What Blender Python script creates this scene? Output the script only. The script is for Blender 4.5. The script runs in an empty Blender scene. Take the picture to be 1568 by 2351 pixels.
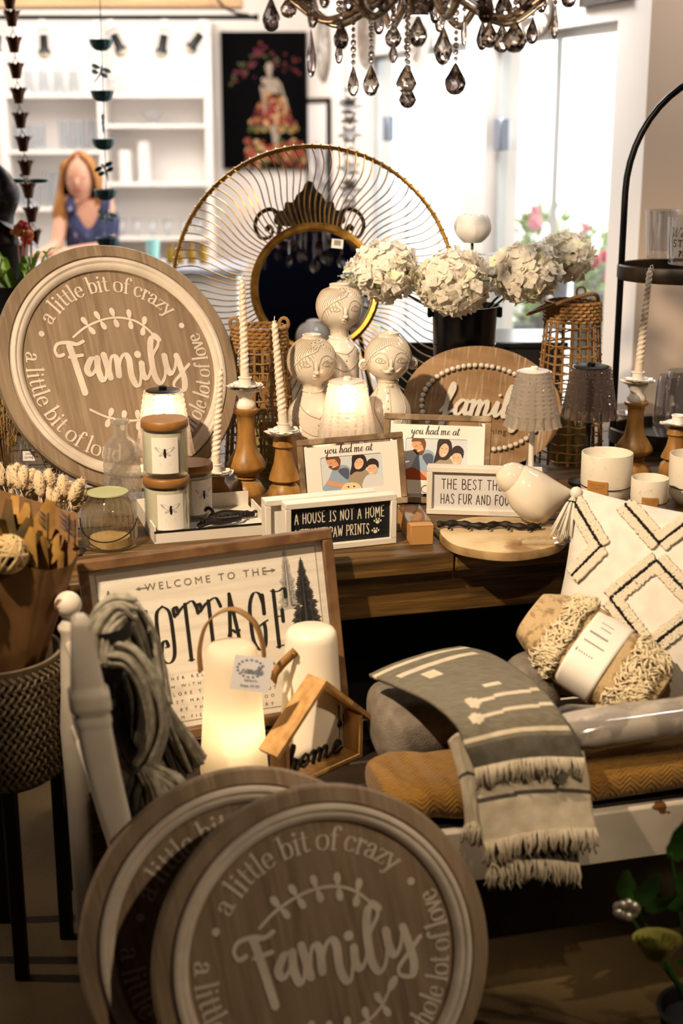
import bpy, bmesh, math, random
from mathutils import Matrix, Vector, Quaternion, Euler, noise
rnd = random.Random(7)
S = bpy.context.scene
COL = S.collection
PI = math.pi
def rad(a): return a * PI / 180

# ---------------------------------------------------------------- camera
F_PX, CX, CY, CAM_H, HOR = 3265.0, 784.0, 1175.5, 1.70, 250.0
PITCH = math.atan((CY - HOR) / F_PX)
cd = bpy.data.cameras.new('camera'); cam = bpy.data.objects.new('camera', cd); COL.objects.link(cam)
cam.location = (0, 0, CAM_H); cam.rotation_euler = (PI / 2 - PITCH, 0, 0)
cd.sensor_fit = 'VERTICAL'; cd.sensor_height = 36; cd.lens = F_PX / 2351 * 36
cd.clip_start = 0.05; cd.clip_end = 100
cd.dof.use_dof = True; cd.dof.focus_distance = 3.42; cd.dof.aperture_fstop = 2.2
S.camera = cam
# ---------------------------------------------------------------- exposure / world
S.view_settings.view_transform = 'Standard'; S.view_settings.look = 'None'
S.view_settings.exposure = 0.85; S.view_settings.gamma = 1.0; S.view_settings.use_curve_mapping = False
S.cycles.use_denoising = True
S.cycles.max_bounces = 10; S.cycles.transmission_bounces = 8; S.cycles.transparent_max_bounces = 16
S.cycles.glossy_bounces = 4; S.cycles.diffuse_bounces = 3
S.cycles.caustics_reflective = False; S.cycles.caustics_refractive = False
S.cycles.sample_clamp_indirect = 4.0
w = bpy.data.worlds.new('world'); S.world = w; w.use_nodes = True
w.node_tree.nodes['Background'].inputs[0].default_value = (0.93, 0.97, 1.0, 1)
w.node_tree.nodes['Background'].inputs[1].default_value = 2.6
def spot(name, loc, aim, power, color, size_deg, blend=.35, radius=.05):
    l = bpy.data.lights.new(name, 'SPOT'); o = bpy.data.objects.new(name, l); COL.objects.link(o)
    l.energy = power; l.color = color; l.spot_size = rad(size_deg); l.spot_blend = blend; l.shadow_soft_size = radius
    o.location = loc; o.rotation_euler = (Vector(aim) - Vector(loc)).to_track_quat('-Z', 'Y').to_euler(); return o
def area(name, loc, aim, power, color, sx, sy, portal=False):
    l = bpy.data.lights.new(name, 'AREA'); o = bpy.data.objects.new(name, l); COL.objects.link(o)
    l.energy = power; l.color = color; l.shape = 'RECTANGLE'; l.size = sx; l.size_y = sy
    if portal: l.cycles.is_portal = True
    o.location = loc; o.rotation_euler = (Vector(aim) - Vector(loc)).to_track_quat('-Z', 'Y').to_euler(); return o
WARM = (1.0, .77, .51)
spot('track_key_light', (-1.05, 1.5, 2.8), (0.15, 3.35, .88), 275, WARM, 51, .6, .035)
spot('flower_fill_light', (-.1, 2.3, 2.85), (.42, 3.85, 1.25), 48, (1.0, .88, .74), 36, .6, .05)  # added lamp that only brightens the hydrangeas
spot('track_second_light', (.35, .9, 2.82), (.74, 2.85, .6), 46, WARM, 36, .6, .04)
spot('track_fill_light', (1.9, .95, 2.6), (-.05, 2.25, .42), 78, WARM, 32, .8, .04)
spot('track_back_light', (-2.9, 2.6, 2.4), (-.75, 2.65, 0), 75, WARM, 30, .3, .03)
area('ceiling_fill_light', (-1.6, 8.4, 2.86), (-1.6, 8.4, 0), 78, (1.0, .92, .84), 2.2, 2.4)  # added area lamp, lifts the back wall and shelves
area('ceiling_fill_light', (.2, 6.2, 2.86), (.2, 6.2, 0), 45, (1.0, .96, .92), .6, 1.6)  # added area lamp, lifts the white pier by the windows
area('beige_wall_fill_light', (1.5, 4.0, 2.85), (1.75, 5.0, 1.3), 15, (1.0, .9, .8), .5, .3)  # added lamp that brightens the beige wall

# ---------------------------------------------------------------- geometry helpers
RX, UPV, FWV = Vector((1, 0, 0)), Vector((0, math.sin(PITCH), math.cos(PITCH))), Vector((0, math.cos(PITCH), -math.sin(PITCH)))
CAMP = Vector((0, 0, CAM_H))
def ray(u, v): return RX * ((u - CX) / F_PX) + FWV - UPV * ((v - CY) / F_PX)
def onz(u, v, z):                      # point of the horizontal plane z seen at photo pixel u, v
    d = ray(u, v); return CAMP + d * ((z - CAM_H) / d.z)
def ony(u, v, y):                      # point of the upright plane y seen at photo pixel u, v
    d = ray(u, v); return CAMP + d * (y / d.y)
def ppm(p): return F_PX / ((Vector(p) - CAMP).dot(FWV))     # photo pixels per metre there
TZ = .75
def T(u, v): return onz(u, v, TZ)
def srgb(h):
    if not isinstance(h, str): return tuple(h) + ((1,) if len(h) == 3 else ())
    h = h.lstrip('#'); c = [int(h[i:i + 2], 16) / 255 for i in (0, 2, 4)]
    return tuple(x / 12.92 if x <= .04045 else ((x + .055) / 1.055) ** 2.4 for x in c) + (1,)
def TR(x=0, y=0, z=0): return Matrix.Translation((x, y, z))
def RZ(a): return Matrix.Rotation(rad(a), 4, 'Z')
def RXm(a): return Matrix.Rotation(rad(a), 4, 'X')
def RYm(a): return Matrix.Rotation(rad(a), 4, 'Y')
def SC(x, y=None, z=None): return Matrix.Diagonal((x, y if y is not None else x, z if z is not None else x, 1))
def lean(pos, yaw=0, tilt=0, roll=0):  # plate frame: local x right, y up the plate, z its face
    return TR(*pos) @ RZ(yaw) @ RXm(90 - tilt) @ RZ(roll)
def catmull(P, sub=8, closed=False):
    P = [tuple(p) for p in P]; n = len(P)
    if n < 3 and not closed: return P
    out = []; rng = range(n if closed else n - 1)
    for i in rng:
        if closed: a, b, c, d = P[(i - 1) % n], P[i], P[(i + 1) % n], P[(i + 2) % n]
        else: a, b, c, d = P[max(i - 1, 0)], P[i], P[i + 1], P[min(i + 2, n - 1)]
        for k in range(sub):
            t = k / sub; t2, t3 = t * t, t * t * t
            out.append(tuple(.5 * (2 * b[j] + (c[j] - a[j]) * t + (2 * a[j] - 5 * b[j] + 4 * c[j] - d[j]) * t2 + (3 * b[j] - a[j] - 3 * c[j] + d[j]) * t3) for j in range(len(b))))
    if not closed: out.append(P[-1])
    return out
class MB:
    def __init__(s): s.v = []; s.f = []; s.m = []; s.mi = 0
    def add(s, vs, fs, M=None):
        k = len(s.v)
        s.v += [(M @ Vector(v)) if M is not None else Vector(v) for v in vs]
        s.f += [[i + k for i in f] for f in fs]; s.m += [s.mi] * len(fs); return s
    def bm(s, b, M=None):
        b.verts.index_update()
        s.add([v.co.copy() for v in b.verts], [[v.index for v in f.verts] for f in b.faces], M); b.free(); return s
    def box(s, sx, sy, sz, M=None, bev=0.0, seg=1):
        b = bmesh.new(); bmesh.ops.create_cube(b, size=1)
        for v in b.verts: v.co = (v.co.x * sx, v.co.y * sy, v.co.z * sz)
        if bev > 0: bmesh.ops.bevel(b, geom=b.edges[:], offset=bev, segments=seg, affect='EDGES', profile=.5)
        return s.bm(b, M)
    def boxb(s, x0, x1, y0, y1, z0, z1, M=None, bev=0.0):
        m = TR((x0 + x1) / 2, (y0 + y1) / 2, (z0 + z1) / 2)
        return s.box(abs(x1 - x0), abs(y1 - y0), abs(z1 - z0), (M @ m) if M is not None else m, bev)
    def lathe(s, prof, n=32, M=None, fn=None, arc=None):   # prof [(r, z)]; fn(angle, i, r, z) -> (r, z)
        vs, fs = [], []; m = len(prof)
        for j in range(n):
            a = 2 * PI * j / n
            for i, (r, z) in enumerate(prof):
                if fn: r, z = fn(a, i, r, z)
                vs.append((r * math.cos(a), r * math.sin(a), z))
        for j in range(n):
            k = (j + 1) % n
            for i in range(m - 1): fs.append([j * m + i, k * m + i, k * m + i + 1, j * m + i + 1])
        return s.add(vs, fs, M)
    def tube(s, pts, r, n=8, closed=False, M=None, caps=True):
        P = [Vector(p) for p in pts]; m = len(P)
        if m < 2: return s
        R = r if isinstance(r, (list, tuple)) else [r] * m
        tan = []
        for i in range(m):
            a = P[(i - 1) % m] if (closed or i > 0) else P[i]; b = P[(i + 1) % m] if (closed or i < m - 1) else P[i]
            t = b - a; tan.append(t.normalized() if t.length > 1e-9 else Vector((0, 0, 1)))
        u = tan[0].orthogonal().normalized(); vs = []; fs = []
        for i in range(m):
            if i > 0:
                q = tan[i - 1].rotation_difference(tan[i]); u = (q @ u)
            u = (u - tan[i] * u.dot(tan[i])).normalized(); w_ = tan[i].cross(u)
            for j in range(n):
                a = 2 * PI * j / n; vs.append(P[i] + (u * math.cos(a) + w_ * math.sin(a)) * R[i])
        for i in range(m if closed else m - 1):
            k = (i + 1) % m
            for j in range(n): fs.append([i * n + j, i * n + (j + 1) % n, k * n + (j + 1) % n, k * n + j])
        if caps and not closed: fs.append(list(range(n))[::-1]); fs.append([(m - 1) * n + j for j in range(n)])
        return s.add(vs, fs, M)
    def ball(s, c, r, M=None, seg=12, ring=8, fn=None):
        rr = r if isinstance(r, (tuple, list)) else (r, r, r); vs = []; fs = []
        vs.append((0, 0, 1))
        for i in range(1, ring):
            t = PI * i / ring
            for j in range(seg): a = 2 * PI * j / seg; vs.append((math.sin(t) * math.cos(a), math.sin(t) * math.sin(a), math.cos(t)))
        vs.append((0, 0, -1))
        for j in range(seg): fs.append([0, 1 + j, 1 + (j + 1) % seg])
        for i in range(ring - 2):
            for j in range(seg): fs.append([1 + i * seg + j, 1 + (i + 1) * seg + j, 1 + (i + 1) * seg + (j + 1) % seg, 1 + i * seg + (j + 1) % seg])
        e = len(vs) - 1
        for j in range(seg): fs.append([e, 1 + (ring - 2) * seg + (j + 1) % seg, 1 + (ring - 2) * seg + j])
        vs = [(c[0] + v[0] * rr[0], c[1] + v[1] * rr[1], c[2] + v[2] * rr[2]) for v in vs]
        if fn: vs = [fn(v) for v in vs]
        return s.add(vs, fs, M)
    def prism(s, poly, z0, z1, M=None):
        n = len(poly); vs = [(p[0], p[1], z0) for p in poly] + [(p[0], p[1], z1) for p in poly]
        fs = [list(range(n))[::-1], [n + i for i in range(n)]] + [[i, (i + 1) % n, n + (i + 1) % n, n + i] for i in range(n)]
        return s.add(vs, fs, M)
    def grid(s, nu, nv, fn, M=None, closed_u=False):
        vs = [fn(i / (nu if closed_u else nu - 1), j / (nv - 1)) for i in range(nu) for j in range(nv)]
        fs = []
        for i in range(nu if closed_u else nu - 1):
            k = (i + 1) % nu
            for j in range(nv - 1): fs.append([i * nv + j, k * nv + j, k * nv + j + 1, i * nv + j + 1])
        return s.add(vs, fs, M)
    def stroke(s, pts, wfn, M=None, z=.0008, depth=0.0):   # flat (or raised) ribbon in the local xy plane
        n = len(pts)
        if n < 2: return s
        L, Rr = [], []
        for i in range(n):
            a = pts[max(i - 1, 0)]; b = pts[min(i + 1, n - 1)]
            dx, dy = b[0] - a[0], b[1] - a[1]; l = math.hypot(dx, dy) or 1e-9; dx /= l; dy /= l
            h = wfn(dx, dy, i / (n - 1)) / 2
            L.append((pts[i][0] - dy * h, pts[i][1] + dx * h)); Rr.append((pts[i][0] + dy * h, pts[i][1] - dx * h))
        s.k = getattr(s, 'k', 0) + 1; zz = [z + .00004 * (s.k % 12) + .0001 * i / n for i in range(n)]
        vs = [(p[0], p[1], q) for p, q in zip(L, zz)] + [(p[0], p[1], q) for p, q in zip(Rr, zz)]
        fs = [[i, n + i, n + i + 1, i + 1] for i in range(n - 1)]
        if depth > 0:
            vs += [(x, y, z - depth) for x, y in L] + [(x, y, z - depth) for x, y in Rr]
            fs += [[2 * n + i, i, i + 1, 2 * n + i + 1] for i in range(n - 1)] + [[n + i, 3 * n + i, 3 * n + i + 1, n + i + 1] for i in range(n - 1)]
            fs += [[0, 2 * n, 3 * n, n], [n - 1, 2 * n - 1, 4 * n - 1, 3 * n - 1]]
        s.add(vs, fs, M)
        for e, nb in ((0, 1), (n - 1, n - 2)):               # rounded ends
            h = math.hypot(L[e][0] - Rr[e][0], L[e][1] - Rr[e][1]) / 2
            if h > 1e-5:
                c = [(pts[e][0] + h * math.cos(2 * PI * k / 10), pts[e][1] + h * math.sin(2 * PI * k / 10)) for k in range(10)]
                if depth > 0: s.prism(c, z - depth, z, M)
                else: s.add([(x, y, z - .00003 - (e > 0) * .00002) for x, y in c], [list(range(10))], M)
        return s
    def build(s, name, mats, parent=None, sharp=40, flat=False):
        me = bpy.data.meshes.new(name); me.from_pydata([tuple(v) for v in s.v], [], s.f)
        for m in (mats if isinstance(mats, (list, tuple)) else [mats]): me.materials.append(m)
        for p, i in zip(me.polygons, s.m): p.material_index = i; p.use_smooth = not flat
        if not flat: me.set_sharp_from_angle(angle=rad(sharp))
        me.update()
        o = bpy.data.objects.new(name, me); COL.objects.link(o)
        if parent is not None: o.parent = parent
        return o
def tag(o, label=None, cat=None, group=None, kind=None):
    if label: o['label'] = label
    if cat: o['category'] = cat
    if group: o['group'] = group
    if kind: o['kind'] = kind
    return o
def thing(name, label, cat, M=None, group=None):
    o = bpy.data.objects.new(name, None); COL.objects.link(o); o.empty_display_size = .05
    if M is not None: o.matrix_world = M if isinstance(M, Matrix) else TR(*M)
    return tag(o, label, cat, group)
def solo(o, label, cat, group=None, M=None):      # a thing that is one mesh
    if M is not None: o.matrix_world = M if isinstance(M, Matrix) else TR(*M)
    return tag(o, label, cat, group)
def dup(root, M, label=None, group=None):
    r = root.copy(); COL.objects.link(r); r.matrix_world = M if isinstance(M, Matrix) else TR(*M)
    if label: r['label'] = label
    if group: r['group'] = group
    for ch in list(root.children):
        c = ch.copy(); COL.objects.link(c); c.parent = r
        for g in ch.children:
            d = g.copy(); COL.objects.link(d); d.parent = c
    return r
def struct(name, mb, m, sharp=40):
    o = mb.build(name, m, None, sharp); o['kind'] = 'structure'; return o

# ---------------------------------------------------------------- materials
MATS = {}
def mat(name, base, rough=.5, metal=0, c2=None, sc=8, st=(1, 1, 1), lo=.35, hi=.65, bump=0, bsc=60, bst=(1, 1, 1), spec=.5,
        trans=0, ior=1.45, coat=0, sss=0, emit=None, es=0, det=4, sheen=0, c3=None, sc3=30, lo3=.62, hi3=.68, st3=(1, 1, 1)):
    if name in MATS: return MATS[name]
    m = bpy.data.materials.new(name); m.use_nodes = True; nt = m.node_tree; b = nt.nodes['Principled BSDF']; N = nt.nodes.new; L = nt.links.new
    b.inputs['Base Color'].default_value = srgb(base); b.inputs['Roughness'].default_value = rough; b.inputs['Metallic'].default_value = metal
    b.inputs['Specular IOR Level'].default_value = spec; b.inputs['Transmission Weight'].default_value = trans; b.inputs['IOR'].default_value = ior
    b.inputs['Coat Weight'].default_value = coat; b.inputs['Sheen Weight'].default_value = sheen
    if sss: b.inputs['Subsurface Weight'].default_value = sss; b.inputs['Subsurface Radius'].default_value = (.02, .014, .01); b.inputs['Subsurface Scale'].default_value = .5
    if emit: b.inputs['Emission Color'].default_value = srgb(emit); b.inputs['Emission Strength'].default_value = es
    tc = N('ShaderNodeTexCoord')
    def nz(scale, stretch, detail):
        mp = N('ShaderNodeMapping'); mp.inputs['Scale'].default_value = stretch; L(tc.outputs['Object'], mp.inputs['Vector'])
        n_ = N('ShaderNodeTexNoise'); n_.inputs['Scale'].default_value = scale; n_.inputs['Detail'].default_value = detail; L(mp.outputs[0], n_.inputs['Vector']); return n_
    out = None
    def ramp(n_, lo_, hi_):
        r = N('ShaderNodeMapRange'); r.inputs['From Min'].default_value = lo_; r.inputs['From Max'].default_value = hi_; L(n_.outputs['Fac'], r.inputs['Value']); return r
    if c2:
        r = ramp(nz(sc, st, det), lo, hi); mx = N('ShaderNodeMix'); mx.data_type = 'RGBA'; L(r.outputs[0], mx.inputs['Factor'])
        mx.inputs['A'].default_value = srgb(base); mx.inputs['B'].default_value = srgb(c2); out = mx.outputs['Result']
    if c3:
        r = ramp(nz(sc3, st3, 5), lo3, hi3); mx = N('ShaderNodeMix'); mx.data_type = 'RGBA'; L(r.outputs[0], mx.inputs['Factor'])
        if out: L(out, mx.inputs['A'])
        else: mx.inputs['A'].default_value = srgb(base)
        mx.inputs['B'].default_value = srgb(c3); out = mx.outputs['Result']
    if out: L(out, b.inputs['Base Color'])
    if bump:
        bp = N('ShaderNodeBump'); bp.inputs['Strength'].default_value = bump; bp.inputs['Distance'].default_value = .004
        L(nz(bsc, bst, 3).outputs['Fac'], bp.inputs['Height']); L(bp.outputs[0], b.inputs['Normal'])
    MATS[name] = m; return m
def thin_glass(name, tint, refl=1.0, rough=0.02, trl=0.0, trlc=(1, 1, 1)):   # clear thin glass: see-through plus fresnel gloss
    if name in MATS: return MATS[name]
    m = bpy.data.materials.new(name); m.use_nodes = True; nt = m.node_tree; nt.nodes.clear(); N = nt.nodes.new; L = nt.links.new
    t = N('ShaderNodeBsdfTransparent'); t.inputs[0].default_value = tuple(tint) + (1,)
    g = N('ShaderNodeBsdfGlossy'); g.inputs['Roughness'].default_value = rough; g.inputs[0].default_value = (1, 1, 1, 1)
    lw = N('ShaderNodeLayerWeight'); lw.inputs[0].default_value = .5
    pw = N('ShaderNodeMath'); pw.operation = 'POWER'; pw.inputs[1].default_value = 3.5; L(lw.outputs['Facing'], pw.inputs[0])
    mu = N('ShaderNodeMath'); mu.operation = 'MULTIPLY_ADD'; mu.use_clamp = True; mu.inputs[1].default_value = .6; mu.inputs[2].default_value = .04 * refl; L(pw.outputs[0], mu.inputs[0])
    mx = N('ShaderNodeMixShader'); L(mu.outputs[0], mx.inputs[0]); L(t.outputs[0], mx.inputs[1]); L(g.outputs[0], mx.inputs[2])
    last = mx
    if trl > 0:
        tl = N('ShaderNodeBsdfTranslucent'); tl.inputs[0].default_value = tuple(trlc) + (1,)
        df = N('ShaderNodeBsdfDiffuse'); df.inputs[0].default_value = tuple(trlc) + (1,)
        m1 = N('ShaderNodeMixShader'); m1.inputs[0].default_value = .35; L(tl.outputs[0], m1.inputs[1]); L(df.outputs[0], m1.inputs[2])
        m2 = N('ShaderNodeMixShader'); m2.inputs[0].default_value = trl; L(mx.outputs[0], m2.inputs[1]); L(m1.outputs[0], m2.inputs[2]); last = m2
    o = N('ShaderNodeOutputMaterial'); L(last.outputs[0], o.inputs[0]); MATS[name] = m; return m

M_signwood = mat('washed brown sign wood', '948069', .65, c2='7b6753', sc=3, st=(9, .9, 9), c3='a08a72', sc3=6, st3=(16, .9, 16), lo3=.5, hi3=.75, bump=.15, bsc=40, bst=(8, .6, 1))
M_signwhite = mat('chalky white paint', 'ddd0c2', .6, c2='c9bcae', sc=14, bump=.08, bsc=50)
M_table = mat('dark pine planks', '62461f', .5, c2='352510', sc=4, st=(.9, 9, 9), c3='8c6a3c', sc3=5, st3=(.8, 14, 14), lo3=.5, hi3=.8, bump=.25, bsc=20, bst=(.6, 10, 10))
M_honey = mat('honey turned wood', 'a67a3c', .42, c2='7d521f', sc=5, st=(6, 6, 1.5), c3='bb9150', sc3=5, st3=(4, 4, 1), lo3=.5, hi3=.75, bump=.08, bsc=30)
M_pine = mat('pale pine', 'c39a63', .5, c2='a87d48', sc=5, st=(12, 1, 12), bump=.06)
M_wax = mat('ivory candle wax', 'efe2d2', .45, sss=.25, c2='e2d2bf', sc=20)
M_whitemetal = mat('white enamelled metal', 'e9e2d8', .4, c2='cfc5b6', sc=18, lo=.55, hi=.75)
M_ceramic = mat('cream glazed ceramic', 'e3d8c8', .12, coat=.6, c2='cdbfae', sc=9, lo=.45, hi=.75)
M_groove = mat('brown glaze line', 'b09d87', .25)
M_potwhite = mat('speckled cream stoneware', 'e6dccb', .35, c2='d3c4ae', sc=60, lo=.6, hi=.75)
M_gold = mat('aged brass', 'c29548', .34, 1, c2='8f6526', sc=30)
M_black = mat('black painted metal', '0d0b0b', .4, .3)
M_blackiron = mat('black iron', '15110e', .5, .5, c2='2a2018', sc=20)
M_matteblack = mat('matte black', '0a0909', .6)
M_rattan = mat('natural rattan', 'a47d49', .6, c2='80592c', sc=20, bump=.15, bsc=80)
M_boxwhite = mat('white painted wood', 'e9e2d8', .5, c2='ded5c9', sc=6)
M_paperwhite = mat('white card', 'e8e2da', .6)
M_ink = mat('dark brown print', '33241f', .6)
M_inkblack = mat('black print', '16120f', .6)
M_chalk = mat('chalkboard black', '0e1218', .55)
M_chalkink = mat('cream chalk lettering', 'e6ddc8', .7)
M_framewood = mat('greyed frame wood', '8a6f50', .6, c2='5e4a35', sc=6, st=(3, 3, 3), c3='b7a183', sc3=14, lo3=.55, hi3=.7, bump=.15)
M_oval = mat('whitewashed oval wood', 'a98762', .6, c2='8a6846', sc=4, st=(1, 5, 1), c3='cdbfa9', sc3=9, st3=(14, 1, 1), lo3=.56, hi3=.75)
M_bead = mat('white wooden bead', 'e4dccd', .5, c2='b9aa93', sc=60, st=(1, 1, 3), lo=.62, hi=.7)
M_kraft = mat('kraft paper', '7d5a33', .75, c2='684726', sc=10)
M_kraftbox = mat('kraft card', 'b8894f', .6)
M_label = mat('tan leather label', 'b07c3c', .6)
M_cord = mat('dark cord', '1f1812', .7)
M_bark = mat('rough bark', '7b5c38', .8, c2='3f2c18', sc=30, bump=.5, bsc=60)
M_slice = mat('wood slice face', 'd3bd98', .6, c2='b79a6c', sc=12, c3='8a6a40', sc3=4, lo3=.6, hi3=.66)
M_pillow = mat('off white cotton', 'ded8d0', .85, c2='d3ccc4', sc=30, bump=.1, bsc=400)
M_tuft = mat('cream tufted wool', 'd8cdbb', .95, bump=.6, bsc=300)
M_tuftblack = mat('black tufted wool', '140f0d', .95, bump=.5, bsc=300)
M_mirror = mat('mirror silver', 'd8dde6', .02, 1)
M_greyknit = mat('grey wool yarn', '7a7466', .95, c2='4b463d', sc=30, st=(1, 1, 1), bump=.4, bsc=150, sheen=.3)
M_leaf = mat('dark green leaf', '1d2c18', .5, c2='2c4424', sc=20)
M_clear = thin_glass('clear thin glass', (.94, .95, .95), 1.6)
M_pane = thin_glass('window pane glass', (.96, .98, .97), .8)
M_cello = thin_glass('cellophane', (.97, .97, .96), 2.2, .08)

def petal_mat(name, h, c2):
    m = mat(name, h, .7, c2=c2, sc=40, spec=.15); nt = m.node_tree; N = nt.nodes.new; L = nt.links.new; b = nt.nodes['Principled BSDF']; o = nt.nodes['Material Output']
    t = N('ShaderNodeBsdfTranslucent'); t.inputs[0].default_value = srgb(h); mx = N('ShaderNodeMixShader'); mx.inputs[0].default_value = .38; L(b.outputs[0], mx.inputs[1]); L(t.outputs[0], mx.inputs[2]); L(mx.outputs[0], o.inputs[0]); return m

def crystal(name, tint, ior, rough, trl, trlc, tp=.3):      # refracting crystal with a little inner milkiness
    m = mat(name, tint, rough, trans=1, ior=ior); nt = m.node_tree; N = nt.nodes.new; L = nt.links.new; b = nt.nodes['Principled BSDF']; o = nt.nodes['Material Output']
    t = N('ShaderNodeBsdfTranslucent'); t.inputs[0].default_value = srgb(trlc); d = N('ShaderNodeBsdfDiffuse'); d.inputs[0].default_value = srgb(trlc)
    m1 = N('ShaderNodeMixShader'); L(t.outputs[0], m1.inputs[1]); L(d.outputs[0], m1.inputs[2]); tr = N('ShaderNodeBsdfTransparent'); tr.inputs[0].default_value = srgb(tint)
    m2 = N('ShaderNodeMixShader'); m2.inputs[0].default_value = tp; L(b.outputs[0], m2.inputs[1]); L(tr.outputs[0], m2.inputs[2])
    mx = N('ShaderNodeMixShader'); mx.inputs[0].default_value = trl; L(m2.outputs[0], mx.inputs[1]); L(m1.outputs[0], mx.inputs[2]); L(mx.outputs[0], o.inputs[0]); return m
# ---------------------------------------------------------------- lettering
def SM(*p): return catmull(p, 7)
def LN(*p):
    out = []
    for a, b in zip(p, p[1:]):
        for k in range(5): t = k / 5; out.append((a[0] + (b[0] - a[0]) * t, a[1] + (b[1] - a[1]) * t))
    return out + [p[-1]]
def DOT(x, y, r=.11): return ('dot', x, y, r)
SERIF = {   # advance, main strokes, thin serif strokes
 'a': (.95, [SM((.15, .76), (.3, .97), (.52, .98), (.68, .8), (.68, .22), (.76, .03), (.94, .1)), SM((.68, .58), (.4, .54), (.15, .35), (.17, .08), (.38, 0), (.6, .13), (.68, .28)), DOT(.2, .76)], []),
 'b': (1.02, [LN((.25, 1.6), (.25, .04)), SM((.25, .72), (.48, 1), (.78, .9), (.9, .5), (.78, .1), (.5, 0), (.25, .14))], [(.02, 1.54, .25, 1.6)]),
 'c': (.85, [SM((.76, .78), (.62, .97), (.4, 1), (.18, .82), (.1, .5), (.2, .12), (.48, 0), (.78, .2)), DOT(.72, .8)], []),
 'd': (1.02, [LN((.78, 1.6), (.78, .04)), SM((.78, .72), (.55, 1), (.24, .9), (.12, .5), (.24, .1), (.52, 0), (.78, .16))], [(.55, 1.54, .78, 1.6), (.78, .02, 1.0, .02)]),
 'e': (.87, [SM((.14, .56), (.45, .56), (.76, .56)), SM((.76, .56), (.68, .9), (.45, 1), (.2, .85), (.11, .5), (.2, .14), (.48, 0), (.8, .2))], []),
 'f': (.62, [SM((.76, 1.42), (.62, 1.6), (.42, 1.5), (.33, 1.2), (.32, .6), (.32, 0)), DOT(.72, 1.43)], [(.08, .98, .62, .98), (.1, 0, .56, 0)]),
 'h': (1.06, [LN((.25, 1.6), (.25, 0)), SM((.25, .7), (.5, 1), (.75, .92), (.8, .6), (.8, 0))], [(.02, 1.54, .25, 1.6), (.05, 0, .46, 0), (.6, 0, 1.0, 0)]),
 'i': (.54, [LN((.27, 1), (.27, 0)), DOT(.26, 1.42, .13)], [(.04, .95, .27, 1), (.06, 0, .48, 0)]),
 'l': (.54, [LN((.27, 1.6), (.27, 0))], [(.04, 1.54, .27, 1.6), (.06, 0, .48, 0)]),
 'n': (1.06, [LN((.25, 1), (.25, 0)), SM((.25, .7), (.5, 1), (.75, .92), (.8, .6), (.8, 0))], [(.02, .95, .25, 1), (.05, 0, .46, 0), (.6, 0, 1.0, 0)]),
 'o': (1.0, [SM((.5, 1), (.2, .88), (.1, .5), (.2, .12), (.5, 0), (.8, .12), (.9, .5), (.8, .88), (.5, 1))], []),
 'r': (.76, [LN((.25, 1), (.25, 0)), SM((.25, .68), (.42, .95), (.6, 1), (.68, .9)), DOT(.66, .88)], [(.03, .95, .25, 1), (.06, 0, .48, 0)]),
 't': (.62, [SM((.3, 1.36), (.3, .8), (.3, .3), (.4, .03), (.64, .12))], [(.06, .98, .6, .98)]),
 'u': (1.06, [SM((.22, 1), (.22, .35), (.34, .04), (.55, .03), (.78, .25)), LN((.78, 1), (.78, .03))], [(.02, .97, .22, 1), (.58, .97, .78, 1), (.78, .02, 1.0, .02)]),
 'v': (.94, [LN((.12, 1), (.48, .02)), LN((.84, 1), (.48, .02))], [(0, .99, .32, .99), (.66, .99, .98, .99)]),
 'w': (1.35, [LN((.1, 1), (.4, .02)), LN((.68, .95), (.4, .02)), LN((.68, .95), (.95, .02)), LN((1.24, 1), (.95, .02))], [(0, .99, .28, .99), (1.1, .99, 1.36, .99)]),
 'y': (.94, [LN((.12, 1), (.48, .05)), SM((.84, 1), (.48, .05), (.32, -.38), (.1, -.45)), DOT(.12, -.42)], [(0, .99, .32, .99), (.66, .99, .98, .99)]),
 'z': (.82, [LN((.72, .97), (.1, .03))], [(.12, .95, .72, .95), (.12, .95, .12, .74), (.1, .04, .74, .04), (.74, .04, .74, .26)]),
 ' ': (.5, [], [])}
def nib(thin, thick, ang=0):
    c, s_ = math.cos(rad(ang)), math.sin(rad(ang))
    return lambda dx, dy, t: thin + (thick - thin) * abs(dx * s_ - dy * c) ** 1.3
def pressure(thin, thick): return lambda dx, dy, t: thin + (thick - thin) * max(0, -dy) ** 1.2 * min(1, 6 * t + .3)
def mono(w_): return lambda dx, dy, t: w_
def put_glyph(mb, g, fx, scale, wf, M, z, depth=0, thin=.07):
    adv, st, sf = g
    for p in st:
        if p[0] == 'dot':
            _, x, y, r = p; c = [fx((x + r * math.cos(2 * PI * k / 12), y + r * math.sin(2 * PI * k / 12))) for k in range(12)]
            if depth: mb.prism(c, z - depth, z, M)
            else: mb.add([(q[0], q[1], z) for q in c], [list(range(12))], M)
        else: mb.stroke([fx(q) for q in p], wf, M, z, depth)
    for x0, y0, x1, y1 in sf: mb.stroke([fx((x0 + (x1 - x0) * k / 3, y0 + (y1 - y0) * k / 3)) for k in range(4)], mono(thin * scale), M, z, depth)
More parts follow.
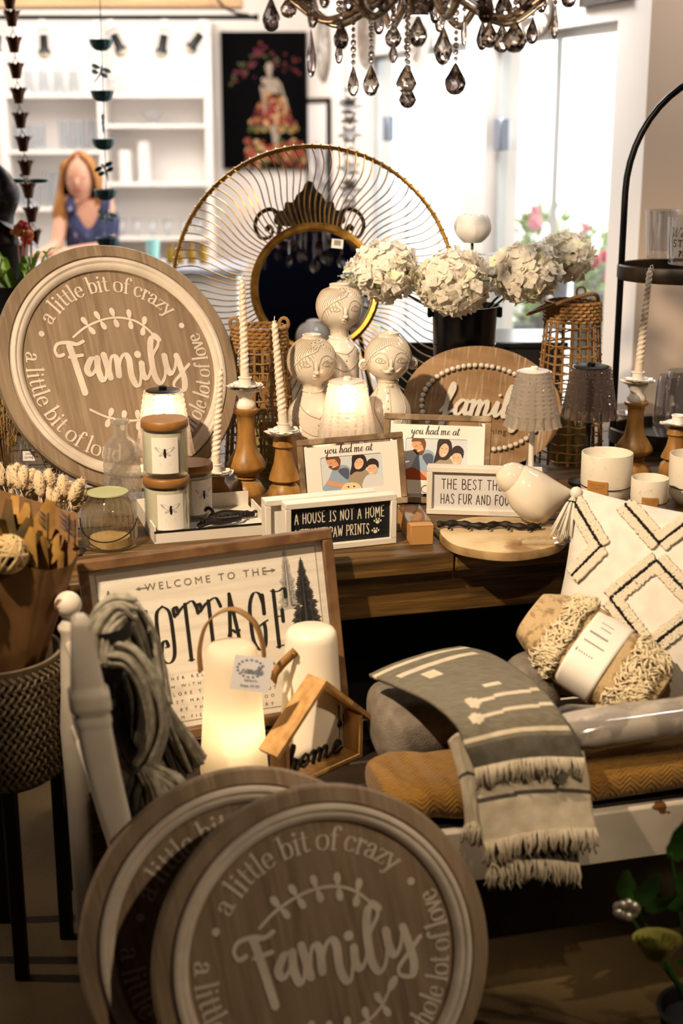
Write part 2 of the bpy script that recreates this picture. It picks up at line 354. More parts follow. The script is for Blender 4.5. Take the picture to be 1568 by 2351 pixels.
def arc_text(mb, text, r, a0, a1, h, out=True, M=None, z=.0008):
    tot = sum(SERIF[c][0] for c in text); A0, A1 = rad(a0), rad(a1); u = 0
    for c in text:
        g = SERIF[c]
        def fx(q, u=u):
            if out: a = A0 + (A1 - A0) * (u + q[0]) / tot; R = r + q[1] * h
            else: a = A0 + (A1 - A0) * (u + q[0]) / tot; R = r - q[1] * h
            return (R * math.cos(a), R * math.sin(a))
        # nib follows the arc: evaluate thickness in glyph space
        for p in g[1]:
            if p[0] == 'dot':
                _, x, y, rr = p; mb.add([(*fx((x + rr * math.cos(2 * PI * k / 12), y + rr * math.sin(2 * PI * k / 12))), z) for k in range(12)], [list(range(12))], M)
            else:
                ws = []
                for i in range(len(p)):
                    a, b = p[max(i - 1, 0)], p[min(i + 1, len(p) - 1)]; dx, dy = b[0] - a[0], b[1] - a[1]; l = math.hypot(dx, dy) or 1e-9
                    ws.append((.07 + .15 * abs(dy / l) ** 1.4) * h)
                mb.stroke([fx(q) for q in p], (lambda dx, dy, t, ws=ws: ws[min(len(ws) - 1, int(t * (len(ws) - 1) + .5))]), M, z)
        for x0, y0, x1, y1 in g[2]: mb.stroke([fx((x0 + (x1 - x0) * k / 3, y0 + (y1 - y0) * k / 3)) for k in range(4)], mono(.075 * h), M, z)
        u += g[0]
HAND = {    # single-weight capitals, height 1
 'A': (.62, [LN((.05, 0), (.3, 1), (.56, 0)), LN((.13, .35), (.48, .35))]), 'B': (.6, [LN((.1, 0), (.1, 1)), SM((.1, 1), (.42, .95), (.42, .6), (.1, .53)), SM((.1, .53), (.52, .45), (.5, .05), (.1, 0))]),
 'C': (.58, [SM((.5, .85), (.3, 1), (.08, .7), (.08, .3), (.28, 0), (.5, .15))]), 'D': (.62, [LN((.1, 0), (.1, 1)), SM((.1, 1), (.48, .85), (.55, .5), (.45, .1), (.1, 0))]),
 'E': (.54, [LN((.48, 1), (.1, 1), (.1, 0), (.48, 0)), LN((.1, .52), (.42, .52))]), 'F': (.52, [LN((.48, 1), (.1, 1), (.1, 0)), LN((.1, .52), (.42, .52))]),
 'G': (.62, [SM((.52, .85), (.3, 1), (.08, .7), (.08, .3), (.28, 0), (.54, .12), (.54, .45)), LN((.54, .45), (.32, .45))]), 'H': (.62, [LN((.1, 0), (.1, 1)), LN((.52, 0), (.52, 1)), LN((.1, .5), (.52, .5))]),
 'I': (.44, [LN((.22, 0), (.22, 1)), LN((.06, 1), (.38, 1)), LN((.06, 0), (.38, 0))]), 'L': (.5, [LN((.1, 1), (.1, 0), (.46, 0))]),
 'K': (.56, [LN((.1, 0), (.1, 1)), LN((.5, 1), (.1, .45), (.52, 0))]),
 'M': (.78, [LN((.08, 0), (.12, 1), (.38, .3), (.64, 1), (.7, 0))]), 'N': (.64, [LN((.1, 0), (.1, 1), (.54, 0), (.54, 1))]),
 'O': (.66, [SM((.33, 1), (.1, .8), (.08, .3), (.33, 0), (.57, .3), (.55, .8), (.33, 1))]), 'P': (.54, [LN((.1, 0), (.1, 1)), SM((.1, 1), (.46, .92), (.46, .55), (.1, .46))]),
 'R': (.58, [LN((.1, 0), (.1, 1)), SM((.1, 1), (.46, .92), (.44, .58), (.1, .48)), LN((.22, .48), (.52, 0))]), 'S': (.54, [SM((.48, .85), (.28, 1), (.1, .8), (.28, .52), (.46, .25), (.26, 0), (.06, .15))]),
 'T': (.58, [LN((.29, 0), (.29, 1)), LN((.04, 1), (.54, 1))]), 'U': (.62, [SM((.1, 1), (.1, .35), (.3, 0), (.52, .35), (.52, 1))]),
 'V': (.6, [LN((.05, 1), (.3, 0), (.55, 1))]), 'W': (.82, [LN((.05, 1), (.22, 0), (.4, .8), (.58, 0), (.76, 1))]), 'X': (.6, [LN((.06, 0), (.54, 1)), LN((.06, 1), (.54, 0))]), 'Y': (.58, [LN((.05, 1), (.29, .5), (.53, 1)), LN((.29, .5), (.29, 0))]),
 ' ': (.34, [])}
def hand_text(mb, text, x, y, h, width, wt, M, z=.0008, gap=.1, jit=.03):
    tot = sum(HAND[c][0] + gap for c in text); sx = width / tot; u = 0; rr = random.Random(len(text))
    for c in text:
        a, st = HAND[c]; dy = rr.uniform(-jit, jit)
        for p in st: mb.stroke([(x + (u + q[0]) * sx, y + (q[1] + dy) * h) for q in p], mono(wt), M, z)
        u += a + gap
SCRIPT = {  # connected brush script, x-height 1
 'a': (1.0, [SM((.78, .85), (.5, 1), (.18, .6), (.2, .12), (.45, .05), (.72, .5), (.82, .95)), SM((.82, .98), (.76, .4), (.84, .05), (1.05, .2))]),
 'c': (.8, [SM((.66, .8), (.5, 1), (.2, .65), (.2, .15), (.44, .02), (.85, .3))]),
 'r': (.75, [SM((.0, .4), (.2, 1.05), (.5, .9), (.46, .3), (.55, .02), (.8, .22))]),
 's': (.7, [SM((.0, .2), (.38, 1.0), (.5, .4), (.3, .02), (.1, .1), (.4, .05), (.72, .25))]),
 'd': (1.05, [SM((.78, .85), (.5, 1), (.18, .6), (.2, .12), (.45, .05), (.75, .5)), SM((.95, 2.1), (.84, 1.2), (.78, .4), (.86, .05), (1.1, .2))]),
 'e': (.8, [SM((.0, .2), (.4, .45), (.66, .75), (.5, 1), (.22, .7), (.2, .2), (.42, .02), (.85, .3))]),
 'f': (.75, [SM((.0, .2), (.35, .8), (.62, 1.7), (.5, 2.1), (.34, 1.5), (.3, .2), (.26, -.7), (.12, -.8), (.2, -.3), (.5, .1), (.8, .3))]),
 'h': (1.0, [SM((.0, .2), (.35, .9), (.6, 1.8), (.48, 2.1), (.32, 1.4), (.22, 0)), SM((.22, .1), (.42, .75), (.66, 1.0), (.76, .7), (.7, .15), (.82, .02), (1.04, .22))]),
 'i': (.5, [SM((.0, .25), (.26, 1), (.22, .3), (.3, .02), (.52, .22)), DOT(.32, 1.45, .1)]),
 'k': (1.0, [SM((.0, .2), (.35, .9), (.6, 1.8), (.48, 2.1), (.32, 1.4), (.22, 0)), SM((.24, .4), (.6, 1.0), (.62, .7), (.35, .5), (.6, .1), (.95, .2))]),
 'l': (.55, [SM((.0, .2), (.35, .9), (.58, 1.8), (.46, 2.1), (.28, 1.4), (.24, .2), (.36, .0), (.6, .22))]),
 'm': (1.45, [SM((.0, .9), (.2, 1.0), (.2, .5), (.16, 0)), SM((.17, .2), (.4, .85), (.6, 1.0), (.64, .6), (.58, 0)), SM((.59, .2), (.82, .85), (1.05, 1.0), (1.1, .6), (1.06, .15), (1.2, .0), (1.48, .22))]),
 'n': (1.0, [SM((.0, .9), (.2, 1.0), (.2, .5), (.16, 0)), SM((.17, .2), (.42, .85), (.65, 1.0), (.7, .6), (.66, .15), (.8, .0), (1.04, .22))]),
 'o': (.9, [SM((.5, 1), (.2, .75), (.14, .3), (.36, .02), (.64, .3), (.64, .75), (.46, 1), (.6, .8), (.92, .85))]),
 't': (.65, [SM((.0, .25), (.3, 1.0), (.4, 1.6)), SM((.4, 1.7), (.3, .8), (.26, .2), (.38, .0), (.66, .2)), SM((.06, 1.15), (.36, 1.2), (.7, 1.25))]),
 'u': (1.0, [SM((.0, .4), (.18, 1), (.16, .3), (.32, .0), (.6, .4), (.74, 1)), SM((.74, 1), (.7, .3), (.8, .0), (1.04, .22))]),
 'v': (.9, [SM((.0, .8), (.15, 1), (.3, .3), (.4, .02), (.6, .5), (.66, 1), (.9, .85))]),
 'w': (1.3, [SM((.0, .8), (.15, 1), (.2, .3), (.34, .02), (.58, .5), (.62, .9), (.64, .3), (.8, .02), (1.02, .5), (1.04, 1), (1.3, .85))]),
 'y': (1.0, [SM((.0, .6), (.16, 1), (.18, .4), (.36, .1), (.62, .5), (.76, 1)), SM((.78, 1), (.7, .2), (.58, -.7), (.36, -.95), (.3, -.6), (.7, -.1), (1.02, .25))]),
 'W': (1.7, [SM((.0, 1.6), (.15, 2.0), (.3, 1.2), (.4, .05), (.8, 1.2), (.92, 1.9), (.9, 1.0), (1.02, .05), (1.4, 1.2), (1.6, 2.0), (1.75, 1.8))]),
 ' ': (.5, [])}
def script_text(mb, text, x, y, h, width, thin, thick, M, z=.0008, depth=0, slant=.12):
    tot = sum(SCRIPT[c][0] for c in text); sx = width / tot; u = 0
    for c in text:
        a, st = SCRIPT[c]
        fx = lambda q, u=u: (x + (u + q[0]) * sx + q[1] * h * slant, y + q[1] * h)
        put_glyph(mb, (a, st, []), fx, 1, pressure(thin, thick), M, z, depth); u += a
FONTS = {}
def font_text(mb, text, size, M, z=.0008, align='CENTER', space=1.0):       # plain built-in type for small print
    c = bpy.data.curves.new('t', 'FONT'); c.body = text; c.size = size; c.align_x = align; c.align_y = 'CENTER'; c.space_character = space; c.resolution_u = 2
    o = bpy.data.objects.new('t', c); COL.objects.link(o); bpy.context.view_layer.update()
    me = bpy.data.meshes.new_from_object(o.evaluated_get(bpy.context.evaluated_depsgraph_get()))
    mb.add([(v.co.x, v.co.y, z) for v in me.vertices], [list(p.vertices) for p in me.polygons], M)
    bpy.data.objects.remove(o); bpy.data.curves.remove(c); bpy.data.meshes.remove(me)

# ---------------------------------------------------------------- the setting
M_floor = mat('dark speckled carpet', '5c4a2c', .9, c2='3d301c', sc=2.5, det=6, bump=.4, bsc=220, c3='6f5434', sc3=260, lo3=.6, hi3=.7)
M_wall = mat('warm white wall paint', 'efe8e2', .8)
M_wallbeige = mat('beige wall paint', 'cdb9a6', .85)
M_navy = mat('navy wall paint', '141a33', .7)
M_ceil = mat('ceiling paint', 'ded6cc', .9)
M_beam = mat('pale beam wood', 'c8a27a', .6, c2='b08a62', sc=3, st=(1, 10, 10))
m = MB(); m.prism([(-3.2, -2.6), (2.65, -2.6), (2.65, 5.05), (1.1, 5.05), (-.2, 10.6), (-3.2, 10.6)], -.1, 0); struct('floor', m, M_floor)
m = MB(); m.boxb(-3.2, 3.2, 4.6, 10.7, 2.9, 3.0); struct('ceiling', m, M_ceil)
m = MB(); m.boxb(-3.2, 3.2, -2.6, 4.6, 2.9, 3.0); struct('ceiling_front', m, mat('navy ceiling for mirror', '323d74', .75))  # unseen ceiling half, coloured navy for the mirror's reflection and less bounce
m = MB(); m.boxb(-3.2, -.244, 10.5, 10.6, 0, 2.9); struct('wall_back', m, M_wall)
m = MB(); m.boxb(-3.2, -3.1, -2.6, 10.6, 0, 2.9); struct('wall_left', m, M_wall)
m = MB(); m.boxb(-3.2, 3.2, -2.6, -2.5, 0, 2.9); struct('wall_front', m, M_navy)
m = MB(); m.boxb(1.03, 2.7, 5.0, 5.1, 0, 2.9); m.boxb(2.6, 2.7, -2.6, 5.0, 0, 2.9); struct('wall_right', m, M_wallbeige)
W0, W1 = Vector((-.244, 10.5, 0)), Vector((1.03, 5.0, 0)); WD = (W1 - W0); WLEN = WD.length; WDn = WD.normalized(); WN = Vector((WDn.y, -WDn.x, 0))
if WN.y > 0 or WN.x > 0: WN = -WN
WM = Matrix(((WDn.x, 0, WN.x, W0.x), (WDn.y, 0, WN.y, W0.y), (0, 1, 0, 0), (0, 0, 0, 1)))    # x along wall, y up, z into the room
WIN = [(.31, .648), (.702, .952)]; WB, WT = .12, 2.0
m = MB(); xs = [0] + [q * WLEN for w_ in WIN for q in w_] + [WLEN]
for i in range(0, 6, 2): m.boxb(xs[i], xs[i + 1], 0, 2.9, -.16, 0, WM)
for a, b in WIN:
    m.boxb(a * WLEN, b * WLEN, WT, 2.9, -.16, 0, WM); m.boxb(a * WLEN, b * WLEN, 0, WB, -.16, 0, WM)
struct('wall_windows', m, M_wall)
M_alu = mat('pale aluminium frame', 'd6dbdd', .35, .3)
for k, (a, b) in enumerate(WIN):
    a *= WLEN; b *= WLEN; m = MB(); t = .022
    m.boxb(a, b, WT - .03, WT, -.10, -.06, WM); m.boxb(a, b, WB, WB + .04, -.10, -.06, WM)
    m.boxb(a, a + t, WB, WT, -.10, -.06, WM); m.boxb(b - t, b, WB, WT, -.10, -.06, WM)
    n = 3 if k == 0 else 2; mul = [a + (b - a) * q for q in ((.33, .66) if k == 0 else (.47,))]
    for x in mul: m.boxb(x - .008, x + .008, WB, WT, -.09, -.07, WM)
    o = struct('window_%d' % (k + 1), m, M_alu)
    g = MB(); g.add([(a, WB, -.08), (b, WB, -.08), (b, WT, -.08), (a, WT, -.08)], [[0, 1, 2, 3]], WM); g.build('pane', M_pane, o)
    h = MB(); hx = a + .02 if k else a + (b - a) * .14
    h.boxb(hx - .0, hx + .09, 1.52, 1.66, -.075, -.03, WM, .005); h.build('window_handle', mat('brushed steel', '8f99ac', .3, .6), o)
    c = WM @ Vector(((a + b) / 2, (WB + WT) / 2, -.13)); area('window_portal_%d' % k, c, c + WN, 1, (1, 1, 1), b - a, WT - WB, portal=True)
    c = WM @ Vector(((a + b) / 2, (WB + WT) / 2, -.30))
m = MB(); m.boxb(-3.1, -.55, 8.15, 8.45, 2.235, 2.42); struct('trim_1', m, M_beam)

# ground outside the windows, bright pavement
m = MB(); m.boxb(-2, 14, 5.2, 30, -.2, -.12); o = struct('ground_outside', m, mat('pale pavement', 'cfcac2', .9))
# ---------------------------------------------------------------- round wooden Family signs
FAM = [  # traced in the sign's unit circle
 [(375, 722), (366, 685), (392, 648), (450, 640), (505, 650), (548, 632)], [(375, 722), (395, 720), (412, 712)], [(458, 655), (472, 760), (492, 942)], [(445, 728), (485, 722), (525, 716)],
 [(606, 742), (575, 738), (535, 800), (552, 835), (588, 800), (610, 738)], [(612, 735), (602, 800), (614, 868), (640, 850), (656, 770), (652, 712)],
 [(655, 715), (662, 790), (668, 852)], [(668, 845), (690, 750), (712, 722), (730, 745), (722, 840)], [(722, 830), (755, 742), (788, 712), (806, 745), (800, 840), (815, 898), (840, 896), (862, 830), (876, 765)],
 [(880, 768), (874, 830), (892, 862), (925, 820), (962, 720), (1012, 650), (1010, 612), (978, 612), (955, 680), (945, 790), (950, 860), (975, 892), (1010, 850), (1030, 775), (1036, 725)],
 [(1036, 722), (1036, 790), (1052, 835), (1085, 800), (1112, 725)], [(1114, 722), (1126, 800), (1132, 880), (1110, 935), (1062, 925), (1060, 890), (1110, 842), (1184, 775)]]
def fl(p): x = (p[0] / 2.8 - 266) / 267; return (x, -((p[1] / 2.8 + 560) - 842) / 267 - .09 * x)
def round_sign(name, label, M, R=.30, group=None):
    t = thing(name, label, 'sign', M, group)
    b = MB(); prof = [(0, -.014), (.985, -.014), (1.0, -.009), (1.0, .006), (.985, .011), (.905, .011), (.894, .004), (.792, .004), (.782, -.002), (0, -.002)]
    b.lathe([(r * R, z) for r, z in prof], 96); b.build('board', M_signwood, t)
    b = MB(); rp = [(.892, .004), (.890, .013), (.88, .016), (.86, .0165), (.843, .012), (.832, .0125), (.812, .010), (.796, .004)]
    b.lathe([(r * R, z) for r, z in rp], 96); b.build('painted_ring', M_signwhite, t)
    S_ = Matrix.Diagonal((R, R, 1, 1)); z = -.0008
    for tx, r_, a0, a1, out in (('a little bit of crazy', .622, 142, 37, True), ('a little bit of loud', .762, 165, 258, False), ('and a whole lot of love', .762, 279, 377, False)):
        b = MB(); arc_text(b, tx, r_, a0, a1, .083, out, S_, z); b.build('motto_lettering', M_signwhite, t)
    for a in (151, 26):
        b = MB(); b.add([(.667 * math.cos(rad(a)) + .024 * math.cos(2 * PI * k / 14), .667 * math.sin(rad(a)) + .024 * math.sin(2 * PI * k / 14), z) for k in range(14)], [list(range(14))], S_)
        b.build('motto_dot', M_signwhite, t)
    b = MB()
    for s in FAM: b.stroke([fl(p) for p in catmull(s, 8)], (lambda dx, dy, q: .022 + .030 * max(0, -dy) ** 1.2 + .006 * abs(dx)), S_, z + .0003)
    b.add([(fl((868, 712))[0] + .03 * math.cos(2 * PI * k / 14), fl((868, 712))[1] + .03 * math.sin(2 * PI * k / 14), z) for k in range(14)], [list(range(14))], S_)
    b.build('name_lettering', M_signwhite, t)
    for sgn in (1, -1):
        b = MB(); off = 0
        stem = catmull([(-.335, .275), (-.22, .345), (-.06, .395), (.08, .40), (.2, .365), (.28, .305), (.335, .235)], 6)
        fx = lambda p: (p[0], sgn * p[1] + off) if sgn == 1 else (p[0] + .01, -p[1] - .035)
        b.stroke([fx(p) for p in stem], mono(.018), S_, z)
        for px_, a0 in ((-.2, 118), (-.09, 110), (.03, 98), (.16, 85), (.27, 68)):
            cx_, cy_ = min(stem, key=lambda p: abs(p[0] - px_))
            for side in (1, -1):
                a = a0 if side == 1 else a0 - 178; lf = []
                for k in range(16):
                    q = 2 * PI * k / 16; ex = .046 + .038 * math.cos(q); ey = .026 * math.sin(q) * (.62 + .38 * (ex / .084))
                    lf.append(fx((cx_ + ex * math.cos(rad(a)) - ey * math.sin(rad(a)), cy_ + ex * math.sin(rad(a)) + ey * math.cos(rad(a)))))
                b.add([(x, y, z + .0002) for x, y in lf], [list(range(16))], S_)
        lf = [fx((.355 + .05 * math.cos(2 * PI * k / 16) * .72 + .04 * math.sin(2 * PI * k / 16) * .4, .215 - .05 * math.cos(2 * PI * k / 16) * .7 + .04 * math.sin(2 * PI * k / 16) * .5)) for k in range(16)]
        b.add([(x, y, z + .0002) for x, y in lf], [list(range(16))], S_)
        b.build('leaf_sprig', M_signwhite, t)
    return t
round_sign('round_sign', 'round brown Family sign propped up on the table at the left', lean((-.5555, 3.5450, 1.0746), 32.4, 24.9, 0), .3205)
round_sign('round_sign', 'foremost round Family sign, fully in view against the bench', lean((-.0285, 2.1509, .2883), 17.3, 18.7, 6.5), .30)
SECOND = lean((-.0285, 2.1509, .2883), 17.3, 18.7, 0) @ TR(-.108, .034, -.095) @ RZ(10)
round_sign('round_sign', 'round sign half hidden behind the foremost round Family sign', SECOND, .30)
# ---------------------------------------------------------------- display table
TM = TR(0, 2.953, 0) @ RZ(14.6)
t = thing('wooden_table', 'long dark pine table crowded with home decor', 'table', TM)
b = MB()
for y0, y1 in ((0, .19), (.194, .40), (.404, .62), (.624, .84), (.844, 1.06), (1.064, 1.25), (1.254, 1.45)):
    xs = [-.72, .262, 1.45] if y0 < .3 else [-.72, 1.45]
    for x0, x1 in zip(xs, xs[1:]): b.boxb(x0 + .0015, x1 - .0015, y0, y1, .705, TZ, None, .004)
b.build('tabletop', M_table, t)
b = MB(); b.boxb(-.69, 1.4, .03, .06, .60, .705, None, .004); b.boxb(-.69, 1.4, 1.37, 1.40, .60, .705); b.boxb(-.69, -.66, .06, 1.37, .60, .705); b.boxb(1.37, 1.4, .06, 1.37, .60, .705)
b.build('apron', M_table, t)
for x in (-.62, 1.32):
    for y in (.06, 1.29): b = MB(); b.boxb(x, x + .09, y, y + .09, 0, .70, None, .005); b.build('leg', M_table, t)

# ---------------------------------------------------------------- candlesticks with twisted candles
def flower_cup(t, z, R=.049, seed=1):
    b = MB(); rr = random.Random(seed)
    for lay, (n, r, dz) in enumerate(((7, R, 0), (6, R * .82, .004))):
        for k in range(n):
            a = 2 * PI * k / n + lay * .4 + rr.uniform(-.1, .1); up = rr.uniform(.0, .006)
            def pf(u, v, a=a, r=r, up=up):
                q = (v - .5) * 2; wd = .55 * r * math.sqrt(max(0, 1 - (2 * u - .9) ** 2 * .8)); x = .12 * r + u * r * .9; y = q * wd * (1 if u < .98 else .35)
                return (x * math.cos(a) - y * math.sin(a), x * math.sin(a) + y * math.cos(a), z + dz + up * u - .0028 * math.sin(PI * u) + .003 * q * q)
            b.grid(6, 5, pf)
    o = b.build('petal_dish', M_whitemetal, t)
    b = MB(); b.lathe([(0, z), (.0155, z), (.0155, z + .024), (.018, z + .0265), (.0165, z + .028), (.0135, z + .0265), (.013, z + .006), (0, z + .006)], 24); b.build('candle_cup', M_whitemetal, t)
def twist_candle(label, base, h, tilt_x=0, tilt_y=0, wick=False, group='twisted ivory candles'):
    b = MB()
    def pf(u, v):
        r = (.0118 - .0045 * v); s_ = min(1, max(0, (v - .12) * 9)) * min(1, (1.0 - v) * 14 + .25)
        r *= (1 if v < .97 else .75 - (v - .97) * 8)
        a = 2 * PI * u; rad_ = r * (1 + .13 * s_ * math.cos(2 * a - v * h * 470))
        return (rad_ * math.cos(a), rad_ * math.sin(a), v * h)
    b.grid(20, 150, pf, None, True)
    b.add([(.0058 * math.cos(2 * PI * k / 12), .0058 * math.sin(2 * PI * k / 12), h) for k in range(12)], [list(range(12))])
    M = TR(*base) @ RYm(tilt_x) @ RXm(tilt_y)
    t = thing('twisted_candle', label, 'candle', M, group); b.build('wax_taper', M_wax, t)
    b = MB(); b.tube([(0, 0, h - .003), (.001, 0, h + .006), (.006 if wick else .002, 0, h + .009), (.009 if wick else .002, 0, h + (-.006 if wick else .012))], .0011, 6); b.build('wick', M_wax, t)
WOODP = {   # profiles r, z fraction
 'tall': [(0, 0), (.047, 0), (.048, .03), (.036, .12), (.024, .165), (.032, .185), (.022, .20), (.033, .23), (.050, .30), (.051, .34), (.040, .43), (.028, .52), (.0225, .68), (.022, .82), (.024, .92), (.031, .945), (.032, .985), (.028, 1), (0, 1)],
 'mid': [(0, 0), (.042, 0), (.043, .06), (.038, .2), (.026, .28), (.039, .33), (.036, .40), (.026, .58), (.022, .74), (.021, .80), (.028, .84), (.026, .92), (.022, 1), (0, 1)],
 'low': [(0, 0), (.041, 0), (.042, .15), (.036, .45), (.023, .75), (.025, .9), (.022, 1), (0, 1)]}
def candlestick(label, base, hw, kind, white, seed, group='turned wood candlesticks'):
    t = thing('candlestick', label, 'candlestick', TR(*base) @ RZ(seed * 40), group)
    b = MB(); b.lathe([(r, z * hw) for r, z in WOODP[kind]], 40); b.build('turned_base', M_honey, t, 50); z = hw
    if white:
        b = MB(); b.lathe([(0, z), (.024, z), (.026, z + .006), (.024, z + .013), (.018, z + .019), (.017, z + .027), (.024, z + .037), (.029, z + .043), (.028, z + .047), (0, z + .047)], 32); b.build('white_collar', M_whitemetal, t, 60); z += .047
    flower_cup(t, z + .004, .049, seed); return z + .010
def TB(u, v, dz=0): p = T(u, v); return Vector((p.x, p.y, TZ + dz))
G1 = 'turned wood candlesticks'
p = TB(567, 1130); z = candlestick('tall dark-knotted turned candlestick in front of the left woven lantern', p, .222, 'tall', True, 1); twist_candle('tallest twisted ivory candle, in front of the left woven lantern', p + Vector((0, 0, z)), .268, -.6, 0)
p = TB(653, 1148); z = candlestick('medium turned candlestick just left of the tilted picture frame', p, .168, 'mid', False, 2); twist_candle('twisted candle tilting left, just left of the dark-haired head vases', p + Vector((0, 0, z)), .275, -4.2, 0)
p = TB(495, 1150); z = candlestick('shortest candlestick beside the white hook tray', p, .066, 'low', False, 3); twist_candle('twisted candle tilting right beside the propped round sign', p + Vector((0, 0, z)), .262, 4.6, 0)
p = TB(1452, 1082); z = candlestick('tall turned candlestick behind the large white pot at the right', p, .196, 'tall', True, 4); twist_candle('twisted candle with drooping wick before the black tiered shelf', p + Vector((0, 0, z)), .296, 3.0, 0, True)
p = TB(1548, 1085); candlestick('candlestick without a candle at the right edge, by the stemless glasses', p, .128, 'mid', False, 5)

# ---------------------------------------------------------------- round wire mirror and its easel
M = lean((-.0769, 4.194, 1.1925), 5.1, 13.7, 0) @ SC(1.035)
t = thing('wire_mirror', 'large round mirror with a wide brass wire surround', 'mirror', M)
b = MB(); RO = .40; RI = .178
b.tube([(RO * math.cos(2 * PI * k / 120), RO * math.sin(2 * PI * k / 120), 0) for k in range(120)], .0062, 8, True); b.build('outer_rim', M_gold, t)
b = MB(); NW = 98
for k in range(NW):
    a = 2 * PI * k / NW; pts = []
    for i in range(15):
        q = i / 14; r = RI - .004 + (RO - RI + .004) * q; da = .048 * math.sin(PI * 1.9 * q + .2) * (1 - .35 * q) - .02
        pts.append((r * math.cos(a + da), r * math.sin(a + da), .010 + .026 * math.sin(PI * q) - .006 * q))
    e = a + .048 * math.sin(PI * 1.9 + .2) * .65 - .02
    for i in range(1, 8):
        w_ = 2 * PI * i / 9; pts.append(((RO + .0075 * math.sin(w_)) * math.cos(e - .004 * i), (RO + .0075 * math.sin(w_)) * math.sin(e - .004 * i), .0075 * math.cos(w_)))
    b.tube(pts, .0019, 5)
b.build('wire_spokes', M_gold, t)
b = MB(); b.lathe([(.162, .0), (.162, .016), (.166, .022), (.176, .024), (.184, .018), (.185, 0), (.162, -.004)], 96); b.build('brass_bezel', M_gold, t)
b = MB(); b.lathe([(0, .0062), (.1635, .0062), (.1635, 0), (0, 0)], 64); b.build('mirror_glass', M_mirror, t)
b = MB(); b.boxb(.035, .068, .118, .144, .0062, .0072, RZ(-6)); o = b.build('price_sticker', M_paperwhite, t)
b = MB(); b.boxb(.042, .061, .126, .141, .0072, .0076, RZ(-6)); b.build('barcode', mat('grey barcode print', '8d8880', .6), o)
# easel of black iron scrollwork behind it
E_ = lean((-.088, 4.285, .75), 5, 9, 0)
t = thing('scroll_easel', 'black iron easel with scrolled crest behind the round mirror', 'easel', E_)
zc = (ony(698, 425, 4.38).z - .75) / math.cos(rad(9))
b = MB()
crest = [(-.105, -.085), (-.098, -.05), (-.078, -.045), (-.072, -.022), (-.050, -.022), (-.038, .0), (-.022, .012), (-.012, .034), (0, .040), (.012, .034), (.022, .012), (.038, 0), (.050, -.022), (.072, -.022), (.078, -.045), (.098, -.05), (.105, -.085), (.04, -.095), (0, -.09), (-.04, -.095)]
b.prism([(x * 1.0, y + zc - .03) for x, y in catmull(crest, 4, True)], -.006, .010)
for k in range(-4, 5): b.tube([(k * .009, zc - .118, .012), (k * .0125, zc - .075, .016), (k * .011, zc - .03 - abs(k) * .009 + .02, .012)], .003, 6)
b.build('shell_crest', M_blackiron, t)
for s_ in (-1, 1):
    b = MB(); pts = catmull([(s_ * .085, zc - .095), (s_ * .115, zc - .072), (s_ * .150, zc - .085), (s_ * .165, zc - .12), (s_ * .15, zc - .155), (s_ * .122, zc - .155), (s_ * .112, zc - .135), (s_ * .122, zc - .12), (s_ * .132, zc - .128)], 6)
    b.tube([(x, y, 0) for x, y in pts], [.007 - .003 * i / len(pts) for i in range(len(pts))], 8); b.ball((s_ * .128, zc - .130, 0), .009)
    b.build('scroll', M_blackiron, t)
    b = MB(); b.tube([(s_ * .09, zc - .12, 0), (s_ * .12, zc - .3, 0), (s_ * .2, .0, .02)], .007, 8); b.build('leg', M_blackiron, t)
b = MB(); b.tube([(0, zc - .12, -.006), (0, .28, -.09), (0, .0, -.16)], .007, 8); b.build('rear_leg', M_blackiron, t)
b = MB(); b.tube([(-.19, .062, .02), (.19, .062, .02)], .007, 8)
for s_ in (-1, 1): b.tube([(s_ * .15, .062, .02), (s_ * .15, .058, .10), (s_ * .15, .085, .105)], .006, 8)
b.build('ledge', M_blackiron, t)

# ---------------------------------------------------------------- woven lanterns
def woven_lantern(label, base, H, r0, r1, seed, diag=False):
    t = thing('woven_lantern', label, 'lantern', TR(base[0], base[1], base[2] + .004), 'rattan lanterns'); rr = random.Random(seed)
    rad_ = lambda z: r0 + (r1 - r0) * (z / H) ** 1.1
    b = MB(); NS = 22
    for k in range(NS):
        a = 2 * PI * k / NS
        for d in ((0, .035) if k % 2 == 0 or diag else (0,)):
            b.tube([(rad_(z) * math.cos(a + d), rad_(z) * math.sin(a + d), z) for z in [H * i / 8 for i in range(9)]], .0024, 5)
    nz = int(H / .026)
    for i in range(nz):
        z = .012 + (H - .05) * i / nz + rr.uniform(-.003, .003)
        b.tube([((rad_(z) + .0035 * (1 if (k + i) % 2 else -1)) * math.cos(2 * PI * k / NS), (rad_(z) + .0035 * (1 if (k + i) % 2 else -1)) * math.sin(2 * PI * k / NS), z + rr.uniform(-.003, .003)) for k in range(NS)], .0026, 5, True)
    if diag:
        for k in range(0, NS, 1):
            for sg in (-1, 1):
                a = 2 * PI * k / NS; b.tube([(rad_(z) * 1.0 * math.cos(a + sg * (z - H * .3) * 3.2), rad_(z) * math.sin(a + sg * (z - H * .3) * 3.2), z) for z in [H * (.30 + .4 * i / 6) for i in range(7)]], .0021, 5)
    b.build('woven_body', M_rattan, t)
    b = MB()
    for i in range(6):
        z = H - .045 + .0095 * i
        b.tube([((rad_(z) + .004 * (1 if (k + i) % 2 else -1)) * math.cos(2 * PI * k / 44), (rad_(z) + .004 * (1 if (k + i) % 2 else -1)) * math.sin(2 * PI * k / 44), z) for k in range(44)], .0048, 6, True)
    b.build('plaited_rim', M_rattan, t)
    return t
p = TB(600, 1078); H1 = .385
tl = woven_lantern('left woven rattan lantern, behind the candlesticks', p, H1, .098, .069, 3, True)
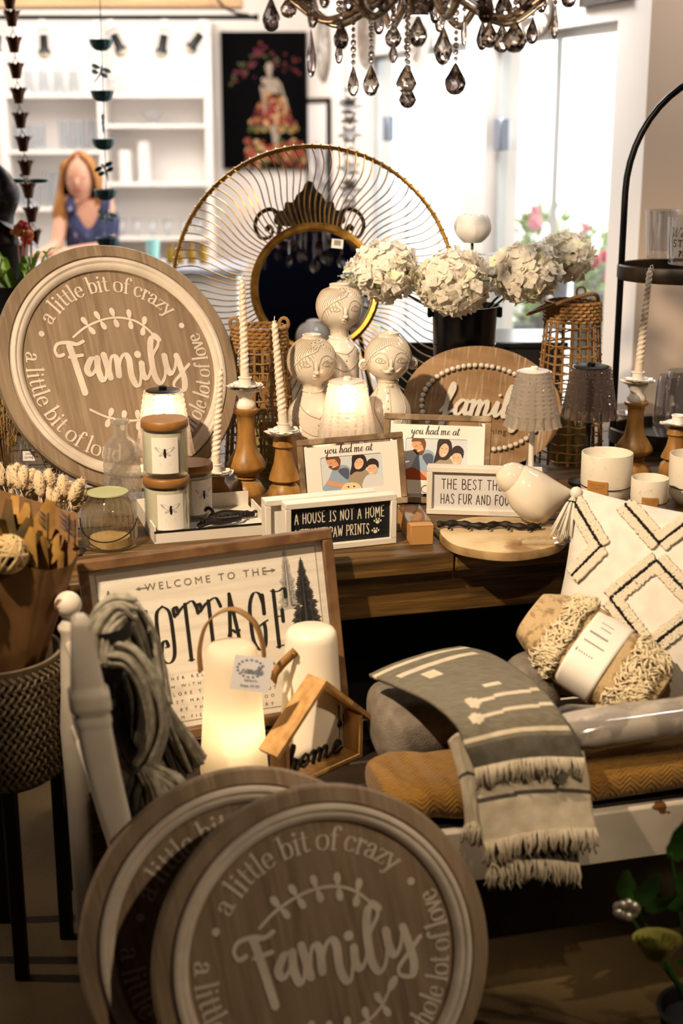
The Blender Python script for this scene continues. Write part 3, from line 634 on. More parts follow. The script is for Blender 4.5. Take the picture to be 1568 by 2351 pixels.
for s_ in (-1, 1): b = MB(); b.tube([(s_ * .066 + .012 * math.cos(q), .004, H1 + .010 + .016 * math.sin(q)) for q in [2 * PI * k / 12 for k in range(12)]], .005, 6, True); b.build('rope_loop', M_rattan, tl)
p2 = TB(1300, 1056)
tr_ = woven_lantern('right woven rattan lantern with rope handle, behind the oval board', p2, .437, .098, .071, 5)
b = MB(); b.tube(catmull([(.068, -.01, .437), (.05, -.05, .467), (0, -.07, .462), (-.06, -.075, .442), (-.12, -.05, .417), (-.125, -.03, .412), (-.09, -.01, .427), (-.068, 0, .437)], 5), .0055, 7)
b.tube([(.01 + .012 * math.cos(q), -.06, .474 + .014 * math.sin(q)) for q in [2 * PI * k / 12 for k in range(12)]], .003, 6, True)
b.build('rope_handle', M_rattan, tr_)
M_olive = mat('olive candle wax', '8f8a55', .5, sss=.1)
for q, lb in ((p, 'olive pillar candle inside the left woven lantern'), (p2, 'olive pillar candle inside the right woven lantern')):
    b = MB(); b.lathe([(0, 0), (.05, 0), (.051, .006), (.051, .135), (.046, .14), (0, .137)], 28)
    t = thing('pillar_candle', lb, 'candle', TR(q.x, q.y, TZ + .002), 'olive candles in the lanterns'); b.build('wax_body', M_olive, t)
    b = MB(); b.tube([(0, 0, .135), (.001, 0, .15)], .0012, 5); b.build('wick', M_inkblack, t)
# ---------------------------------------------------------------- ceramic head vases
def head_vase(label, u, Y, v, rs, style, turn=0):
    # v: photo rows of opening, head centre, neck, shoulder, base taken at depth Y; rs: radii opening, head, neck, shoulder, base
    Z = lambda r: ony(u, r, Y).z - TZ
    X = ony(u, v[1], Y).x
    zo, zh, zn, zs = Z(v[0]), Z(v[1]), Z(v[2]), Z(v[3]); ro, rh, rn, rs_, rb = rs
    prof = [(rb * .96, 0), (rb, .006)]
    for k in range(1, 9): q = k / 8; prof.append((rb + (rs_ - rb) * math.sin(q * PI / 2), .006 + (zs - .006) * q * .98))
    for k in range(1, 8): q = k / 8; prof.append((rs_ + (rn - rs_) * (.5 - .5 * math.cos(PI * q)) ** 1.15, zs + (zn - zs) * q))
    prof.append((rn, zn)); hb = zh - rh * .88
    prof.append((rn * 1.02, zn + (hb - zn) * .6))
    for k in range(0, 19):
        a = -58 + (148 - 8) * k / 18.0 - 0
        r = rh * math.cos(rad(a)); z = zh + rh * 1.0 * math.sin(rad(a))
        if r < rn * 1.03 and a < 0: continue
        if z > zo - .012 or r < ro: break
        prof.append((r, z))
    prof += [(ro * 1.04, zo - .010), (ro * .98, zo - .004), (ro, zo - .001), (ro * .93, zo), (ro * .85, zo - .002), (ro * .8, zo - .03), (0, zo - .04)]
    def rz(z):
        best = None
        for (r0, z0), (r1, z1) in zip(prof, prof[1:]):
            if z0 <= z <= z1 and z1 > z0: best = r0 + (r1 - r0) * (z - z0) / (z1 - z0)
            if best is not None and z1 >= zo - .002: break
        return best if best is not None else rh
    M = TR(X, Y, TZ) @ RZ(turn); t = thing('head_vase', label, 'vase', M, 'cream head vases')
    b = MB(); b.lathe([(0, 0)] + prof, 64); b.build('vase_body', M_ceramic, t, 60)
    def onface(lon, z, d=0): r = rz(z) + d; a = rad(-90 + lon); return (r * math.cos(a), r * math.sin(a), z)
    def line(bb, pts, r=.0009, d=.0002): bb.tube([onface(l, z, d) for l, z in catmull(pts, 6)], r, 5)
    k = rh / .061; ez = zh - .002 * k
    b = MB()
    for sx in (-1, 1):
        e = 27 * sx
        line(b, [(e - 14, ez), (e - 7, ez + .008 * k), (e + 3, ez + .0085 * k), (e + 14, ez - .001)])
        line(b, [(e - 14, ez), (e - 4, ez - .004 * k), (e + 6, ez - .004 * k), (e + 14, ez - .001)])
        b.tube([onface(e + 4.5 * math.cos(q), ez + .002 + .004 * k * math.sin(q), .0002) for q in [2 * PI * i / 12 for i in range(12)]], .0008, 5, True)
        line(b, [(sx * 46, ez + .010 * k), (sx * 32, ez + .021 * k), (sx * 16, ez + .019 * k), (sx * 8, ez + .006 * k), (sx * 6, ez - .012 * k)], .0010)
        if style != 'man':
            for q in (0, 1, 2): line(b, [(e + sx * (11 + 2 * q), ez + .003 * k - .001 * q), (e + sx * (17 + 2.4 * q), ez + (.008 - .003 * q) * k)], .0006)
    b.build('eyes_and_brows', M_groove, t)
    b = MB(); nx = Vector(onface(0, ez - .012 * k)); b.ball((nx.x, nx.y - .000, nx.z + .004 * k), (.0052 * k, .0065 * k, .016 * k), None, 12, 8); b.ball((nx.x, nx.y - .002, nx.z - .006 * k), (.0068 * k, .006 * k, .0055 * k), None, 12, 8)
    b.build('nose', M_ceramic, t)
    mz = ez - .030 * k
    if style != 'man':
        b = MB(); c = Vector(onface(0, mz))
        for sx in (-1, 1): q = Vector(onface(sx * 3.6, mz + .003 * k)); b.ball(q, (.0058 * k, .0035 * k, .0034 * k), None, 10, 6)
        b.ball(Vector(onface(0, mz - .0032 * k)), (.0085 * k, .0038 * k, .0036 * k), None, 12, 6); b.build('lips', M_ceramic, t)
        b = MB(); line(b, [(-9, mz + .0005), (0, mz - .0006), (9, mz + .0005)], .0007, .0035); b.build('mouth_line', M_groove, t)
    else:
        b = MB(); mz2 = ez - .024 * k
        for sx in (-1, 1):
            for q in range(9):
                s_ = q / 8; pt = Vector(onface(sx * (3 + 24 * s_), mz2 - .004 * k * math.sin(PI * s_) + .005 * k * s_ ** 3)); b.ball(pt, ((.0062 - .0042 * s_) * k, .004 * k, (.0062 - .004 * s_) * k), None, 10, 6)
        b.build('moustache', M_ceramic, t)
        b = MB(); line(b, [(-7, mz - .003 * k), (0, mz - .006 * k), (7, mz - .003 * k)], .0010, .0006); b.build('mouth_line', M_groove, t)
        for sx in (-1, 1):
            b = MB(); c = Vector(onface(sx * 88, zh - .018 * k)); b.ball((c.x + sx * .006, c.y, c.z), (.014 * k, .008 * k, .016 * k), None, 16, 10); o = b.build('ear', M_ceramic, t)
            g = MB(); g.tube([(c.x + sx * .008 + .009 * k * (1 - q / 26) * math.cos(q * .55), c.y - .0078 * k - .0006, c.z + .010 * k * (1 - q / 26) * math.sin(q * .55)) for q in range(24)], .0009, 5); g.build('ear_spiral', M_groove, o)
    # hair: raised cap with combed strands
    b = MB(); part = 18 if style != 'man' else 0
    n = 26
    for i in range(-n, n + 1):
        l1 = i * 180 / n
        if style == 'man':
            l0 = l1 * .96; zend = zh + rh * (.62 - .02 * abs(l1) / 10) if abs(l1) < 34 else (zh + rh * max(-.55, .5 - (abs(l1) - 34) / 34)); 
        else:
            l0 = l1 * .9 + part * (1 - abs(l1) / 180); lim = -46 if l1 < part else 0
            if l1 >= part: zend = zh + rh * (.66 - (l1 - part) / 95) if l1 < part + 55 else zh - rh * .35
            else: zend = zh + rh * (.66 - (part - l1) / 62) if l1 > -52 else zh - rh * .55
        pts = []
        for q in range(9):
            s_ = q / 8; z = (zo - .010) + (zend - (zo - .010)) * s_; sw = 0 if style == 'man' else (-14 if l1 < part else 9) * math.sin(PI * s_) * (1 if abs(l1) < 100 else .2)
            pts.append((l0 + (l1 - l0) * s_ + sw, z))
        line(b, pts, .00085, .0004)
    b.build('hair_strands', M_groove, t)
    b = MB()
    if style == 'man': line(b, [(-100, zh - rh * .5), (-70, zh - rh * .15), (-46, zh + rh * .3), (-24, zh + rh * .52), (0, zh + rh * .66), (24, zh + rh * .52), (46, zh + rh * .3), (70, zh - rh * .15), (100, zh - rh * .5)], .0022, .0006)
    else: line(b, [(-108, zh - rh * .6), (-80, zh - rh * .55), (-56, zh - rh * .1), (-30, zh + rh * .3), (0, zh + rh * .5), (part, zh + rh * .68), (45, zh + rh * .38), (72, zh - rh * .1), (95, zh - rh * .5)], .0022, .0006)
    b.build('hairline', M_ceramic, t)
    if style != 'man':
        for cl, cz in ((-4, .72), (14, .80)):
            c = Vector(onface(cl, zh + rh * cz)); nrm = Vector((c.x, c.y, c.z - zh)).normalized(); ux = nrm.orthogonal().normalized(); uy = nrm.cross(ux); b = MB()
            for q in range(5):
                a = 2 * PI * q / 5; cc = c + (ux * math.cos(a) + uy * math.sin(a)) * .0075 * k + nrm * .0012
                b.tube([cc + (ux * math.cos(w_) + uy * math.sin(w_)) * .0042 * k for w_ in [2 * PI * i / 10 for i in range(10)]], .0012, 5, True)
            b.ball(c + nrm * .0015, .003); b.build('hair_flower', M_ceramic, t)
        b = MB(); zk = zn - .004
        for q in range(26): l = -90 + 180 * q / 25 - 90; a = rad(l + 90 - 90); r = rz(zk) + .0015; b.ball((r * math.cos(a), r * math.sin(a), zk - .006 * math.cos(rad(-90 + 180 * q / 25)) ), .0028, None, 8, 6)
        b.build('necklace', M_ceramic, t)
        b = MB(); za, zb = zn - .012, zs - .005
        line(b, [(-85, za), (-55, za - (za - zb) * .35), (-20, za - (za - zb) * .75), (6, zb + .004), (14, zb - .001)], .0014)
        line(b, [(85, za), (55, za - (za - zb) * .3), (28, za - (za - zb) * .6), (6, zb + .004)], .0014)
        line(b, [(-80, zb + .01), (-50, zb - .012), (-18, zb - .034), (4, zb - .040), (30, zb - .030), (70, zb + .004)], .0013)
        line(b, [(-75, zb - .02), (-45, zb - .045), (-15, zb - .065), (14, zb - .072)], .0011)
        for q in range(3): b.ball(onface(4, zb - .012 - .014 * q), .0025, None, 8, 6)
        b.build('dress_folds', M_groove, t)
    else:
        b = MB(); zk = zn - .006
        b.tube([(( rn + .0014) * math.cos(2 * PI * q / 40), (rn + .0014) * math.sin(2 * PI * q / 40), zn + .0015 * (q % 2)) for q in range(40)], .0014, 5, True)
        for sx in (-1, 1): q = Vector(onface(sx * 9, zk - .003)); b.ball(q, (.006, .003, .005), None, 10, 6)
        b.ball(onface(0, zk - .003), .0032); b.build('bow_tie', M_ceramic, t)
        b = MB(); zt = zn - .014
        line(b, [(0, zt), (1, zs), (1, zs - .05), (1, .03)], .0012)
        for sx in (-1, 1): line(b, [(sx * 62, zt - .004), (sx * 40, zs + .01), (sx * 18, zs - .035), (sx * 14, zs - .07), (sx * 14, .03)], .0013)
        line(b, [(70, zs), (52, zs - .03), (48, .03)], .0012)
        for q in range(5): b.ball(onface(-7, zt - .012 - .018 * q), .0026, None, 8, 6)
        b.build('jacket_lines', M_groove, t)
    return t
head_vase('tallest cream head vase, a woman standing behind the other two', 779, 3.70, (651, 703, 768, 806), (.026, .0605, .024, .052, .054), 'woman', 16)
head_vase('left cream head vase, a woman with a beaded necklace', 716, 3.58, (767, 828, 888, 950), (.0245, .0625, .025, .063, .062), 'woman', 12)
head_vase('right cream head vase, a man with moustache and bow tie', 891, 3.60, (763, 820, 874, 946), (.027, .060, .026, .061, .060), 'man', 6)

# ---------------------------------------------------------------- crystal table lamps
def crystal_lamp(label, u, vtop, vbot, Y, rt, rb, shade_m, metal_m, lit, capm=None, seed=0, group='ribbed crystal table lamps'):
    pt, pb = ony(u, vtop, Y), ony(u, vbot, Y); zt, zb = pt.z - TZ, pb.z - TZ; X = pb.x
    t = thing('crystal_lamp', label, 'lamp', TR(X, Y, TZ), group)
    b = MB(); b.lathe([(0, 0), (.045, 0), (.047, .004), (.046, .010), (.012, .016), (.0075, .022), (.007, zb + .01), (.006, zt - .03), (0, zt - .03)], 28); b.build('stem_and_base', metal_m, t)
    n = 18; b = MB(); prof = []
    for k in range(45):
        q = k / 44; prof.append((rb + (rt - rb) * q, zb + (zt - zb) * q))
    def fn(a, i, r, z):
        q = i / 44; c = abs(math.cos(a * n / 2)) ** .6; d = .0
        if q > .2: d = .0022 * abs(math.sin(PI * (q - .2) * 13)) * (1 - c) * 2
        if q < .02: r += .002 * c
        return (r * (1 + .15 * (c - .5)) + d * 2.2, z)
    b.lathe(prof, n * 8, None, fn); q_ = len(b.v) // (n * 8); k0 = len(b.v); b.lathe([(r - .0045, z) for r, z in prof][::-1], n * 8)
    for j in range(n * 8):
        k = (j + 1) % (n * 8); b.f += [[j * q_, k0 + j * q_ + q_ - 1, k0 + k * q_ + q_ - 1, k * q_], [j * q_ + q_ - 1, k * q_ + q_ - 1, k0 + k * q_, k0 + j * q_]]; b.m += [0, 0]
    b.build('crystal_shade', shade_m, t, 12)
    b = MB(); b.lathe([(0, zt - .002), (rt * .96, zt - .002), (rt * .97, zt + .0015), (rt * .9, zt + .003), (.0, zt + .003)], 32); b.lathe([(0, zt + .003), (.010, zt + .003), (.010, zt + .010), (.008, zt + .012), (0, zt + .012)], 20); b.build('top_cap', capm or metal_m, t)
    if lit:
        b = MB(); b.lathe([(0, zt - .045), (.016, zt - .045), (.017, zt - .02), (.012, zt - .012), (0, zt - .012)], 20)
        o = b.build('led_bulb', mat('glowing warm led', 'fff0d8', .5, emit='ffdcae', es=18), t)
        l = bpy.data.lights.new('lamp_glow', 'POINT'); l.energy = lit; l.color = (1, .80, .56); l.shadow_soft_size = .018
        lo = bpy.data.objects.new('lamp_glow', l); COL.objects.link(lo); lo.parent = t; lo.location = (0, 0, zt - .06)
    return t
M_shadelit = crystal('ribbed crystal acrylic', 'f9f2ec', 1.4, .03, .36, 'f6ece2')
M_shadeclear = crystal('clear crystal acrylic', 'fdfaf6', 1.45, .02, .27, 'f8efe2', .5)
M_shadesmoke = crystal('smoky crystal acrylic', 'c4bab8', 1.48, .02, .07, 'c8b8ac', .3)
M_satinwhite = mat('satin white lamp metal', 'e4ddd4', .35)
crystal_lamp('glowing crystal lamp in front of the cream head vases', 797, 875, 1000, 3.48, .0422, .0692, M_shadelit, M_satinwhite, 1.4)
crystal_lamp('glowing black-capped crystal lamp behind the stacked candle jars', 379, 897, 1040, 3.425, .044, .0685, M_shadelit, M_black, 1.4)
crystal_lamp('unlit clear crystal lamp on a white stem before the oval board', 1222, 852, 976, 3.55, .040, .069, M_shadeclear, M_satinwhite, 0)
crystal_lamp('unlit smoky crystal lamp on a black stem at the right', 1352, 842, 957, 3.62, .0475, .069, M_shadesmoke, M_black, 0)

# ---------------------------------------------------------------- white flowers in a black bucket
M_petal = petal_mat('cream hydrangea petal', 'faf4e9', 'f1e8d8')
M_petalg = petal_mat('pale green hydrangea petal', 'ecefcc', 'f2eed6')
M_petalw = petal_mat('white peony petal', 'f7f3f0', 'efe9e4')
bk = ony(1066, 760, 3.95); M = TR(bk.x, bk.y, TZ)
t = thing('flower_bucket', 'black tin bucket holding the white hydrangeas', 'bucket', M); zt_ = ony(1066, 700, 3.95).z - TZ
b = MB(); b.lathe([(0, 0), (.070, 0), (.072, .004), (.091, zt_ - .006), (.095, zt_ - .004), (.096, zt_), (.092, zt_), (.089, zt_ - .008), (.070, .02), (0, .02)], 40)
for q in (.25, .5, .75): b.tube([((.0735 + .0185 * q) * math.cos(2 * PI * k / 48), (.0735 + .0185 * q) * math.sin(2 * PI * k / 48), zt_ * q) for k in range(48)], .0014, 5, True)
b.build('bucket_body', mat('glossy black tin', '0b0b0d', .25, .2), t)
for s_ in (-1, 1): b = MB(); b.box(.014, .01, .03, TR(s_ * .097, 0, zt_ - .02), .003); b.build('handle_lug', M_black, t)
def petal(b, c, dx, dy, n, L, W, curl):
    def pf(u, v):
        q = (v - .5) * 2; wd = W * math.sin(PI * min(1, .12 + .86 * u) ** .8) if u < .999 else W * .25; p = c + dx * (L * u) + dy * (q * wd) + n * (curl * L * u * u - .15 * W * q * q + .04 * L * math.sin(9 * q + 5 * u))
        return p
    b.grid(5, 4, pf)
def hydrangea(name, label, c, R, top, seed, nfl=150, group='hydrangea stems in the black bucket', leaves=2):
    rr = random.Random(seed); t = thing('hydrangea', label, 'flower', TR(*c), group); b = MB()
    nfl = int(nfl * 1.5)
    for k in range(nfl):
        z = 1 - 2 * (k + .5) / nfl; a = k * 2.39996 + rr.uniform(-.25, .25); s_ = math.sqrt(1 - z * z)
        n = Vector((s_ * math.cos(a), s_ * math.sin(a), z)); n = (n + Vector((rr.uniform(-.6, .6), rr.uniform(-.6, .6), rr.uniform(-.6, .6)))).normalized()
        p = Vector((s_ * math.cos(a) * R, s_ * math.sin(a) * R, z * R * .86)) * rr.uniform(.78, 1.06)
        ux = n.orthogonal().normalized(); uy = n.cross(ux); th = rr.uniform(0, 2 * PI); b.mi = 1 if rr.random() < .09 else 0
        for q in range(4):
            w_ = th + q * PI / 2 + rr.uniform(-.12, .12); dx = (ux * math.cos(w_) + uy * math.sin(w_)); dy = n.cross(dx)
            petal(b, p + dx * .001, dx, dy, n, R * .185 * rr.uniform(.9, 1.15), R * .125, rr.uniform(-.1, .35))
    b.build('flower_head', [M_petal, M_petalg], t, 180)
    b = MB(); e = Vector(top) - Vector(c); b.tube(catmull([Vector((0, 0, -R * .3)), e * .5 + Vector((0, 0, R * .1)), e], 6), .0035, 7); b.build('stem', M_leaf, t)
    b = MB(); b.ball((0, 0, 0), (R * .62, R * .62, R * .54), None, 20, 14); b.build('flower_core', mat('cream floret core', 'd9cfae', .8), t)  # cream ball filling the gaps between petals
    for k in range(leaves):
        b = MB(); a = rr.uniform(0, 2 * PI); d = Vector((math.cos(a), math.sin(a) * .5, .35)).normalized(); petal(b, Vector((0, 0, -R * .2)), d, d.cross(Vector((0, 0, 1))).normalized(), Vector((0, 0, 1)), R * 1.35, R * .33, -.25); b.build('leaf', M_leaf, t)
    return t
top = (bk.x, bk.y, TZ + zt_ - .05)
def HY(u, v, Y, Rpx, label, seed, n=150, dtop=(0, 0, 0)):
    c = ony(u, v, Y); hydrangea('hydrangea', label, c, Rpx / ppm(c), (top[0] + dtop[0], top[1] + dtop[1], top[2]), seed, n)
HY(888, 622, 3.80, 76, 'cream hydrangea at the left, beside the round mirror', 1, 175, (-.03, 0, 0))
HY(1043, 648, 3.76, 84, 'cream hydrangea hanging low over the bucket front', 2, 190, (0, -.03, 0))
HY(1205, 628, 3.82, 78, 'cream hydrangea right of the bucket', 3, 180, (.03, 0, 0))
HY(1300, 590, 3.96, 64, 'farthest right cream hydrangea, near the window', 4, 140, (.03, .02, 0))
HY(838, 630, 3.93, 50, 'shaded hydrangea tucked behind the left one', 5, 110, (-.03, .03, 0))
HY(690, 722, 4.0, 42, 'small white hydrangea beside the left woven lantern', 6, 110, (-.04, .04, 0)) if False else None
c = ony(1085, 524, 3.90); pr = 42 / ppm(c); t = thing('peony', 'white peony bud standing above the hydrangeas', 'flower', TR(*c)); b = MB(); rr = random.Random(4)
for lay, (n, rm, tilt) in enumerate(((5, .62, 14), (6, .82, 22), (6, .98, 30), (5, 1.02, 48))):
    for k in range(n):
        a = 2 * PI * k / n + lay * .55
        def pf(u, v, a=a, rm=rm, tilt=tilt):
            q = (v - .5) * 2; w_ = a + q * .72 * (1 - .25 * u); prof_r = math.sin(PI * (.13 + (.66 - tilt * .001) * u)) ** .75; zz = -.82 + 1.62 * u * (1.06 - .10 * q * q - .002 * tilt)
            r = rm * prof_r * (1 + .06 * u * math.sin(5 * q + 3 * u)); return (pr * r * math.cos(w_), pr * r * math.sin(w_), pr * zz * .92)
        b.grid(8, 7, pf)
b.build('flower_head', M_petalw, t, 180)
b = MB(); b.tube(catmull([Vector((0, 0, -pr * .8)), Vector((0, -.01, -pr * 3)), Vector(top) - c], 5), .004, 7); b.build('stem', M_leaf, t)
for k, (dx, dz) in enumerate(((.09, -.03), (-.1, -.045), (.02, -.05), (-.05, -.02), (.12, -.05))):
    b = MB(); d = Vector((dx, -.03, dz * .2)).normalized(); petal(b, Vector((0, 0, -pr * 1.25 - .012 * k)), d, d.cross(Vector((0, 0, 1))).normalized(), Vector((0, 0, 1)), .10, .024, .1); b.build('leaf', M_leaf, t)
# ---------------------------------------------------------------- oval family board
M = lean((.38, 3.7876, .9211), -4.9, 8.5, -6.1); A_, B_ = .215, .165
t = thing('oval_board', 'oval brown wooden board with white beads and raised family lettering', 'sign', M)
b = MB(); b.prism([(A_ * math.cos(2 * PI * k / 90), B_ * math.sin(2 * PI * k / 90)) for k in range(90)], -.016, 0); b.build('oval_panel', M_oval, t)
ax, bx = .163, .113; P = [(ax * math.cos(2 * PI * k / 720), bx * math.sin(2 * PI * k / 720)) for k in range(720)]
acc = 0; nb = 56; Ltot = sum(math.dist(P[k], P[k - 1]) for k in range(720)); step = Ltot / nb; nxt = 0; bm_ = None
for k in range(720):
    if acc >= nxt and nxt < Ltot - step * .5:
        nxt += step; a = math.atan2(P[k][1], P[k][0])
        if bm_ is None:
            b = MB(); b.ball((0, 0, 0), .0072, None, 14, 10); bm_ = b.build('bead', M_bead, t); bo = bm_
        else: bo = bm_.copy(); COL.objects.link(bo); bo.parent = t
        bo.location = (P[k][0], P[k][1] , .0062); bo.rotation_euler = (0, PI / 2, a)
    acc += math.dist(P[k], P[(k + 1) % 720])
b = MB(); script_text(b, 'family', -.112, -.022, .040, .225, .0075, .0125, RZ(4), .011, .010, .15); b.build('raised_lettering', M_boxwhite, t)
b = MB(); font_text(b, 'is everything', .0235, TR(.005, -.064, 0) @ RZ(5) @ SC(1, 1, 1), .0009, 'CENTER', 1.15); b.build('typed_lettering', M_inkblack, t)
b = MB(); b.box(.02, .06, .012, TR(.13, -.13, -.02)); b.build('rear_foot', M_black, t)

# ---------------------------------------------------------------- picture frames with a family photo print
SK, SK2, HR, HR2, BL, GR, WT_, DOGM, BG, DNM, RST = [mat('print ' + n, h, .5) for n, h in (('skin', 'd29a72'), ('light skin', 'e3b592'), ('dark hair', '2a1a15'), ('brown hair', '6b4126'), ('blue shirt', '93a5bd'), ('taupe top', 'a09078'), ('white shirt', 'd5d5da'), ('dog coat', 'e2cda2'), ('grey wall', 'cdd2d8'), ('shadow navy', '4b566b'), ('rust cloth', 'a3481c'))]
PRM = [BG, SK, SK2, HR, HR2, BL, GR, WT_, DOGM, DNM, RST, M_inkblack, M_paperwhite]
def ell(cx, cy, rx, ry, rot=0, n=22):
    return [(cx + rx * math.cos(2 * PI * k / n) * math.cos(rot) - ry * math.sin(2 * PI * k / n) * math.sin(rot), cy + rx * math.cos(2 * PI * k / n) * math.sin(rot) + ry * math.sin(2 * PI * k / n) * math.cos(rot)) for k in range(n)]
def photo_print(b, x0, y0, W, H):
    # coordinates 0..1 across the print
    lay = [0]
    def P_(poly, mi, sm=True):
        lay[0] += 1; q = catmull(poly, 4, True) if sm else poly
        q = [(min(1, max(0, p[0])), min(1, max(0, p[1]))) for p in q]
        b.mi = mi; b.add([(x0 + p[0] * W, y0 + p[1] * H, .00006 * lay[0]) for p in q], [list(range(len(q)))])
    P_([(0, 0), (1, 0), (1, 1), (0, 1)], 0, False)
    P_([(.0, .0), (.12, .35), (.2, .62), (.3, .72), (.45, .66), (.5, .3), (.42, 0)], 5); P_([(.28, .55), (.36, .64), (.45, .58), (.42, .3)], 9)          # man's shirt
    P_(ell(.215, .80, .095, .155, .45), 1); P_([(.10, .9), (.14, 1.0), (.26, 1.02), (.33, .88), (.31, .70), (.28, .8), (.24, .9), (.15, .90)], 4)   # head, hair
    P_([(.13, .70), (.2, .60), (.28, .60), (.31, .72), (.24, .68), (.17, .72)], 4); P_(ell(.215, .685, .035, .013, .5), 12); P_(ell(.175, .80, .014, .007, .4), 11); P_(ell(.25, .84, .014, .007, .4), 11)
    P_([(.08, .22), (.22, .12), (.42, .08), (.45, .17), (.25, .24), (.12, .32)], 1)                                                       # forearm
    P_([(.44, .05), (.46, .42), (.56, .58), (.74, .5), (.78, 0)], 6)                                                                     # woman
    P_([(.46, .42), (.5, .7), (.52, .95), (.62, 1.0), (.72, .92), (.74, .65), (.66, .5), (.55, .5)], 3)
    P_(ell(.615, .72, .072, .16, -.15), 2); P_(ell(.62, .62, .03, .012, -.1), 12); P_(ell(.585, .765, .013, .006), 11); P_(ell(.65, .76, .013, .006), 11); P_([(.53, .8), (.56, .97), (.68, .95), (.69, .82), (.63, .9), (.57, .88)], 3)
    P_([(.66, .0), (.68, .28), (.78, .4), (.93, .34), (1.0, .1), (1, 0)], 7)                                                             # boy
    P_(ell(.815, .54, .075, .15, .1), 2); P_([(.735, .6), (.75, .78), (.84, .84), (.92, .74), (.91, .55), (.87, .66), (.78, .66)], 3); P_(ell(.80, .44, .024, .01), 12); P_(ell(.78, .56, .012, .006), 11); P_(ell(.845, .565, .012, .006), 11)
    return P_
def photo_frame(label, M, W, H, dog):
    t = thing('photo_frame', label, 'picture frame', M, 'wooden photo frames'); fw = .0155
    b = MB(); y0 = 0
    for (xa, xb, ya, yb) in ((-W / 2, W / 2, H - fw, H), (-W / 2, W / 2, 0, fw), (-W / 2, -W / 2 + fw, fw, H - fw), (W / 2 - fw, W / 2, fw, H - fw)): b.boxb(xa, xb, ya, yb, -.008, .010, None, .002)
    b.build('moulding', M_framewood, t)
    ox0, ox1, oy0, oy1 = -W * .29, W * .29, H * .26, H * .73
    b = MB(); xi, yi0, yi1 = W / 2 - fw, fw, H - fw; r = .006; z = .002
    n = 6; inner = []
    for cx_, cy_, a0 in ((ox1 - r, oy1 - r, 0), (ox0 + r, oy1 - r, 90), (ox0 + r, oy0 + r, 180), (ox1 - r, oy0 + r, 270)):
        for k in range(n + 1): a = rad(a0 + 90 * k / n); inner.append((cx_ + r * math.cos(a), cy_ + r * math.sin(a)))
    outer = []
    for (x, y) in inner:
        cx_, cy_ = 0, (oy0 + oy1) / 2; dx, dy = x - cx_, y - cy_; s_ = min((xi / abs(dx)) if abs(dx) > 1e-9 else 1e9, ((yi1 - cy_) / dy) if dy > 1e-9 else ((yi0 - cy_) / dy if dy < -1e-9 else 1e9)); outer.append((cx_ + dx * s_, cy_ + dy * s_))
    m_ = len(inner); vs = [(x, y, z) for x, y in outer] + [(x, y, z) for x, y in inner] + [(x, y, z - .004) for x, y in inner]
    fs = [[i, (i + 1) % m_, m_ + (i + 1) % m_, m_ + i] for i in range(m_)] + [[m_ + i, m_ + (i + 1) % m_, 2 * m_ + (i + 1) % m_, 2 * m_ + i] for i in range(m_)]
    b.add(vs, fs); k = len(b.v)
    for (x, y) in ((-xi, yi0), (xi, yi0), (xi, yi1), (-xi, yi1)): b.add([(x, y, z - .0002), (x * .9, y, z - .0002), (x, y + (.02 if y < .05 else -.02), z - .0002)], [[0, 1, 2]])
    b.build('mat_board', M_paperwhite, t)
    b = MB(); P_ = photo_print(b, ox0 - .002, oy0 - .002, ox1 - ox0 + .004, oy1 - oy0 + .004)
    if dog:
        P_([(.32, -.02), (.33, .12), (.4, .2), (.52, .2), (.6, .12), (.6, -.02)], 8); P_(ell(.42, .09, .016, .02), 11); P_(ell(.51, .09, .016, .02), 11)
    else: P_([(.0, .0), (.0, .22), (.15, .3), (.3, .15), (.36, 0)], 10)
    b.build('family_print', PRM, t); t.children[-1].location = (0, 0, -.0018)
    b = MB(); script_text(b, 'you had me at', -W * .245, H * .775, .0105, W * .45, .0010, .0024, Matrix.Identity(4), z + .0003); b.build('script_caption', M_ink, t)
    b = MB(); b.tube([(-.02 + .014 * math.cos(q), H * .16 + .010 * math.sin(q), z + .0006) for q in [PI * .4 + 2 * PI * k / 22 for k in range(20)]], .0009, 4); script_text(b, 'woof' if False else 'hello', -W * .2, H * .12, .012, W * .3, .0011, .0024, Matrix.Identity(4), z + .0003) if dog is None else None
    b.build('paw_outline', M_ink, t)
    b = MB(); b.boxb(-.03, .03, .004, H * .75, -.012, -.008); b.add([(-.03, H * .7, -.012), (.03, H * .7, -.012), (.025, .004, -.012 - H * .15), (-.025, .004, -.012 - H * .15)], [[0, 1, 2, 3]]); b.build('strut_back', M_inkblack, t)
    return t
photo_frame('tilted photo frame with a family and dog, behind the chalkboard box sign', lean((.0335, 3.3451, .7635), 1.5, 14, 4.4), .26, .175, True)
photo_frame('upright photo frame with a family print, farther back beside the oval board', lean((.232, 3.42, .752), -9, 13.9, 0), .268, .222, False)

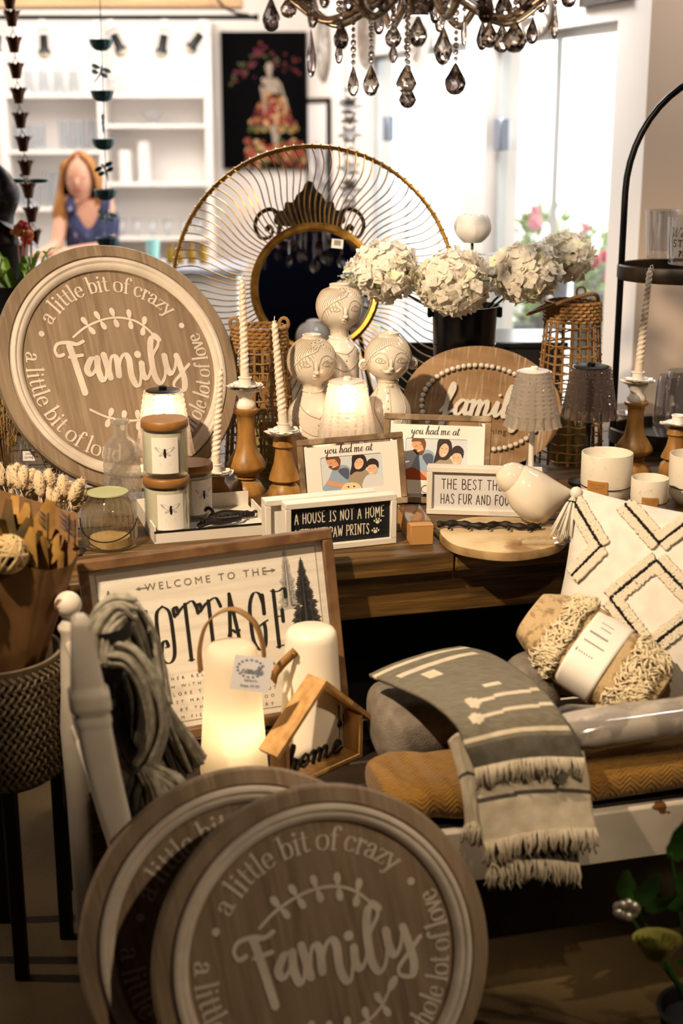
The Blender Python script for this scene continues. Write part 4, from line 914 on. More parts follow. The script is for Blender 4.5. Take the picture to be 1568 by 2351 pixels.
# ---------------------------------------------------------------- box signs
def box_sign(label, M, W, H, D, panel, lines, ink, wt, paws=False, name='box_sign', group='white wooden box signs'):
    t = thing(name, label, 'sign', M, group); fw = .0135
    b = MB()
    for (xa, xb, ya, yb) in ((-W / 2, W / 2, H - fw, H), (-W / 2, W / 2, 0, fw), (-W / 2, -W / 2 + fw, fw, H - fw), (W / 2 - fw, W / 2, fw, H - fw)): b.boxb(xa, xb, ya, yb, -D, 0, None, .0012)
    b.build('box_rim', M_boxwhite, t)
    b = MB(); b.boxb(-W / 2 + fw, W / 2 - fw, fw, H - fw, -D + .003, -.010); b.build('panel', panel, t)
    if lines:
        b = MB()
        for tx, x, y, h, wd in lines: hand_text(b, tx, x, y, h, wd, wt, Matrix.Identity(4), -.0094)
        b.build('lettering', ink, t)
    if paws:
        for px_, py_ in ((.088, .052), (.083, .030)):
            b = MB(); z = -.0093
            b.add([(px_ + .0048 * math.cos(q) , py_ + .0042 * math.sin(q), z) for q in [2 * PI * k / 14 for k in range(14)]], [list(range(14))])
            for a in (20, 65, 110, 155): b.add([(px_ + .0082 * math.cos(rad(a)) + .0019 * math.cos(q), py_ + .0075 * math.sin(rad(a)) + .0026 * math.sin(q), z) for q in [2 * PI * k / 10 for k in range(10)]], [list(range(10))])
            b.build('paw_print', ink, t)
    return t
box_sign('black chalkboard box sign reading A HOUSE IS NOT A HOME, near the table edge', lean((.001, 3.0453, .751), 18.9), .262, .115, .034, M_chalk, [('A HOUSE IS NOT A HOME', -.108, .064, .025, .214), ('WITHOUT PAW PRINTS', -.106, .027, .024, .176)], M_chalkink, .0022, True)
mm = lean((.001, 3.0453, .751), 18.9) @ TR(-.034, 0, -.042)
box_sign('second white box sign standing directly behind the chalkboard one', mm, .262, .115, .034, M_paperwhite, [('DOGS WELCOME', -.09, .045, .03, .18)] if False else None, M_ink, .002)
box_sign('white box sign reading THE BEST THERAPIST, behind the ceramic bird', lean((.343, 3.312, .751), -7.4), .276, .119, .034, mat('pale grey panel', 'd6d4d4', .6), [('THE BEST THERAPIST', -.103, .063, .0245, .226), ('HAS FUR AND FOUR LEGS', -.105, .026, .0245, .232)], M_ink, .0017)

# ---------------------------------------------------------------- gift box, slice, bird
p = T(958, 1235); M = TR(p.x, p.y, TZ) @ RZ(8)
t = thing('gift_box', 'slim kraft gift box with clear lid, right of the chalkboard box sign', 'box', M)
b = MB(); b.boxb(-.026, .026, -.055, .115, 0, .044, None, .001); b.build('card_tray', M_kraftbox, t)
b = MB(); b.boxb(-.0265, .0265, -.025, .115, .044, .048); b.build('clear_lid', thin_glass('lid film', (.8, .76, .7), 3, .05), t)
b = MB(); b.boxb(-.0265, .0265, -.0555, -.025, .044, .0455); b.build('lid_flap', M_kraftbox, t)
p = onz(1152, 1225, TZ + .02); M = TR(p.x, p.y - .008, TZ + .001)
t = thing('wood_slice', 'round white-washed wood slice board under the ceramic bird', 'wood slice', M)
R_ = .146; fnr = lambda a, i, r, z: (r * (1 + .02 * math.sin(3 * a + 1) + .012 * math.sin(7 * a)), z)
b = MB(); b.lathe([(0, .0225), (R_ * .95, .0225), (R_ * .97, .021)], 64, None, fnr); b.lathe([(R_ * .95, .0), (0, 0)][::-1], 64, None, fnr); b.build('slice_face', M_slice, t)
b = MB(); b.lathe([(R_ * .95, 0), (R_ * .985, .003), (R_ * .99, .017), (R_ * .97, .0212)], 64, None, fnr); b.build('bark', mat('pale bark', 'a78a5e', .75, c2='6f5432', sc=16, bump=.3), t)
# black branch hook strip lying on it
t = thing('hook_strip', 'black branch-shaped metal hook strip lying on the wood slice', 'hook', TR(p.x - .03, p.y + .02, TZ + .0335) @ RZ(-4))
b = MB(); b.tube(catmull([(-.115, 0, 0), (-.07, .006, .002), (-.02, -.004, 0), (.03, .006, .002), (.08, -.003, 0), (.12, .004, 0)], 6), [.007 + .002 * math.sin(k * 1.7) for k in range(31)], 8); b.build('branch', M_blackiron, t)
for k in range(5): x = -.09 + .045 * k; b = MB(); b.tube(catmull([(x, 0, .002), (x, -.014, .004), (x + .003, -.022, .0), (x, -.02, -.004)], 4), .0026, 6); b.build('hook', M_blackiron, t)
# plastic-wrapped shells
t = thing('cellophane_parcel', 'crumpled clear cellophane parcel at the front of the wood slice', 'packet', TR(p.x + .075, p.y - .085, TZ + .0235))
b = MB(); rr = random.Random(3)
b.grid(14, 9, lambda u, v: ((u - .5) * .11, (v - .5) * .05, .004 + .009 * math.sin(PI * u) * math.sin(PI * v) + rr.uniform(-.0028, .0028))); b.build('clear_film', M_cello, t, flat=True)
b = MB(); b.boxb(-.04, .04, -.012, .012, .0005, .004); b.build('card_insert', M_slice, t)
# bird
pb = onz(1222, 1200, TZ + .0235); M = TR(pb.x, pb.y - .005, TZ + .0245) @ RZ(-6)
t = thing('bird_figurine', 'shiny white ceramic bird sitting on the wood slice', 'figurine', M @ SC(1.2))
b = MB(); NB = 32; pts = [(-.060, .072, .004), (-.056, .070, .016), (-.047, .067, .029), (-.035, .062, .040), (-.018, .058, .0495), (0, .0525, .0525), (.018, .048, .049), (.034, .050, .038), (.05, .055, .024), (.065, .060, .011), (.074, .063, .003)]
prof2 = catmull([(x, z, r) for x, z, r in pts], 3)
def bf(u, v):
    i = u * (len(prof2) - 1); k = min(int(i), len(prof2) - 2); f = i - k; x, z, r = [prof2[k][j] + (prof2[k + 1][j] - prof2[k][j]) * f for j in range(3)]
    a = 2 * PI * v; hh = r * (1.05 if math.sin(a) > 0 else 1.0); dz = r * .55 * max(0, -x * 12) if math.sin(a) > 0 else 0
    return (x, r * .92 * math.cos(a), max(.001, z + hh * math.sin(a) + dz * math.sin(a) * .6))
b.grid(31, NB + 1, bf); b.ball((-.040, 0, .088), (.034, .031, .031), None, 24, 16); b.build('bird_body', M_ceramic, t, 180)
b = MB(); b.tube([(-.056, 0, .082), (-.068, 0, .081), (-.074, 0, .079)], [.006, .0035, .0008], 8); b.build('beak', M_ceramic, t)
for s_ in (-1, 1): b = MB(); b.ball((-.049, s_ * .021, .085), .0028, None, 10, 6); b.build('eye', M_groove, t)

# ---------------------------------------------------------------- stoneware pots with leather labels
def pot(label, u, v0, v1, Y, r, seed, tw=.052, group='cream stoneware pots', txt=True):
    zt = ony(u, v0, Y).z - TZ; X = ony(u, v1, Y).x; t = thing('stoneware_pot', label, 'pot', TR(X, Y, TZ), group)
    b = MB(); b.lathe([(0, 0), (r * .60, 0), (r * .66, .003), (r * .82, zt * .10), (r * .93, zt * .22), (r * .985, zt * .36), (r, zt * .5), (r, zt * .985), (r * .985, zt), (r * .96, zt), (r * .945, zt * .985), (r * .94, zt * .3), (r * .7, zt * .08), (0, zt * .06)], 56); b.build('pot_body', M_potwhite, t)
    zl = zt * .42; b = MB(); b.tube([((r + .0012) * math.cos(2 * PI * k / 48), (r + .0012) * math.sin(2 * PI * k / 48), zl - .003 + .003 * math.sin(2 * PI * k / 48)) for k in range(48)], .0012, 5, True); b.build('cord', M_cord, t)
    b = MB(); a0 = -100 - 20 * (seed == 1); h = .030 if r > .05 else .024; span = tw / r
    def lf(u_, v_, d=.0022): a = rad(a0) + (u_ - .5) * span; return ((r + d) * math.cos(a), (r + d) * math.sin(a), zl + (v_ - .5) * h)
    b.grid(12, 3, lf); b.grid(12, 3, lambda u_, v_: lf(u_, v_, .0005)); o = b.build('leather_label', M_label, t)
    if txt:
        b = MB(); tmp = MB()
        for s_, y in (('FEELING', .0055), ('SPIRIT', -.003)): font_text(tmp, s_, .0085 * h / .03, TR(0, y * h / .03, 0), 0, 'CENTER', 1.25)
        tmp.boxb(-.015, .015, -.0095, -.009, 0, .0001); tmp.boxb(-.012, .012, -.0115, -.011, 0, .0001)
        b.add([lf(.5 + v.x / tw, .5 + v.y / h, .0026) for v in tmp.v], tmp.f); b.build('stamped_text', mat('brown stamp', '8a5a26', .6), o)
    return t
pot('large cream stoneware pot with tan label, middle right', 1389, 1038, 1150, 3.43, .0635, 1)
pot('small cream stoneware pot, right of the large one', 1489, 1096, 1162, 3.345, .0455, 2, .038)
pot('tall cream stoneware pot cut off at the right edge', 1586, 1042, 1165, 3.43, .060, 3, .04)

# ---------------------------------------------------------------- candle jars, tray, hooks
M_jarwax = mat('white frosted candle wax', 'e5ddcc', .4, sss=.2)
M_lid = mat('bamboo lid', '9a6c38', .45, c2='855a2b', sc=8, st=(1, 6, 6))
def candle_jar(label, M, r=.0525, H=.112):
    t = thing('candle_jar', label, 'candle', M, 'lidded candle jars')
    b = MB(); b.lathe([(0, .001), (r * .93, .001), (r, .006), (r, H), (r * .97, H), (r * .96, .010), (0, .008)], 40); b.build('glass_jar', thin_glass('candle jar glass', (.95, .96, .93), 1.3), t)
    b = MB(); b.lathe([(0, .012), (r * .945, .012), (r * .95, .016), (r * .95, H * .93), (0, H * .93)], 40); b.build('wax_fill', M_jarwax, t)
    b = MB(); b.lathe([(0, H), (r * .99, H), (r * 1.035, H + .003), (r * 1.035, H + .016), (r * .99, H + .0195), (0, H + .0205)], 40); b.build('wooden_lid', M_lid, t)
    def lf(u_, v_, d=.0008): a = rad(-78) + (u_ - .5) * .062 / r; return ((r + d) * math.cos(a), (r + d) * math.sin(a), .014 + v_ * (H - .028))
    b = MB(); b.grid(10, 4, lf); o = b.build('paper_label', M_paperwhite, t)
    tmp = MB(); w_, h_ = .062, H - .028
    tmp.prism(ell(0, .0, .0032, .0095, .05), 0, .0001); tmp.prism(ell(0, .0095, .0025, .003), 0, .0001)
    b = MB(); b.add([lf(.5 + v.x / w_, .55 + v.y / h_, .0012) for v in tmp.v], tmp.f)
    tmp = MB()
    for s_ in (-1, 1):
        tmp.prism(catmull([(0, .006), (s_ * .010, .013), (s_ * .0215, .016), (s_ * .022, .012), (s_ * .012, .004)], 4, True), 0, .0001); tmp.prism(catmull([(0, .003), (s_ * .008, .002), (s_ * .014, -.004), (s_ * .008, -.005)], 4, True), 0, .0001)
    b.mi = 1; b.add([lf(.5 + v.x / w_, .55 + v.y / h_, .0010) for v in tmp.v], tmp.f)
    tmp = MB()
    for y, l in ((-.021, .011), (-.0245, .012)): tmp.boxb(-l, l, y - .0007, y + .0007, 0, .0001)
    tmp.boxb(-.016, .016, .0335, .0339, 0, .0001)
    b.mi = 2; b.add([lf(.5 + v.x / w_, .55 + v.y / h_, .0010) for v in tmp.v], tmp.f)
    b.build('bee_print', [M_inkblack, mat('bee wing wash', 'b3aba6', .6), mat('grey label line', '9a928a', .6)], o)
    return t
TY = RZ(17); pj = T(388, 1232); TRAYM = TR(pj.x + .085, pj.y + .065, TZ) @ TY
p = TB(386, 1222, .006); candle_jar('lower lidded candle jar, with another jar on top of it', TR(*p) @ RZ(4))
candle_jar('topmost candle jar stacked on another one', TR(p.x, p.y, p.z + .1335) @ RZ(-6))
p = TB(440, 1188, .006); candle_jar('candle jar half hidden behind the stacked pair', TR(*p) @ RZ(30))
t = thing('hook_tray', 'white rectangular tray with black rim and iron hooks inside', 'tray', TRAYM)
b = MB(); X0, X1, Y0, Y1 = -.142, .135, -.085, .165; hgt = .040
b.boxb(X0, X1, Y0, Y1, 0, .004)
b.boxb(X0, X1, Y1 - .004, Y1, .004, hgt); b.boxb(X0, X0 + .004, Y0, Y1, .004, hgt); b.boxb(X1 - .004, X1, Y0, Y1 - .05, .004, hgt * .8); b.boxb(X0, X1, Y0, Y0 + .004, .004, .026); b.build('tray_body', M_boxwhite, t)
b = MB(); b.tube([(X0, Y0, .027), (X1, Y0, .027)], .0022, 6); b.build('black_rim', M_black, t)
def iron_hook(label, M, s):
    t = thing('iron_hook', label, 'hook', M, 'cast iron hooks in the tray')
    b = MB(); b.tube(catmull([(-.06, 0, .004), (-.05, .004, .018), (-.06, .004, .028), (-.07, .004, .022)], 5), .0042, 7); b.tube(catmull([(-.06, 0, .004), (-.03, .006, .010), (.0, 0, .012), (.05, .004, .008)], 6), [.006 + .004 * math.sin(PI * k / 18) for k in range(19)], 8); b.build('hook_arm', M_blackiron, t)
    for k in range(5): b = MB(); x = -.035 + .02 * k; b.tube(catmull([(x, 0, .012), (x + .008, .014, .012), (x + .018, .020, .006), (x + .022, .014, .004)], 4), [.0045 - .002 * i / 12 for i in range(13)], 6); b.build('scroll_leaf', M_blackiron, t)
iron_hook('black iron hook curling up highest in the white tray', TRAYM @ TR(.072, .045, .006) @ RZ(-8), 1)
iron_hook('black iron hook lying flat at the front of the white tray', TRAYM @ TR(.03, -.005, .010) @ RZ(12) @ RXm(35), 2)

# ---------------------------------------------------------------- glass bottle and jar lantern
p = TB(285, 1176); HB = ony(290, 962, p.y).z - TZ; rb = .043
M_cut = thin_glass('pressed clear glass', (.86, .84, .80), 4.0, .04, .22, (.97, .94, .88))
t = thing('glass_bottle', 'pressed clear glass bottle vase in front of the propped round sign', 'bottle', TR(*p))
def fnb(a, i, r, z):
    if .02 < z < HB * .68: r = r * (1 + .035 * abs(math.sin(a * 7 + z * 130)) * abs(math.sin(a * 7 - z * 130)) * 2)
    return (r, z)
prof = [(0, .002), (rb * .9, .002)] + [(rb, .008 + (HB * .68 - .008) * k / 34) for k in range(35)] + [(rb * .93, HB * .73), (rb * .72, HB * .785), (rb * .45, HB * .82), (rb * .38, HB * .86), (rb * .38, HB * .95), (rb * .50, HB * .97), (rb * .52, HB * .99), (rb * .46, HB), (rb * .34, HB * .985)]
b = MB(); b.lathe(prof, 84, None, fnb); b.build('bottle_body', M_cut, t, 14)
b = MB(); b.tube([(rb * .48 * math.cos(2 * PI * k / 28), rb * .48 * math.sin(2 * PI * k / 28), HB * .965) for k in range(28)], .003, 6, True); b.build('lip_ring', M_cut, t)
p = TB(253, 1252); HJ = ony(253, 1130, p.y).z - TZ; rj = .060
t = thing('glass_jar', 'ribbed glass jar lantern with wire handle at the table front', 'jar', TR(*p))
prof = [(0, .002), (rj * .92, .002), (rj, .010), (rj * 1.02, HJ * .3), (rj, HJ * .6), (rj * .9, HJ * .78), (rj * .74, HJ * .9), (rj * .70, HJ * .96), (rj * .73, HJ)]
prof = catmull(prof, 4)
b = MB(); b.lathe(prof, 96, None, lambda a, i, r, z: (r * (1 + .03 * abs(math.cos(a * 12)) * (1 if .01 < z < HJ * .8 else 0)), z)); b.build('ribbed_glass', thin_glass('amber tinted glass', (.82, .77, .62), 3.0, .04, .08, (.8, .75, .6)), t, 20)
b = MB(); b.tube([(rj * .73 * math.cos(2 * PI * k / 40), rj * .73 * math.sin(2 * PI * k / 40), HJ) for k in range(40)], .003, 6, True); b.lathe([(0, HJ - .004), (rj * .68, HJ - .004), (rj * .7, HJ + .001), (0, HJ + .001)], 36); b.build('mesh_lid', mat('pale green lid', 'a5a67c', .5), t)
b = MB(); b.tube([(rj * 1.06 * math.sin(q), -rj * 1.06 * abs(math.cos(q)) - .004, HJ * .52 - HJ * .30 * math.cos(q)) for q in [-PI / 2 + PI * k / 24 for k in range(25)]], .0014, 6); b.build('wire_handle', M_black, t)
b = MB(); b.lathe([(0, .004), (rj * .8, .004), (rj * .75, .022), (0, .026)], 30); b.build('shell_filling', M_slice, t)

# ---------------------------------------------------------------- pale riser and dried flowers on the table's left
p = TB(190, 1120); t = thing('cream_crate', 'pale box under the propped round sign', 'box', TR(-.66, 3.50, TZ) @ RZ(25)); b = MB(); b.boxb(-.11, .11, -.04, .04, 0, .026, None, .002); b.build('crate_body', M_boxwhite, t); b = MB(); b.boxb(-.112, .112, -.042, .042, .026, .032, None, .001); b.build('crate_lid', M_boxwhite, t)
# ---------------------------------------------------------------- white distressed bench
M_distress = mat('distressed white paint', 'd9cfc2', .55, c2='cabfb0', sc=10, c3='6b4524', sc3=9, lo3=.675, hi3=.69, bump=.12, bsc=40)
SZ = .40
BMX = TR(0, 2.357, 0) @ RZ(14.6)
def bl(p): return BMX.inverted() @ Vector(p)
t = thing('white_bench', 'white distressed wooden bench holding blankets and lanterns', 'bench', BMX)
M_seat = mat('dark bench boards', '2a1c10', .6, c2='191008', sc=4, st=(1, 8, 8))
b = MB()
for k in range(5): b.boxb(-.40, .98, .012 + .100 * k, .108 + .100 * k, SZ - .028, SZ, None, .003)
b.build('seat', M_seat, t)
b = MB(); b.boxb(-.42, .99, -.012, .012, SZ - .115, SZ - .004, None, .004); b.build('front_rail', M_distress, t)
b = MB(); b.boxb(-.42, .99, .51, .53, SZ - .10, SZ - .004, None, .004); b.build('rear_rail', M_distress, t)
for y in (-.004, .48):
    b = MB(); b.lathe([(0, .001), (.018, .001), (.024, .05), (.028, .12), (.022, .16), (.030, .19), (.030, .30), (0, .30)], 20, TR(.95, y + .015, 0)); b.boxb(.925, .975, y - .012, y + .04, .28, SZ - .005, None, .004); b.build('leg', M_distress, t)
# left end: slanted front upright with a turned joint, rear post with ball finial, curved side board
tp, bt = bl(ony(183, 1412, 2.27)), bl(ony(288, 1960, 2.25))
b = MB(); n = 26
def fp(u, v):
    c = bt.lerp(tp, v); w_ = .024 + .006 * math.sin(PI * v) - .010 * max(0, v - .72) / .28; d = .022
    k = 1.22 if .62 < v < .70 else (1.1 if .56 < v <= .58 else 1)
    a = 2 * PI * u; e = .45; cx_ = abs(math.cos(a)) ** e * (1 if math.cos(a) > 0 else -1); sy = abs(math.sin(a)) ** e * (1 if math.sin(a) > 0 else -1)
    s_ = 1 if v < .985 else .55
    return (c.x + w_ * k * s_ * cx_ - .012 * math.sin(PI * v), c.y + d * k * s_ * sy, c.z)
b.grid(24, 60, fp, None, True); b.add([fp(k / 24, 1.0) for k in range(24)], [list(range(24))])
b.build('front_upright', M_distress, t, 60)
b = MB(); b.tube([bt, bt - Vector((-.03, 0, .16)), (bt.x + .06, bt.y, .004)], [.030, .028, .022], 14); b.build('leg', M_distress, t)
fb = bl(ony(156, 1388, 2.60)); b = MB()
prof = [(0, -.70), (.020, -.70), (.024, -.40), (.030, -.25), (.024, -.18), (.020, -.10), (.017, -.060), (.022, -.050), (.022, -.044), (.014, -.034)] + [(.0265 * math.cos(rad(a)), .0265 * math.sin(rad(a))) for a in range(-60, 91, 15)]
b.lathe([(r, z) for r, z in prof], 24, TR(*fb)); b.build('rear_post', M_distress, t)
b = MB(); rb_ = fb + Vector((.03, 0, -.28))
b.grid(14, 8, lambda u, v: (lambda p: (p.x - .030 * math.sin(PI * u) * (1 - .3 * v), p.y, p.z))(Vector((bt.x + .0, bt.y + .03, SZ)).lerp(Vector((tp.x + .02, tp.y + .03, tp.z - .10)), u).lerp(Vector((fb.x + .03, fb.y - .02, SZ)).lerp(Vector((fb.x, fb.y - .015, fb.z - .10)), u), v)))
b.build('side_board', M_distress, t)
for k, q in enumerate((.15, .32)):
    b = MB(); b.tube([Vector((tp.x + .012, tp.y + .02, tp.z - q)), Vector((fb.x, fb.y - .015, fb.z - q + .07))], .011, 10); b.build('side_rail', M_distress, t)

# ---------------------------------------------------------------- cottage sign
CM = lean((-.2462, 2.810, .4163), 12.3, 8.5, 4.1) @ SC(1.045); CW, CHH = .515, .39
t = thing('cottage_sign', 'framed WELCOME TO THE COTTAGE sign leaning behind the lanterns', 'sign', CM)
fw = .021; b = MB()
for (xa, xb, ya, yb) in ((-CW / 2, CW / 2, CHH - fw, CHH), (-CW / 2, CW / 2, 0, fw), (-CW / 2, -CW / 2 + fw, fw, CHH - fw), (CW / 2 - fw, CW / 2, fw, CHH - fw)): b.boxb(xa, xb, ya, yb, -.012, .022, None, .002)
b.build('moulding', mat('walnut frame wood', '7a5a3a', .55, c2='54381f', sc=5, st=(3, 3, 3), c3='97795a', sc3=12, lo3=.56, hi3=.7), t)
b = MB(); b.boxb(-CW / 2 + fw, CW / 2 - fw, fw, CHH - fw, -.008, 0); b.build('printed_board', mat('whitewashed sign board', 'ded6cb', .6, c2='d0c6b8', sc=5, st=(1, 14, 1)), t)
x0, x1, y0, y1 = -CW / 2 + fw + .012, CW / 2 - fw - .014, fw + .012, CHH - fw - .012
b = MB()
for a_, c_ in (((x0, y0), (x1, y0)), ((x1, y0), (x1, y1)), ((x1, y1), (x0, y1)), ((x0, y1), (x0, y0))): b.stroke([a_, c_], mono(.0016), None, .0006)
b.build('border_line', mat('grey border print', '8b857e', .6), t)
b = MB(); font_text(b, 'WELCOME TO THE', .0215, TR(-.006, .318, 0), .0008, 'CENTER', 1.45)
for s_ in (-1, 1): b.stroke([(-.006 + s_ * .118, .318), (-.006 + s_ * .134, .318)], mono(.0022), None, .0008); b.add([(-.006 + s_ * .134, .322, .0008), (-.006 + s_ * .143, .318, .0008), (-.006 + s_ * .134, .314, .0008)], [[0, 1, 2]])
b.build('welcome_lettering', mat('soft grey print', '6d665f', .6), t)
W1_ = lambda x, y, s_=1: (x, y)
def big(b, strokes, ox, oy, sx, sy, wf):
    for s_ in strokes: b.stroke([(ox + p[0] * sx, oy + p[1] * sy) for p in s_], wf, None, .0009)
wfv = lambda dx, dy, q: .0019 + .0056 * abs(dy) ** 2
GC = [SM((.85, .78), (.7, .98), (.4, 1.0), (.16, .8), (.12, .5), (.16, .18), (.42, 0), (.72, .06), (.86, .3)), LN((.85, .62), (.85, .95))]
GO = [SM((.5, 1), (.18, .88), (.12, .5), (.18, .12), (.5, 0), (.82, .12), (.88, .5), (.82, .88), (.5, 1)), SM((.2, .2), (.3, .36), (.48, .4), (.56, .3), (.42, .28))]
GT = [SM((-.12, .80), (-.15, .92), (.0, .96), (.06, .86), (-.04, .84)), SM((.0, .82), (.25, .92), (.5, .98), (.85, 1.02), (1.05, .86)), LN((.46, .98), (.46, 0)), LN((.3, 0), (.62, 0))]
GA = [LN((.1, 0), (.36, 1)), SM((.36, 1.05), (.55, .5), (.7, .02), (.85, -.05), (.9, .06)), SM((.12, .32), (.3, .42), (.5, .36), (.7, .4)), LN((-.02, 0), (.22, 0))]
GG = [SM((.85, .78), (.7, .98), (.4, 1.0), (.16, .8), (.12, .5), (.16, .18), (.42, 0), (.72, .06), (.82, .3), (.8, .44)), SM((.5, .40), (.75, .46), (1.0, .5)), LN((.85, .62), (.85, .95))]
GE = [LN((.25, 1), (.25, 0)), SM((.1, 1), (.5, .98), (.82, 1.02), (.86, .86)), LN((.25, .54), (.6, .54)), SM((.1, 0), (.5, .02), (.85, -.02), (1.0, -.1)), LN((.6, .44), (.6, .64))]
b = MB(); lx = -.168
for g in (GC, GO, GT, GT, GA, GG, GE): big(b, g, lx, .158 + .008 * 0, .040, .118, wfv); lx += .0475
b.build('cottage_lettering', M_inkblack, t)
b = MB(); rr = random.Random(5)
for i, (tx, n) in enumerate((('GATHER RELAX AND WANDER', 20), ('LAUGH WITH EACH OTHER NOW', 20), ('EXPLORE THE WOODS DAILY', 20), ('ROAST MARSHMALLOWS OUT', 20), ('SIT BY THE CAMPFIRE TOO', 20), ('SWIM FISH AND BE MERRY', 20))):
    font_text(b, tx, .0098, TR(-.01, .124 - .0165 * i, 0), .0008, 'CENTER', 2.05)
b.build('small_lettering', mat('brown small print', '5a4f46', .6), t)
M_treeink, M_treegrey = mat('charcoal tree print', '3a3836', .6), mat('pale grey tree print', 'aaa59f', .6)
def pine(cx_, cy_, h, w_, m_, seed):
    rr = random.Random(seed); b = MB(); b.stroke([(cx_, cy_), (cx_, cy_ + h)], lambda dx, dy, q: .004 * (1 - q) + .0006, None, .0007)
    for i in range(34):
        q = i / 34; y = cy_ + h * (.06 + .92 * q); L_ = w_ * (1 - q) ** .85 * (.75 + .5 * rr.random()) * (1 if i % 4 else 1.25)
        for s_ in (-1, 1):
            e = (cx_ + s_ * L_, y - .25 * L_ + .004); b.add([(cx_, y + .006, .00072), (e[0], e[1], .00072), (cx_ + s_ * L_ * .5, y - .30 * L_ - .003, .00072), (cx_, y - .008, .00072)], [[0, 1, 2, 3]])
            b.add([(cx_ + s_ * L_ * .55, y, .00074), (e[0] + s_ * .003, e[1] - .004, .00074), (cx_ + s_ * L_ * .6, y - .30 * L_ - .006, .00074)], [[0, 1, 2]])
    b.build('pine_print', m_, t)
pine(.190, .190, .148, .026, M_treeink, 1); pine(.158, .235, .125, .016, M_treegrey, 2); pine(-.203, .205, .118, .026, M_treeink, 3); pine(-.160, .215, .095, .016, M_treegrey, 4)

# ---------------------------------------------------------------- cushion and blankets
M_mustard = mat('mustard herringbone wool', '8f6722', .9, c2='7a5518', sc=60, st=(1, 3, 3), bump=.5, bsc=140, sheen=.2)
def herring(m):                    # woven zigzag relief
    nt = m.node_tree; N = nt.nodes.new; L = nt.links.new; bs = nt.nodes['Principled BSDF']
    tc = N('ShaderNodeTexCoord'); wv = N('ShaderNodeTexWave'); wv.wave_type = 'BANDS'; wv.bands_direction = 'DIAGONAL'; wv.inputs['Scale'].default_value = 55
    sp = N('ShaderNodeSeparateXYZ'); L(tc.outputs['Object'], sp.inputs[0]); pp = N('ShaderNodeMath'); pp.operation = 'PINGPONG'; pp.inputs[1].default_value = .022; L(sp.outputs[0], pp.inputs[0])
    cb = N('ShaderNodeCombineXYZ'); L(pp.outputs[0], cb.inputs[0]); L(sp.outputs[1], cb.inputs[1]); L(sp.outputs[2], cb.inputs[2]); L(cb.outputs[0], wv.inputs['Vector'])
    bp = N('ShaderNodeBump'); bp.inputs['Strength'].default_value = .6; bp.inputs['Distance'].default_value = .003; L(wv.outputs['Fac'], bp.inputs['Height']); L(bp.outputs[0], bs.inputs['Normal'])
herring(M_mustard)
def soft_slab(b, x0, x1, y0, y1, z0, z1, M=None, nu=40, nv=48, e=.35, wob=.004, seed=0):
    cx_, cy_, cz = (x0 + x1) / 2, (y0 + y1) / 2, (z0 + z1) / 2; hx, hy, hz = (x1 - x0) / 2, (y1 - y0) / 2, (z1 - z0) / 2
    sg = lambda v, p: math.copysign(abs(v) ** p, v)
    def f(u, v):
        th = PI * (v - .5); ph = 2 * PI * u; x = sg(math.sin(th), e); c = abs(math.cos(th)) ** e
        p = Vector((cx_ + hx * x, cy_ + hy * c * sg(math.cos(ph), .75), cz + hz * c * sg(math.sin(ph), .75)))
        d = noise.noise(p * 9 + Vector((seed, 0, 0))) * wob + noise.noise(p * 25 + Vector((seed, 3, 0))) * wob * .4
        return p + Vector((0, d * .6, d))
    b.grid(nu, nv, f, M, True)
b = MB(); soft_slab(b, .09, .93, -.012, .20, SZ + .002, SZ + .088, None, 40, 70, .22, .010)
b2 = b.build('mustard_blanket', M_mustard, None, 180); solo(b2, 'mustard herringbone blanket folded along the bench seat', 'blanket', M=BMX)
M_greyblanket = mat('taupe grey knit', '7f756a', .95, c2='6b6258', sc=40, bump=.6, bsc=260)
p = onz(955, 1770, SZ); b = MB(); soft_slab(b, -.09, .13, -.05, .16, .003, .150, None, 40, 40, .5, .012, 2)
o = b.build('grey_blanket', M_greyblanket, None, 180); solo(o, 'folded taupe-grey knitted blanket under the striped throw', 'blanket', M=TR(p.x + .01, p.y + .03, SZ + .0) @ RZ(12))
p = ony(1222, 1562, 2.74); b = MB(); soft_slab(b, -.06, .06, -.04, .06, -.12, .05, None, 36, 30, .6, .012, 5)
o = b.build('grey_blanket', M_greyblanket, None, 180); solo(o, 'smaller folded taupe blanket standing behind the striped throw', 'blanket', M=TR(p.x, p.y, p.z) @ RZ(8))
